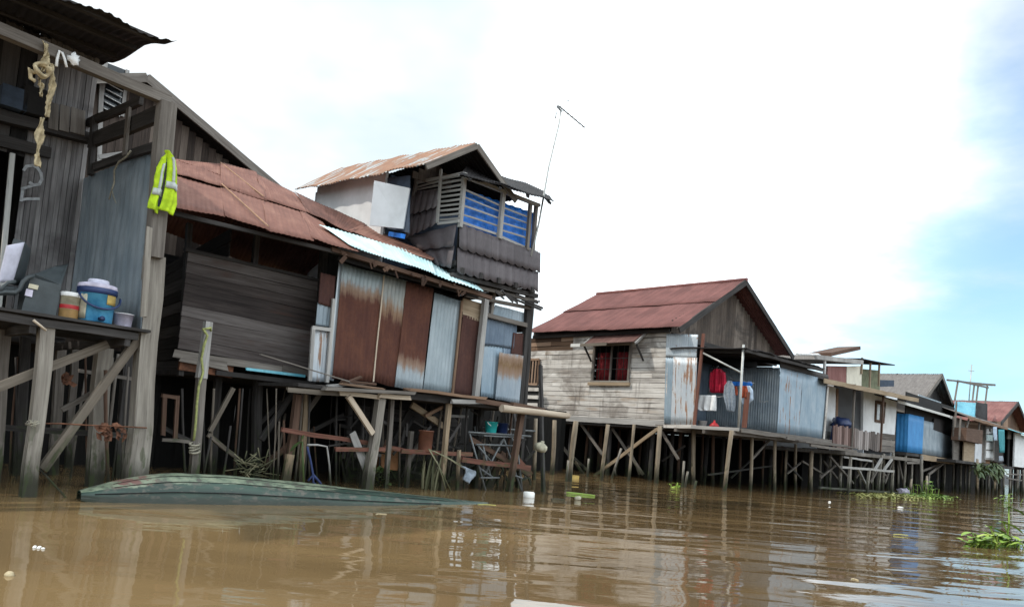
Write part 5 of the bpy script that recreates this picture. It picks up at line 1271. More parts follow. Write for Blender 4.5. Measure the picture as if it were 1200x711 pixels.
# white scribble on the side wall
q = [V3((u1 - .012, S3(x, y, u1).y, S3(x, y, u1).z)) for x, y in ((889, 471), (891, 469), (892, 471.5), (894, 469.5), (896, 471.5), (898, 469.5), (901, 470.5))]
mb = MB(); [mb.bar(a, b, .03, .004, face=NFU) for a, b in zip(q[:-1], q[1:])]; H3.P('painted_mark', CHALK, mb)
# awning roof over the porch
w0, w1 = F3(814, 389.5, vP - .15), F3(966, 431, vP - .35); w0.x = -.12
wz = zt3 - .12
b0 = V3((-.12, VGW - .05, w0.z + .06)); b1 = V3((uend + .4, VGW + .1, w1.z + .5))
H3.P('porch_roof', R_DARK, MB().corr(w0, w1, b1, b0, .09, .010, 6, .015, sag=.02, ragged=.06)); H3.P('porch_roof', W_DARK, MB().bar(w0 + V3((.05, .06, -.07)), w1 + V3((0, .06, -.07)), .08, .06, face=NFV, jit=.01))
for k in range(6):
    t = (k + .4) / 6; H3.P('porch_rafter', W_DARK, MB().bar(w0.lerp(w1, t) + V3((0, .05, -.09)), b0.lerp(b1, t) + V3((0, 0, -.08)), .05, .08, face=(1, 0, 0)))
lv = MB()
for k in range(4):
    t = .12 + k * .24; za = zr0 + (w0.lerp(w1, .62).z - zr0 - .1) * t; zb_ = zr1 + (w1.z - zr1 - .1) * t; lv.bar((u1, vP, za), (uend + .1, vP, zb_), .10, .02, face=(0, -1, .4))
H3.P('louvre_boards', W_DARK, lv)
# washing and things on the porch
def garment(h, cols, plane, name, mat, label, cat, side=True, th=.02, fold=.03, nf=5):
    """cols: rows (y, xl, xr) down the cloth in pixels, hung on an upright plane"""
    g = (lambda x, y: h.S(x, y, plane)) if side else (lambda x, y: h.F(x, y, plane)); n = len(cols) - 1
    nd = V3((-1, 0, 0)) if side else V3((0, -1, 0))
    def fn(a, b):
        k = min(n - 1, int(b * n)); t = b * n - k; r0, r1 = cols[k], cols[k + 1]
        y = r0[0] + (r1[0] - r0[0]) * t; x = r0[1] + (r1[1] - r0[1]) * t + (r0[2] + (r1[2] - r0[2]) * t - r0[1] - (r1[1] - r0[1]) * t) * a
        return g(x, y) + nd * (fold * sin(a * nf * 3.1 + b * 2) * (.4 + b) + .03 * sin(pi * a))
    mb = MB().grid(fn, 18, n * 4, thick=-nd * th); return mb
def hang(h, cols, plane, name, mat, label, cat, group=None, **k):
    return free(h, garment(h, cols, plane, name, mat, label, cat, **k), name, mat, label, cat, group)
jk = H3.S(840, 432, .55); je = H3.empty('jacket', jk); tag(je, 'crimson jacket on a hanger on the porch of the bleached plank house', 'jacket')
sub(je, H3, jk, garment(H3, [(432, 837, 843), (436, 834, 847), (448, 833.5, 848), (460, 834, 847)], .55, '', None, '', '', th=.10), 'body', CL_RED)
sub(je, H3, jk, garment(H3, [(436, 832.5, 836), (448, 831.5, 835.5), (459, 832.5, 835.5)], .52, '', None, '', '', th=.08), 'sleeve', CL_RED)
sub(je, H3, jk, garment(H3, [(436, 845, 848.5), (448, 846, 849.5), (459, 846, 848.5)], .52, '', None, '', '', th=.08), 'sleeve', CL_RED)
sub(je, H3, jk, MB().tube([S3(840, 433, .55), S3(840.5, 430, .55), S3(842, 429, .55)], .012, 5), 'hanger', WIRE)
hang(H3, [(463, 819, 839), (470, 818, 839), (478, 817, 838.5), (481, 821, 838)], .25, 'towel', CL_WHT, 'white towel hung low on the porch beside the crimson jacket', 'towel')
hang(H3, [(446, 853, 857), (452, 849, 860), (464, 848, 861), (474, 851, 861), (482, 853, 859)], .35, 'shirt', CL_GRY, 'grey shirt hung between the crimson jacket and the porch pole', 'shirt')
hang(H3, [(452, 857, 863), (458, 856, 864), (463, 858, 863)], .62, 'cloth', CL_ORG, 'small rust-orange cloth behind the grey shirt', 'cloth')
hang(H3, [(452, 873, 879), (457, 870, 882), (468, 869.5, 882), (474, 871, 875)], .45, 'shirt', CL_LBL, 'pale blue shirt hung behind the porch pole', 'shirt')
hang(H3, [(452, 868, 875), (458, 867, 876), (466, 868, 876)], .30, 'shirt', CL_ORG, 'rust-orange shirt hung right at the porch pole', 'shirt')
hang(H3, [(447, 857, 880), (449, 857, 881), (452, 858, 880)], .58, 'sheet', TARP, 'strip of blue cloth slung over the clothes line', 'cloth')
ln = MB().tube([S3(817, 462, .3), S3(842, 465, .34), S3(857, 463, .36)], .01, 5).tube([S3(836, 429, .56), S3(858, 444, .5), S3(884, 449, .46)], .008, 5)
free(H3, ln, 'clothes_line', WIRE, 'thin clothes line strung across the porch of the bleached plank house', 'line')
pk = MB().bar(S3(872, 501, .3), S3(876, 459, .3), H3.m(S3(872, 500, .3), 6), .03, face=NFU); free(H3, pk, 'board', W_RED, 'rust-stained board standing behind the porch pole', 'board')
wb_ = S3(823, 497, .3); wb_.z = ZF3; 
mb = MB().lathe(wb_, [(.10, 0), (.13, .17), (.135, .17), (.12, .165), (.09, .02)], 16); free(H3, mb, 'white_bucket', PV_WHT, 'small white bucket on the porch floor under the white towel', 'bucket', base=wb_)
wb_ = S3(837, 497, .3); wb_.z = ZF3; mb = MB().lathe(wb_, [(.12, 0), (.13, .06), (.07, .12), (.03, .14), (.025, .2), (.001, .2)], 14); free(H3, mb, 'red_kettle', PV_RED, 'small red pot on the porch floor beside the white bucket', 'pot', base=wb_)
# stilts
for (a, b, c, d, w) in ((705, 562, 712.5, 497, 4), (736.5, 563, 743, 497, 3.2), (769, 566, 773.5, 499, 5), (813, 568, 813, 501, 4.2), (849, 575, 857.5, 504, 4.5), (879, 574, 881.5, 508, 3.6), (907, 575, 908.5, 510, 3.6),
    (932, 573, 932.5, 520, 3.2), (667, 564, 675, 493, 5.5), (647, 556, 650, 492, 4.5), (949.5, 577, 951, 528, 4.2), (919, 573, 921.5, 527, 2.6), (625, 562, 628, 490, 4)):
    H3.PO('post', W_PILE, a, b, c, d, w * 1.12, rnd=True)
for (a, b, c, d, w) in ((701, 553, 705.5, 496, 4.5), (762, 558, 767, 498, 3.5), (794, 563, 798, 503, 4), (835, 567, 836, 505, 4), (822, 563, 824, 503, 3), (866, 569, 868, 508, 3), (893, 569, 896, 510, 3), (722, 553, 727, 497, 3), (684, 552, 690, 495, 3), (748, 556, 752, 498, 3), (784, 560, 788, 500, 3), (852, 562, 854, 506, 3), (880, 562, 882, 510, 3), (915, 566, 917, 515, 3), (940, 567, 942, 522, 3)):
    H3.PO('post', W_BRWN, a, b, c, d, w, rnd=True)
for k in range(5):
    for j in range(4):
        H3.P('post', W_DARK, MB().log(V3((.5 + k * 1.05 + random.uniform(-.1, .1), vL - .2 - j * 1.6, -.6)), V3((.5 + k * 1.05, vL - .2 - j * 1.6, ZF3 - .1)), .07, .065, 7))
for (a, b, c, d, u, w, mt) in ((690, 562, 771, 502, -.12, 3.5, W_TIMB), (679, 494, 706, 532, .3, 3, W_GREY), (714, 497, 754, 556, .5, 3, W_GREY), (736, 522, 750, 556, .9, 2.5, W_GREY), (776, 506, 795, 538, .2, 3, W_GREY), (674, 541, 687, 560, -.05, 3, W_TIMB), (776, 540, 803, 522, .8, 2, W_DARK), (640, 498, 672, 540, .4, 3, W_DARK), (655, 520, 690, 552, .9, 2.6, W_GREY), (612, 500, 648, 514, -.1, 2.5, W_TIMB), (637, 497, 648, 512, -.12, 2.6, W_TIMB)):
    a_ = S3(a, b, u); b_ = S3(c, d, u); H3.P('brace', mt, MB().bar(a_, b_, H3.m(a_, w), .05, face=NFU, jit=.006))
for (a, b, c, d, v, w, mt) in ((881, 538, 903, 514, .2, 2.2, W_GREY), (830, 556, 908, 545, .9, 2, W_DARK), (922, 555, 938, 542, .3, 2, W_GREY), (940, 540, 966, 556, .4, 2, W_GREY), (856, 560, 890, 530, 1.4, 2, W_DARK), (920, 540, 940, 562, .5, 2, W_DARK)):
    H3.B('brace', mt, a, b, c, d, v, w, .05)
for (a, b, c, d, nm, lb_) in ((799, 570, 801.5, 540, 'stake', 'short stake standing in the water beside the corner stilt'), (663, 564, 666, 539, 'stake', 'short stake in the water near the floating green strip'), (803, 570, 806, 552, 'stake', 'thinner short stake leaning beside the short corner stake'), (814, 572, 816, 563, 'stake', 'stub of a stake just breaking the water under the porch post'), (717, 560, 728, 525, 'stake', 'thin forked stick slanting out of the water under the plank wall'), (688, 558, 690, 537, 'stake', 'dark short stake in the water under the long tan brace')):
    bs = H3.G(a, b); tp = H3.U(c, d, bs); bs2 = bs + (bs - tp).normalized() * .5
    mb = MB().log(bs2, tp, H3.m(bs, 1.7), H3.m(bs, 1.4), 7, .01)
    if 'forked' in lb_: mb.log(bs.lerp(tp, .3), H3.U(722, 558, bs), .03, .02, 6)
    free(H3, mb, nm, W_POST, lb_, 'stake', 'short stakes in the water')
# ================================================================== farther houses
H4 = House('white_stilt_house', 'white-walled house with a weathered railing and a roofed terrace on top', 'house', 949.5, 576, 47, 'stilt houses along the river')
F4, S4 = H4.F, H4.S
v4 = .9; 
zf4 = F4(975, 526, .0).z; ul = F4(961, 500, v4).x; ur4 = F4(1049, 500, v4).x; ze = F4(1010, 452, v4).z
def fpoly(h, pts, v, th, mat, name, label=None, parent=None):
    return h.P(name, mat, MB().prism([h.F(x, y, v) for x, y in pts], (0, th, 0)), label, parent)
fpoly(H4, [(961, 505), (979, 507), (979.5, 454), (965.5, 450)], v4, .1, PL_WHT, 'wall')
fpoly(H4, [(1011.5, 509), (1048.5, 511), (1051.5, 466), (1012, 458)], v4, .1, PL_WHT, 'wall')
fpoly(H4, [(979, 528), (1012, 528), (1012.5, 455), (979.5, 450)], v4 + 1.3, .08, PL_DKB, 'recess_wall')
H4.P('recess_side', PL_GRY, MB().prism([V3((F4(1012, 509, v4).x + .03, v4, zf4)), V3((F4(1012, 509, v4).x + .03, v4 + 1.3, zf4)), V3((F4(1012, 509, v4).x + .03, v4 + 1.3, ze)), V3((F4(1012, 509, v4).x + .03, v4, ze))], (.05, 0, 0)))
fpoly(H4, [(979, 506), (981.5, 506), (983, 455), (980.5, 455)], v4 - .02, .06, W_WARM, 'door_jamb')
H4.P('lower_wall', W_SILV, boards(F4(960, 525, v4 - .02), F4(975, 527, v4 - .02), F4(975.5, 506, v4 - .02), F4(961, 503, v4 - .02), 3, False, .03, NFV))
H4.P('lower_wall', W_GREY, boards(F4(1031, 529, v4 - .04), F4(1048, 530, v4 - .04), F4(1049, 509, v4 - .04), F4(1032, 507, v4 - .04), 3, False, .03, NFV))
H4.P('railing', W_RRL, boards(F4(975, 526, .0), F4(1001, 528, .0), F4(1001, 500, .0), F4(976, 496, .0), 10, True, .03, NFV, gap=.025, short=.1), 'railing boards tinted red-brown')
H4.P('railing', W_RGR, boards(F4(1000, 528, .0), F4(1031, 529, .0), F4(1032.5, 506, .0), F4(1001, 501, .0), 13, True, .03, NFV, gap=.025, short=.1))
H4.B('porch_post', W_GREY, 998, 529, 1001.5, 450, -.03, 2.6); H4.B('porch_post', W_BRWN, 1031.5, 529, 1035.5, 459, -.03, 2.4)
wq = [(1026, 494), (1036.5, 496), (1038.5, 471), (1027, 469)]
w4 = fpoly(H4, wq, v4 - .05, .05, W_BRWN, 'window')
fpoly(H4, [(1027.5, 491), (1030.5, 492), (1031.5, 474), (1028.5, 473)], v4 - .065, .012, GLINT, 'pane', parent=w4); fpoly(H4, [(1032, 492.5), (1035, 493.5), (1036.5, 475), (1033, 474)], v4 - .065, .012, GLASS, 'pane', parent=w4)
ea, eb = F4(964, 443.5, -.25), F4(1075, 467, -.25)
H4.P('roof', SHING, MB().corr(ea, eb, V3((eb.x, 3.2, eb.z + .55)), V3((ea.x, 3.2, ea.z + .55)), .09, .012, 5, .01, sag=.02, ragged=.03))
H4.P('fascia', W_TIMB, MB().bar(ea + V3((0, -.04, -.06)), eb + V3((0, -.04, -.06)), .15, .03, face=NFV, jit=.008))
H4.P('floor', W_GREY, quadslab((ul - .1, -.05, zf4 - .02), (ur4 + .1, -.05, zf4 - .02), (ur4 + .1, 6, zf4 - .02), (ul - .1, 6, zf4 - .02), (0, 0, -.12)))
H4.P('side_wall', PL_GRY, quadslab((ul, v4 + .1, zf4), (ul, 6, zf4), (ul, 6, ze), (ul, v4 + .1, ze), (.06, 0, 0))); H4.P('side_wall', PL_GRY, quadslab((ur4, v4 + .1, zf4), (ur4, 6, zf4), (ur4, 6, ze), (ur4, v4 + .1, ze), (-.06, 0, 0))); H4.P('back_wall', PL_GRY, quadslab((ul, 6, zf4), (ur4, 6, zf4), (ur4, 6, ze), (ul, 6, ze), (0, .06, 0)))
H4.P('flat_roof', SHING, quadslab((ul, 3.2, ea.z + .5), (ur4 + .3, 3.2, ea.z + .3), (ur4 + .3, 6.2, ea.z + .3), (ul, 6.2, ea.z + .5), (0, 0, -.08)))
# terrace on the roof
vt = 1.6
fpoly(H4, [(969.5, 447), (992, 452), (992.5, 429), (970, 428.5)], vt, .08, R_RED, 'terrace_panel')
fpoly(H4, [(992, 450), (1009.5, 455), (1010, 428.5), (992.5, 429)], vt - .02, .08, PL_CREAM, 'terrace_panel')
fpoly(H4, [(1009, 452), (1031, 458), (1031.5, 434), (1010, 432)], vt + .4, .06, PL_GRN, 'terrace_panel')
for (a, b, c, d) in ((966, 444, 967.5, 418), (1009.5, 438, 1010.5, 419), (1019, 455, 1020, 425), (1029.5, 452, 1030.5, 426)):
    H4.B('terrace_post', W_TIMB if a > 1000 else PV_WHT, a, b, c, d, vt - .06, 2.2)
ta, tb = F4(958, 415.5, vt - .3), F4(1012, 422, vt - .3)
H4.P('terrace_roof', W_SILV, MB().prism([ta, tb, tb + V3((0, 2.2, .05)), ta + V3((0, 2.2, .05))], (0, 0, -.16)))
tc, td = F4(1010, 420, vt - .25), F4(1049, 427.5, vt - .25)
H4.P('terrace_roof', R_DARK, MB().corr(tc, td, td + V3((-.4, 2.2, .08)), tc + V3((0, 2.2, .08)), .09, .012, 4, .02))
tr0, tr1 = F4(960, 414, vt + .4), F4(995, 408, vt + .4)
H4.P('terrace_gable', W_BRWN, MB().bar(tr0 + V3((0, 0, -.05)), tr1, .14, .9, face=NFV))
H4.P('white_pipe', PV_WHT, MB().tube([F4(934, 415, vt - .2), F4(958.5, 415.5, vt - .2), F4(966.5, 420, vt - .2), F4(965.5, 443, vt - .2)], .05, 7))
H4.B('dark_panel', PL_DKB, 1031, 449, 1047, 449, vt + .5, 8, .05)
bs_ = F4(987, 500, .5); bs_.z = zf4
mbd = MB().bar(bs_ + V3((-.3, 0, 0)), bs_ + V3((-.28, 0, .95)), .55, .4, face=NFV, w1=.35, d1=.3, jit=.03).bar(bs_ + V3((.25, 0, 0)), bs_ + V3((.22, 0, .7)), .6, .4, face=NFV, w1=.5, d1=.3, jit=.03).blob(bs_ + V3((-.1, 0, .95)), .42, .3, .2, 12, 8, .35)
free(H4, mbd, 'covered_bundle', PV_DBLU, 'dark blue covered bundle standing on the porch behind the reddish railing', 'bundle')
def stilts(h, pts, mat=W_POST, ztop=None, r=None):
    for (a, b, c, d, w) in pts: h.PO('post', mat, a, b, c, d, w, rnd=True)
for (h_, a_, b_, z_, v_) in ((H4, ul - .2, ur4 + .3, zf4, 3.6),): h_.P('shade_under_wall', W_UNDR, boards((a_, v_, -.6), (b_, v_, -.6), (b_, v_, z_ - .1), (a_, v_, z_ - .1), 24, True, .03, NFV, gap=.0))  # added black backing that keeps the stilt space dark
stilts(H4, [(961, 573, 962, 528, 2.6), (972, 574, 973, 529, 3), (984, 575, 986, 528, 4), (996, 576, 997, 530, 3.2), (1008, 574, 1009, 530, 3), (1022, 576, 1023, 531, 3), (1034, 575, 1035.5, 531, 3.6), (1046, 576, 1047, 530, 3)])
for k in range(6):
    for j in range(3):
        x = ul + .3 + k * (ur4 - ul - .6) / 5; H4.P('post', W_DARK, MB().log((x, 1.3 + j * 1.5, -.6), (x, 1.3 + j * 1.5, zf4 - .1), .08, .07, 7))
for (a, b, c, d, v) in ((961, 560, 985, 540, .6), (973, 535, 1000, 566, .4), (1020, 565, 1037, 535, .2), (1037, 566, 1046, 540, .5), (965, 540, 985, 565, 1.0), (1003, 560, 1020, 535, .8), (1022, 535, 1040, 560, .9)):
    H4.B('brace', W_GREY, a, b, c, d, v, 2.4, .05)
# jetty in front
JT = H4.F(1015, 575, -.6); 
jt = H4.empty('small_jetty', JT); tag(jt, 'rickety pole jetty standing in the water before the white-walled house', 'jetty')
for (nm, a, b, c, d, v, w) in (('rail', 986, 547, 1047, 552, -.7, 2.6), ('rail', 988, 535, 1021, 540, -.4, 2.2), ('post', 994, 573, 997, 535, -.7, 2.6), ('post', 1016, 575, 1019, 548, -.7, 3), ('post', 1044.5, 577, 1046.5, 550, -.7, 2.6), ('post', 1029, 574, 1033, 533, -.3, 3),
    ('rail', 960, 571, 1052, 577, -.65, 2.4), ('brace', 1024, 552, 1033, 537, -.5, 2.2), ('brace', 1035, 552, 1045, 538, -.5, 2.2), ('brace', 1005, 548, 1017, 572, -.5, 2)):
    p, q = H4.F(a, b, v), H4.F(c, d, v); 
    if nm == 'post': p = p + (p - q).normalized() * .5
    sub(jt, H4, JT, MB().bar(p, q, H4.m(p, w), .07, face=NFV, jit=.008), nm, W_POST if nm == 'post' else W_SILV)

# ------------------------------------------------------------------ grey-roofed house with blue panels
HG = House('grey_roofed_house', 'house with a grey shingled gable roof and bright blue panelled corner', 'house', 1079, 576.2, 43, 'stilt houses along the river')
FG, SG = HG.F, HG.S
u0g = FG(1062, 530, 0).x; zfg = FG(1075, 531, 0).z
ugA = FG(1063, 530, 0).x; ugB = FG(1081, 531, 0).x; ugC = FG(1117, 537, .1).x
ztg = FG(1070, 486, 0).z
HG.P('blue_front', Z_PBLUE, MB().corr(V3((ugA, 0, zfg)), V3((ugB, 0, zfg)), V3((ugB, 0, ztg + .02)), V3((ugA, 0, ztg)), .15, .01, 5, .003))
sv0 = SG(1049, 527, ugA).y
HG.P('blue_side', Z_PBLUE, MB().corr(V3((ugA, sv0, zfg)), V3((ugA, 0, zfg)), V3((ugA, 0, ztg)), V3((ugA, sv0, ztg)), .15, .01, 5, .003))
HG.P('zinc_front', Z_OLD, MB().corr(V3((ugB, .05, zfg)), V3((ugC, .05, zfg)), V3((ugC, .05, FG(1117, 500, 0).z)), V3((ugB, .05, ztg - .1)), .1, .012, 5, .003))
fpoly(HG, [(1094, 503), (1117, 512), (1117.5, 492), (1095, 490)], .03, .03, R_DARK, 'rust_patch')
HG.P('foot_board', W_TIMB, MB().bar(FG(1079, 535, -.05), FG(1117, 541, -.05), HG.m(FG(1100, 535, 0), 6), .05, face=NFV, jit=.01))
HG.P('dark_band', PL_BLK, quadslab((ugA, .12, ztg - .15), (ugC, .12, ztg - .3), (ugC, .12, ztg + .9), (ugA, .12, ztg + .9), (0, .04, 0)))  # near-black slab standing in for the shaded gap under the porch roof
pa, pb = FG(1051, 469, -.3), FG(1112, 487, -.3); pc_, pd = FG(1136, 494, -.3), None
HG.P('porch_roof', R_DARK, MB().corr(pa, pc_, pc_ + V3((0, 2.2, .6)), pa + V3((0, 2.2, .6)), .1, .014, 4, .01, sag=.02, ragged=.03))
HG.P('fascia', W_WHT, MB().bar(pa + V3((0, -.03, -.03)), pb + V3((0, -.03, -.03)), .10, .03, face=NFV)); HG.P('fascia', W_SILV, MB().bar(pb + V3((0, -.05, -.05)), pc_ + V3((0, -.05, -.05)), .12, .03, face=NFV))
vg5 = 1.5
apg = FG(1105, 438, vg5); reg = FG(1119.5, 478, vg5); leg_ = V3((2 * apg.x - reg.x - .2, vg5, reg.z))
lback = SG(1030, 436, apg.x).y
gable_roof(HG, apg, leg_, reg, vg5, vg5 + 8, SHING, pitch=.2, amp=.02)
barge(HG, apg, leg_, reg, vg5 + .03, W_GREY, .22, .05, dn=.1)
gable_wall(HG, apg, leg_ + V3((.4, 0, .2)), reg + V3((-.4, 0, .2)), vg5 + .5, ztg, W_DARK, 14, .2)
fpoly(HG, [(1074, 478), (1102, 482), (1103, 471), (1077, 462)], .9, .04, Z_OLD, 'zinc_gable')
for (x0, y0, x1, y1) in ((leg_.x + .4, vg5 + .5, leg_.x + .4, vg5 + 7.6), (reg.x - .4, vg5 + .5, reg.x - .4, vg5 + 7.6)):
    HG.P('side_wall', W_GREY, boards((x0, y1, zfg), (x0, y0, zfg), (x0, y0, reg.z), (x0, y1, reg.z), 12, False, .03, NFU))
HG.P('back_wall', W_GREY, boards((leg_.x + .4, vg5 + 7.6, zfg), (reg.x - .4, vg5 + 7.6, zfg), (reg.x - .4, vg5 + 7.6, reg.z), (leg_.x + .4, vg5 + 7.6, reg.z), 12, False, .03, NFV))
HG.P('floor', W_DARK, quadslab((min(ugA, leg_.x) - .1, 0, zfg - .02), (ugC, 0, zfg - .02), (ugC, 9, zfg - .02), (min(ugA, leg_.x) - .1, 9, zfg - .02), (0, 0, -.12)))
HG.P('shade_under_wall', W_UNDR, boards((ugA - 2, 3.4, -.6), (ugC + .5, 3.4, -.6), (ugC + .5, 3.4, zfg - .1), (ugA - 2, 3.4, zfg - .1), 24, True, .03, NFV, gap=.0))  # black screen added to darken the background between the stilts
stilts(HG, [(1059, 576, 1061, 533, 3.2), (1079, 577, 1080, 533, 3.6), (1087, 576, 1088.5, 554, 3), (1098, 574, 1099, 540, 2.6), (1106, 575, 1107, 541, 2.6), (1117, 575, 1117.5, 540, 2.4), (1068, 575, 1069, 533, 2.6), (1052, 574, 1053, 532, 2.6)])
for k in range(6):
    for j in range(3):
        x = ugA + .2 + k * (ugC - ugA - .4) / 5; HG.P('post', W_DARK, MB().log((x, 1.2 + j * 1.8, -.6), (x, 1.2 + j * 1.8, zfg - .1), .09, .08, 7))
for (a, b, c, d, v) in ((1080, 552, 1103, 543, .2), (1053, 540, 1060, 572, .5), (1088, 556, 1108, 541, .0), (1062, 542, 1078, 542, -.05)): HG.B('brace', W_GREY, a, b, c, d, v, 2.4, .05)
for (a, b, c, d, lb_) in ((1066, 578, 1068, 561, 'pale broken stump rising from the floating weeds, left of two'), (1085, 577, 1086, 557, 'pale broken stump rising from the floating weeds, right of two')):
    bs = HG.G(a, b); tp = HG.U(c, d, bs); free(HG, MB().log(bs + V3((0, 0, -.5)), tp, HG.m(bs, 3.2), HG.m(bs, 1.0), 8, .01), 'stump', W_LITE, lb_, 'stump')

# ------------------------------------------------------------------ cluttered shack
HK = House('cluttered_shack', 'low cluttered shack with a brown lean-to roof beyond the grey-roofed house', 'house', 1150, 578, 43, 'stilt houses along the river')
FK = HK.F; zk = FK(1140, 541, 0).z
fpoly(HK, [(1117, 542), (1130, 543), (1131, 492), (1118, 488)], .3, .05, W_GREY, 'wall')
fpoly(HK, [(1129, 541), (1141.5, 543), (1142.5, 518), (1130, 516)], .1, .05, W_TIMB, 'door')
fpoly(HK, [(1142, 541), (1150, 542), (1151, 518), (1143, 517)], .15, .05, PL_GRY, 'wall')
HK.P('wall_box', W_BRWN, MB().prism([FK(x, y, -.2) for x, y in ((1132, 516), (1151, 520), (1152, 504), (1133, 501))], (0, .6, 0)))
w_ = fpoly(HK, [(1154, 538), (1165, 539), (1166, 500), (1155, 499)], .2, .05, W_SILV, 'window')
for (a, b) in ((502, 508), (509, 516), (518, 526), (528, 536)): fpoly(HK, [(1155.5, b), (1163.5, b + .5), (1164, a + .5), (1156, a)], .17, .02, PL_WHT if a != 509 else GLINT, 'pane', parent=w_)
fpoly(HK, [(1150, 542), (1155, 542), (1156, 498), (1151, 497)], .25, .05, W_GREY, 'wall'); fpoly(HK, [(1165, 540), (1183, 546), (1184, 502), (1166, 498)], .35, .05, W_DARK, 'wall')
ka, kb = FK(1134, 487.5, -.2), FK(1197, 506, -.2)
HK.P('roof', SHING, MB().corr(ka, kb, kb + V3((0, 2.4, .7)), ka + V3((0, 2.4, .9)), .1, .014, 4, .01, sag=.03, ragged=.05)); HK.P('eave_board', W_WARM, MB().bar(ka + V3((0, -.03, -.06)), kb + V3((0, -.03, -.06)), .12, .04, face=NFV, jit=.01))
HK.P('roof', Z_CYAN, MB().corr(FK(1117, 486, .6), FK(1143, 490, .6), FK(1145, 472, 2.2), FK(1119, 470, 2.2), .1, .016, 4, .005), 'bright cyan sheet')
HK.P('roof', R_DARK, MB().corr(FK(1142, 490, .6), FK(1157, 494, .6), FK(1157, 473, 2.2), FK(1144, 471, 2.2), .1, .016, 4, .005))
HK.P('floor', W_DARK, quadslab((FK(1117, 542, 0).x, -.1, zk), (FK(1186, 548, 0).x, -.1, zk), (FK(1186, 548, 0).x, 6, zk), (FK(1117, 542, 0).x, 6, zk), (0, 0, -.12)))
HK.P('back_wall', W_DARK, boards((FK(1117, 542, 0).x, 3, zk), (FK(1186, 548, 0).x, 3, zk), (FK(1186, 548, 0).x, 3, zk + 2.2), (FK(1117, 542, 0).x, 3, zk + 2.2), 10, False, .03, NFV))
for (a, b, c, d, w) in ((1119, 500, 1121, 470, 2), (1124, 515, 1126, 488, 2), (1133, 501, 1136, 488, 2), (1146, 520, 1148, 490, 2), (1160, 505, 1161, 493, 2)): HK.B('wall_post', W_GREY, a, b, c, d, -.1, w, .06)
HK.P('shade_under_wall', W_UNDR, boards((FK(1117, 542, 0).x - 9, 3.1, -.6), (FK(1186, 548, 0).x + 16, 3.1, -.6), (FK(1186, 548, 0).x + 16, 3.1, zk), (FK(1117, 542, 0).x - 9, 3.1, zk), 40, True, .03, NFV, gap=.0))  # added long black screen, shutting out sky seen below the shack
stilts(HK, [(1125, 576, 1126, 543, 2.2), (1135, 577, 1136, 543, 2.2), (1145, 577, 1146, 543, 2.2), (1158, 577, 1159, 543, 2.2), (1168, 578, 1168, 546, 2.2), (1176, 578, 1176, 547, 2.2), (1131, 574, 1132, 543, 1.8), (1151, 575, 1152, 543, 1.8)])
for k in range(5):
    x = FK(1120 + k * 14, 543, 0).x; HK.P('post', W_DARK, MB().log((x, 1.6, -.6), (x, 1.6, zk - .1), .09, .08, 7)); HK.P('post', W_DARK, MB().log((x, 3.4, -.6), (x, 3.4, zk - .1), .09, .08, 7))
# bare frame on its roof
fb = FK(1140, 478, 1.4); sf = HK.empty('roof_frame', fb); tag(sf, 'bare pole frame standing above the bright cyan roof sheet', 'frame')
for (a, b, c, d, nm, w) in ((1119, 468, 1122.5, 447, 'post', 2), (1139.5, 470, 1142, 449, 'post', 2.2), (1144, 471, 1146.5, 450, 'post', 2.2), (1154.5, 473, 1157, 452, 'post', 2.2), (1110, 445, 1144, 449, 'top_rail', 2), (1140, 449, 1166, 451, 'top_rail', 2.6), (1122, 446, 1158, 454, 'top_rail', 2)):
    p, q = FK(a, b, 1.4), FK(c, d, 1.4); sub(sf, HK, fb, MB().bar(p, q, HK.m(p, w), .07, face=NFV, jit=.006), nm, W_GREY)
mb = MB().tube([FK(1135.5, 470, 1.8), FK(1138.7, 427, 1.8)], .03, 6).tube([FK(1135, 434, 1.8), FK(1141.5, 434.5, 1.8)], .02, 5)
free(HK, mb, 'tv_mast', MAST, 'thin aerial mast behind the bare pole frame', 'mast')
hang(HK, [(503, 1170, 1177), (515, 1170, 1177.5), (530, 1171, 1177)], -.25, 'cloth', CL_TEAL, 'teal cloth hung on the front of the shack beside the dark doorway', 'cloth', side=False)
hang(HK, [(500, 1164, 1168), (508, 1163.5, 1168), (516, 1164, 1168)], -.25, 'cloth', CL_LBL, 'pale blue cloth hung on the shack beside the white window', 'cloth', side=False)
hang(HK, [(534, 1171, 1175), (540, 1170, 1176)], -.25, 'cloth', CL_GRY, 'small grey cloth hanging under the teal one', 'cloth', side=False)
# overhanging bushes
for (cx, cy, rx, ry, n, lb_) in ((1166, 551, 8, 10, 210, 'bushy green plant spilling down from the shack floor, the larger of two'), (1147, 549, 6, 6, 120, 'smaller green plant under the shack floor beside the larger bush')):
    mb = MB(); c0 = FK(cx, cy, -.5)
    for k in range(n):
        c = FK(cx + random.gauss(0, rx * .5), cy + random.gauss(0, ry * .5), -.5 + random.uniform(-.4, .3)); leafquad(mb, c, (random.uniform(-1, 1), random.uniform(-1, .3), random.uniform(-.7, .5)), random.uniform(.18, .36), .11, bend=.5)
    pe = HK.empty('bush', V3((c0.x, c0.y, 0))); tag(pe, lb_, 'bush', 'bushes below the shack'); sub(pe, HK, V3((c0.x, c0.y, 0)), mb, 'foliage', LEAF_D)
    st = MB()
    for k in range(5): st.tube([V3((c0.x + random.uniform(-.2, .2), c0.y, -.3)), c0 + V3((random.uniform(-.5, .5), 0, random.uniform(0, .5)))], .025, 5)
    sub(pe, HK, V3((c0.x, c0.y, 0)), st, 'stem', W_TIMB)

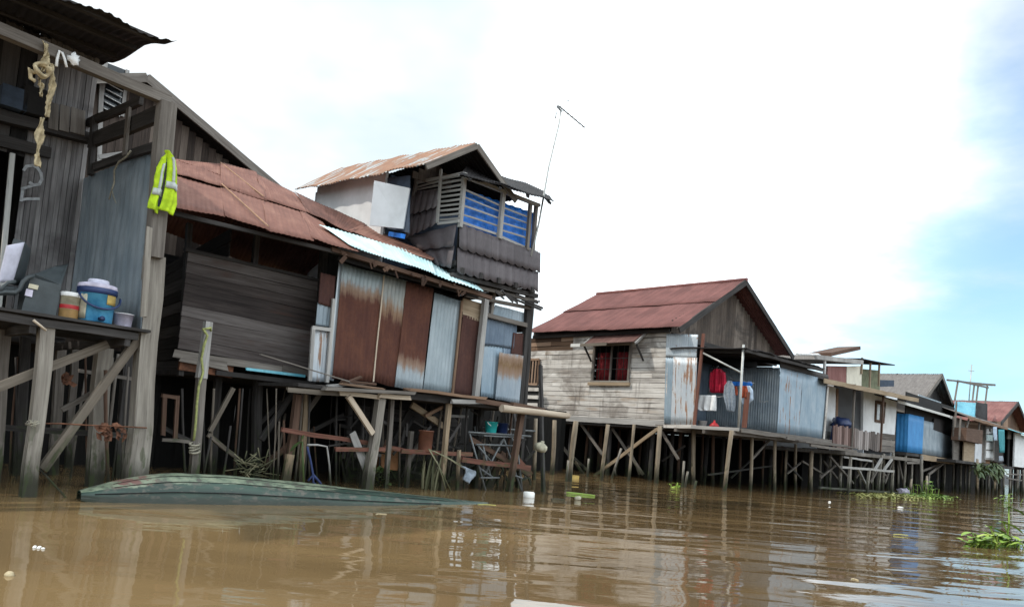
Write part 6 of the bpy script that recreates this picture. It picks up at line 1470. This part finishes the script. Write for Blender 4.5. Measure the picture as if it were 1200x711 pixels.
# ------------------------------------------------------------------ last red-roofed house
HL = House('red_roofed_house', 'farthest house with a rusty red gable roof and a plain white front wall', 'house', 1186, 578, 42, 'stilt houses along the river')
FL = HL.F; vl = 1.2; apl = FL(1194, 470.5, vl); lel = FL(1174, 494, vl); rel = V3((2 * apl.x - lel.x, vl, lel.z)); zl = FL(1195, 547, 0).z
gable_roof(HL, apl, lel, rel, vl, vl + 9, R_RED, pitch=.1, amp=.014)
barge(HL, apl, lel, rel, vl + .03, W_DARK, .24, .05, dn=.1)
gable_wall(HL, apl, lel + V3((.4, 0, .2)), rel + V3((-.4, 0, .2)), vl + .6, zl + 2, W_WARM, 14, .2)
xa, xb = FL(1188.5, 545, 0).x, FL(1188.5, 545, 0).x + 5.2
HL.P('front_wall', PL_WHT, MB().prism([(xa, .0, zl), (xb, 0, zl), (xb, 0, FL(1190, 507, 0).z), (xa, 0, FL(1190, 507, 0).z)], (0, .08, 0)))
fpoly(HL, [(1181, 546), (1188, 547), (1188.5, 514), (1182, 513)], .25, .06, PL_BLK, 'door'); fpoly(HL, [(1181, 514), (1192, 515), (1192, 505), (1182, 503)], .2, .06, W_GREY, 'door_head')
q0, q1 = FL(1188, 505, -.4), None; zq = q0.z
HL.P('porch_roof', Z_CYAN, MB().corr(V3((q0.x + .3, -.5, zq)), V3((xb, -.5, zq)), V3((xb, 1.6, zq + .7)), V3((q0.x + .3, 1.6, zq + .7)), .1, .014, 4, .01))
for xx in (lel.x + .4, rel.x - .4): HL.P('side_wall', W_WARM, boards((xx, vl + 8.5, zl), (xx, vl + .6, zl), (xx, vl + .6, lel.z), (xx, vl + 8.5, lel.z), 12, False, .03, NFU))
HL.P('back_wall', W_GREY, boards((lel.x + .4, vl + 8.5, zl), (rel.x - .4, vl + 8.5, zl), (rel.x - .4, vl + 8.5, lel.z), (lel.x + .4, vl + 8.5, lel.z), 12, False, .03, NFV))
HL.P('floor', W_DARK, quadslab((lel.x - .5, -.3, zl), (xb + .3, -.3, zl), (xb + .3, 10, zl), (lel.x - .5, 10, zl), (0, 0, -.14)))
HL.P('shade_under_wall', W_UNDR, boards((lel.x - .6, 4, -.6), (xb + 18, 4, -.6), (xb + 18, 4, zl), (lel.x - .6, 4, zl), 24, True, .03, NFV, gap=.0))  # black screen added below the last floor for its darkness
stilts(HL, [(1183, 578, 1184, 549, 2.2), (1192, 578, 1192.5, 550, 2.2), (1199, 579, 1199.5, 550, 2.2)])
for k in range(7):
    for j in range(3): HL.P('post', W_DARK, MB().log((lel.x + k * 1.3, .6 + j * 1.8, -.6), (lel.x + k * 1.3, .6 + j * 1.8, zl - .1), .09, .08, 7))
for (a, b, c, d) in ((1180, 560, 1200, 563), (1180, 555, 1200, 556)): HL.B('cross_beam', W_GREY, a, b, c, d, -.1, 1.6, .05)
# ================================================================== river, bank, floating things
def watermat():
    t = NT('muddy_river_water')
    tc = t.n('ShaderNodeTexCoord')
    def nz(rot, sc, scale, det, rough=.5, dist=0.):
        m = t.n('ShaderNodeMapping'); m.inputs['Rotation'].default_value = (0, 0, radians(rot)); m.inputs['Scale'].default_value = sc; t.l(tc.outputs['Object'], m.inputs[0]); return t.noise(m.outputs[0], scale, det, rough, dist)
    sw = nz(12, (.40, 1.4, 1), .75, 1, .4, .5); md = nz(-6, (.65, 1.5, 1), 1.7, 1.5, .4, .5); fi = nz(18, (.8, 1.6, 1), 6., 2, .5)
    h = t.math('ADD', t.math('MULTIPLY', sw, .034), t.math('MULTIPLY', md, .0095)); h = t.math('ADD', h, t.math('MULTIPLY', fi, .0011))
    x = t.n('ShaderNodeSeparateXYZ'); t.l(tc.outputs['Object'], x.inputs[0])
    calm = t.rng(t.math('ADD', x.outputs[0], t.math('MULTIPLY', x.outputs[1], .10)), -1.6, 3.0, .66, 1.25)
    h = t.math('MULTIPLY', h, calm)
    b = t.n('ShaderNodeBump'); b.inputs['Strength'].default_value = 1.0; b.inputs['Distance'].default_value = 1.0; t.l(h, b.inputs['Height']); t.l(b.outputs[0], t.p.inputs['Normal'])
    silt_and_light = t.math('ADD', nz(20, (.4, 1, 1), .35, 4), t.rng(x.outputs[0], -3.5, 3.5, .16, -.14))  # silt noise plus painted light: paler to the left, darker to the right
    c = t.mix(t.rng(silt_and_light, .3, .7), (.112, .074, .036), (.205, .138, .066))
    return t.set(Base_Color=c, Roughness=.035, IOR=1.38, Specular_IOR_Level=.5)
WAT = watermat()
mb = MB(); n = 40
mb.grid(lambda a, b: V3(((a - .5) * 1200, (b - .5) * 1200, 0)), n, n, smooth=False)
wo = mb.build('water', WAT); tag(wo, kind='structure')
# bank of mud rising behind the stilts, one sheet running along the river
BK = Fr(W(597, 576.5), 44)
def bank(a, b):
    u = -40 + 140 * a; v = 9.0 + 60 * b ** 2.2
    z = -.55 + 2.2 * min(1, max(0, (v - 9.0) / 3.0)) ** .8 + .18 * mnoise.noise(V3((u * .35, v * .5, 1))) + .08 * mnoise.noise(V3((u * 1.3, v * 1.3, 5)))
    return V3((u, v, z))
mb = MB().grid(bank, 220, 34)
o = mb.build('mud_bank', MUD); o.location = BK.o; o.rotation_euler = (0, 0, BK.rz); tag(o, kind='structure')
# floaters
def fl(name, label, cat, mat, mb, group=None, base=None):
    b = base if base is not None else V3((sum(v[0] for v in mb.v) / len(mb.v), sum(v[1] for v in mb.v) / len(mb.v), 0))
    mb.v = [V3(v) - b for v in mb.v]; o = mb.build(name, mat); o.location = b; return tag(o, label, cat, group)
p = W(619.5, 582); s_ = (p - CAM).length / FPX
mb = MB().lathe(p + V3((0, 0, -.03)), [(6 * s_, 0), (6.8 * s_, 2 * s_), (6.8 * s_, 6.5 * s_), (5.8 * s_, 8 * s_), (.001, 8.2 * s_)], 16); fl('foam_float', 'round white foam float bobbing off the right tip of the overturned boat', 'float', FOAM, mb)
def strip(x0, y0, x1, y1, wd, mat, name, label, cat, th=.03, grp=None, bow=.06):
    a, b = W(x0, y0, .0), W(x1, y1, .0); d = (b - a); s2 = V3((-d.y, d.x, 0)).normalized(); mb = MB()
    mb.grid(lambda i, j: a.lerp(b, i) + s2 * ((j - .5) * wd * (sin(pi * min(.95, .08 + i * .9)) ** .5) + bow * sin(pi * i)) + V3((0, 0, .004 + th * .35 * sin(pi * j))), 12, 4, thick=(0, 0, -.008))
    return fl(name, label, cat, mat, mb, grp)
strip(664, 577, 697, 581, .10, LEAF, 'drifting_weed', 'bright green floating stem beside the white foam float', 'stem', .05)
strip(646, 585, 662, 586, .10, W_LITE, 'floating_board', 'short tan board floating beside the white foam float', 'board', .05)
p = W(673, 560); fl('yellow_scrap', 'small yellowish block floating among the stilts of the bleached house', 'scrap', PV_YEL, MB().bar(p + V3((-.12, 0, .03)), p + V3((.12, .03, .03)), .1, .09, face=(0, 0, 1)))
strip(278, 586.5, 297, 588.5, .03, LEAF_Y, 'drifting_weed', 'thin yellow-green stem drifting against the boat, longest of three', 'stem', .012, 'yellow-green stems beside the boat')
strip(268, 585, 290, 586.5, .03, LEAF_Y, 'drifting_weed', 'thin yellow-green stem touching the hull just behind the longest one', 'stem', .012, 'yellow-green stems beside the boat')
strip(362, 589, 378, 590, .04, LEAF_Y, 'drifting_weed', 'short yellow-green stem floating by the middle of the boat', 'stem', .012, 'yellow-green stems beside the boat')
strip(441, 603, 453, 602.5, .03, CL_STRW, 'floating_leaf', 'small straw-coloured leaf floating off the middle of the boat', 'leaf', .012)
strip(560, 591, 581, 592, .045, LEAF_Y, 'floating_leaf', 'yellow-green leaf floating at the right tip of the overturned boat', 'leaf', .012)
strip(1047, 626, 1064, 627, .03, LEAF_Y, 'floating_leaf', 'long pale leaf floating alone on the open water', 'leaf', .012)
strip(997, 679, 1006, 680, .03, CL_STRW, 'floating_leaf', 'tan leaf floating near the bright water ripples', 'leaf', .012) 
p = W(11, 674); fl('floating_fruit', 'small brown husk floating in the near water', 'husk', CL_STRW, MB().blob(p + V3((0, 0, .005)), .025, .025, .02, 10, 7, .1))
p = W(44, 642); mbf = MB()
for k in range(5): mbf.blob(p + V3((random.uniform(-.05, .05), random.uniform(-.03, .03), .004)), .012, .012, .008, 7, 5, .1)
fl('foam_bits', 'little white flecks of foam floating near the leftmost post', 'foam', FOAM, mbf)
p = W(1055, 594.5); fl('white_scrap', 'small white scrap floating below the weed mat', 'scrap', FOAM, MB().blob(p + V3((0, 0, .008)), .07, .05, .022, 9, 6, .3))
p = W(972, 588); fl('white_scrap', 'tiny white scrap floating off the last stilt of the porch', 'scrap', FOAM, MB().blob(p + V3((0, 0, .006)), .035, .03, .018, 9, 6, .3))
p = W(677, 585.5); fl('white_scrap', 'pale round scrap floating next to the tan board', 'scrap', PV_CRM, MB().blob(p + V3((0, 0, .03)), .06, .05, .035, 9, 6, .3))
# water plants
def hyacinth(px0, px1, py, n, h, name, label, mat, lw=.11, spread=.25, tall=()):
    a, b = W(px0, py), W(px1, py); mb = MB(); st = MB(); c0 = (a + b) / 2
    for k in range(n):
        t = random.random(); c = a.lerp(b, t) + V3((random.uniform(-spread, spread), random.uniform(-spread, spread) * 1.2, 0)); hh = h * random.uniform(.25, 1.0) * (.6 + .8 * sin(pi * t))
        tip = c + V3((random.uniform(-.12, .12), random.uniform(-.1, .1), hh)); st.tube([c + V3((0, 0, -.04)), c.lerp(tip, .6) + V3((.01, 0, .02)), tip], .009, 5)
        an = random.uniform(0, 6.3); leafquad(mb, tip, (cos(an), sin(an), random.uniform(-.1, .5)), lw * random.uniform(1.0, 1.6), lw * random.uniform(.8, 1.15), bend=.3, n=5)
    st.tube([a + (b - a) * -.05 + V3((0, 0, -.01)), (a + b) / 2 + V3((0, 0, .01)), b + (b - a) * .05 + V3((0, 0, -.01))], .03, 6)
    for (x, y, L) in tall:
        bs = W(x, py) ; sc = (bs - CAM).length / FPX; tip = bs + V3(((L[0] - x) * sc, 0, (py - L[1]) * sc)); st.tube([bs, bs.lerp(tip, .5) + V3((.03, 0, .03)), tip], .011, 5)
        leafquad(mb, tip, (1, -.15, -.15), lw * 2.2, lw * 1.1, bend=.35, n=6); leafquad(mb, tip, (-.5, -.4, .3), lw * 1.2, lw * .8, bend=.3)
    e = bpy.data.objects.new(name, None); COL.objects.link(e); e.location = c0; tag(e, label, 'water plant')
    n0 = len(mb.v); mb.v += st.v; mb.f += [tuple(i + n0 for i in f) for f in st.f]; mb.uv += st.uv; mb.sm += st.sm
    mb.v = [V3(v) - c0 for v in mb.v]; bpy.data.objects.remove(e); o = mb.build(name, mat); o.location = c0; tag(o, label, 'water plant')
hyacinth(1134, 1192, 640, 64, .15, 'water_hyacinth', 'large bright green water hyacinth clump on the open water', LEAF, .12, .12, ((1178, 640, (1180, 603)), (1180, 640, (1176, 618)), (1163, 640, (1160, 622))))
hyacinth(1177, 1185, 589, 12, .3, 'water_plant', 'small green water plant floating far off below the last houses', LEAF, .14, .25)
hyacinth(787, 795, 571, 8, .16, 'water_plant', 'little green water plant among the stilts of the porch', LEAF, .09, .12)
def mat_weed(px0, px1, py, n, name, label, mat, sp=.5):
    a, b = W(px0, py), W(px1, py); mb = MB()
    for k in range(n):
        t = random.random(); c = a.lerp(b, t) + V3((random.uniform(-.2, .2), random.gauss(0, sp), random.uniform(0, .05)))
        an = random.uniform(0, 6.3); leafquad(mb, c, (cos(an), sin(an), random.uniform(0, .8)), random.uniform(.15, .42), random.uniform(.03, .09), bend=.5)
    return fl(name, label, 'floating weeds', mat, mb)
tag(mat_weed(1012, 1062, 582, 420, 'floating_weeds', 'straw-yellow mat of floating weeds in front of the jetty', LEAF_Y), kind='stuff')
tag(mat_weed(1062, 1108, 582, 320, 'floating_weeds', 'greener end of the floating weed mat round the two stumps', LEAF), kind='stuff')
hyacinth(1075, 1090, 581, 24, .42, 'water_plant', 'green tuft standing up from the weed mat beside the stumps', LEAF, .14, .3)
p = W(1058, 579); fl('purple_scrap', 'small purple plastic scrap caught in the weed mat', 'scrap', PV_LIL, MB().blob(p + V3((0, 0, .1)), .22, .15, .12, 9, 6, .4))

# ================================================================== sky and light
SUN_AZ, SUN_EL = -98, 50
sd = V3((sin(radians(SUN_AZ)) * cos(radians(SUN_EL)), cos(radians(SUN_AZ)) * cos(radians(SUN_EL)), sin(radians(SUN_EL))))
sl = bpy.data.lights.new('sun', 'SUN'); sl.energy = SUN_E; sl.angle = radians(1.5); sl.color = (1.0, .93, .82)
so = bpy.data.objects.new('sun', sl); COL.objects.link(so); so.rotation_euler = (-sd).to_track_quat('-Z', 'Y').to_euler(); so.location = (0, 0, 60)
wd = bpy.data.worlds.new('World'); scene.world = wd; wd.use_nodes = True; nt = wd.node_tree; nt.nodes.clear()
out = nt.nodes.new('ShaderNodeOutputWorld'); bg = nt.nodes.new('ShaderNodeBackground'); nt.links.new(bg.outputs[0], out.inputs[0]); bg.inputs[1].default_value = SKY_S
sky = nt.nodes.new('ShaderNodeTexSky'); sky.sky_type = 'NISHITA'; sky.sun_disc = False; sky.sun_elevation = radians(SUN_EL); sky.sun_rotation = radians(SUN_AZ); sky.air_density = 1.0; sky.dust_density = 1.5
tc = nt.nodes.new('ShaderNodeTexCoord'); sx = nt.nodes.new('ShaderNodeSeparateXYZ'); nt.links.new(tc.outputs['Generated'], sx.inputs[0])
def mth(op, a, b=0., clamp=False):
    nd = nt.nodes.new('ShaderNodeMath'); nd.operation = op; nd.use_clamp = clamp
    for i, x in enumerate((a, b)):
        if isinstance(x, (int, float)): nd.inputs[i].default_value = x
        else: nt.links.new(x, nd.inputs[i])
    return nd.outputs[0]
zc = mth('ADD', mth('MAXIMUM', sx.outputs[2], 0.), .22)
cb_ = nt.nodes.new('ShaderNodeCombineXYZ'); nt.links.new(mth('DIVIDE', sx.outputs[0], zc), cb_.inputs[0]); nt.links.new(mth('DIVIDE', sx.outputs[1], zc), cb_.inputs[1])
ns = nt.nodes.new('ShaderNodeTexNoise'); ns.inputs['Scale'].default_value = 1.5; ns.inputs['Detail'].default_value = 6; ns.inputs['Roughness'].default_value = .55; nt.links.new(cb_.outputs[0], ns.inputs['Vector'])
# the cloud cover opens low towards the far end of the river
bl = V3((sin(radians(36)), cos(radians(36)), .05)).normalized()
dt = nt.nodes.new('ShaderNodeVectorMath'); dt.operation = 'DOT_PRODUCT'; nt.links.new(tc.outputs['Generated'], dt.inputs[0]); dt.inputs[1].default_value = bl
def rngw(x, a, b, c, d):
    m = nt.nodes.new('ShaderNodeMapRange'); m.interpolation_type = 'SMOOTHSTEP'; nt.links.new(x, m.inputs[0])
    for i, q in enumerate((a, b, c, d)): m.inputs[i + 1].default_value = q
    return m.outputs[0]
opening = rngw(dt.outputs['Value'], .86, .999, 0, .40)
cover = rngw(mth('SUBTRACT', mth('ADD', ns.outputs[0], .17), opening), .26, .62, .30, 1)
mx = nt.nodes.new('ShaderNodeMix'); mx.data_type = 'RGBA'; nt.links.new(cover, mx.inputs[0])
gain = nt.nodes.new('ShaderNodeMix'); gain.data_type = 'RGBA'; gain.blend_type = 'MULTIPLY'; gain.inputs[0].default_value = 1; nt.links.new(sky.outputs[0], gain.inputs[6]); gain.inputs[7].default_value = SKY_TINT
ns2 = nt.nodes.new('ShaderNodeTexNoise'); ns2.inputs['Scale'].default_value = 2.0; ns2.inputs['Detail'].default_value = 4; nt.links.new(cb_.outputs[0], ns2.inputs['Vector'])
cc = nt.nodes.new('ShaderNodeMix'); cc.data_type = 'RGBA'; nt.links.new(rngw(ns2.outputs[0], .35, .65, 0, 1), cc.inputs[0]); cc.inputs[6].default_value = CLOUD_A; cc.inputs[7].default_value = CLOUD_B
bz_ = V3((sin(radians(135)) * cos(radians(38)), cos(radians(135)) * cos(radians(38)), sin(radians(38))))
dt2 = nt.nodes.new('ShaderNodeVectorMath'); dt2.operation = 'DOT_PRODUCT'; nt.links.new(tc.outputs['Generated'], dt2.inputs[0]); dt2.inputs[1].default_value = bz_
brt = rngw(dt2.outputs['Value'], .25, 1.0, 1.0, BRIGHT)      # unseen sky brightness added behind the camera to fill the shaded fronts
bz2 = V3((sin(radians(14)) * cos(radians(20)), cos(radians(14)) * cos(radians(20)), sin(radians(20))))
dt3 = nt.nodes.new('ShaderNodeVectorMath'); dt3.operation = 'DOT_PRODUCT'; nt.links.new(tc.outputs['Generated'], dt3.inputs[0]); dt3.inputs[1].default_value = bz2
brt = mth('ADD', brt, rngw(dt3.outputs['Value'], .94, .995, 0, 1.2))      # extra sky brightness added to whiten glints on the water
sc_ = nt.nodes.new('ShaderNodeVectorMath'); sc_.operation = 'SCALE'; nt.links.new(cc.outputs[2], sc_.inputs[0]); nt.links.new(brt, sc_.inputs['Scale'])
nt.links.new(gain.outputs[2], mx.inputs[6]); nt.links.new(sc_.outputs[0], mx.inputs[7]); nt.links.new(mx.outputs[2], bg.inputs[0])
vs = scene.view_settings; vs.view_transform = 'Standard'; vs.look = 'None'; vs.exposure = EXPO; vs.gamma = 1; vs.use_curve_mapping = False
scene.render.engine = 'CYCLES'; scene.cycles.use_denoising = True; scene.cycles.max_bounces = 8; scene.cycles.diffuse_bounces = 4
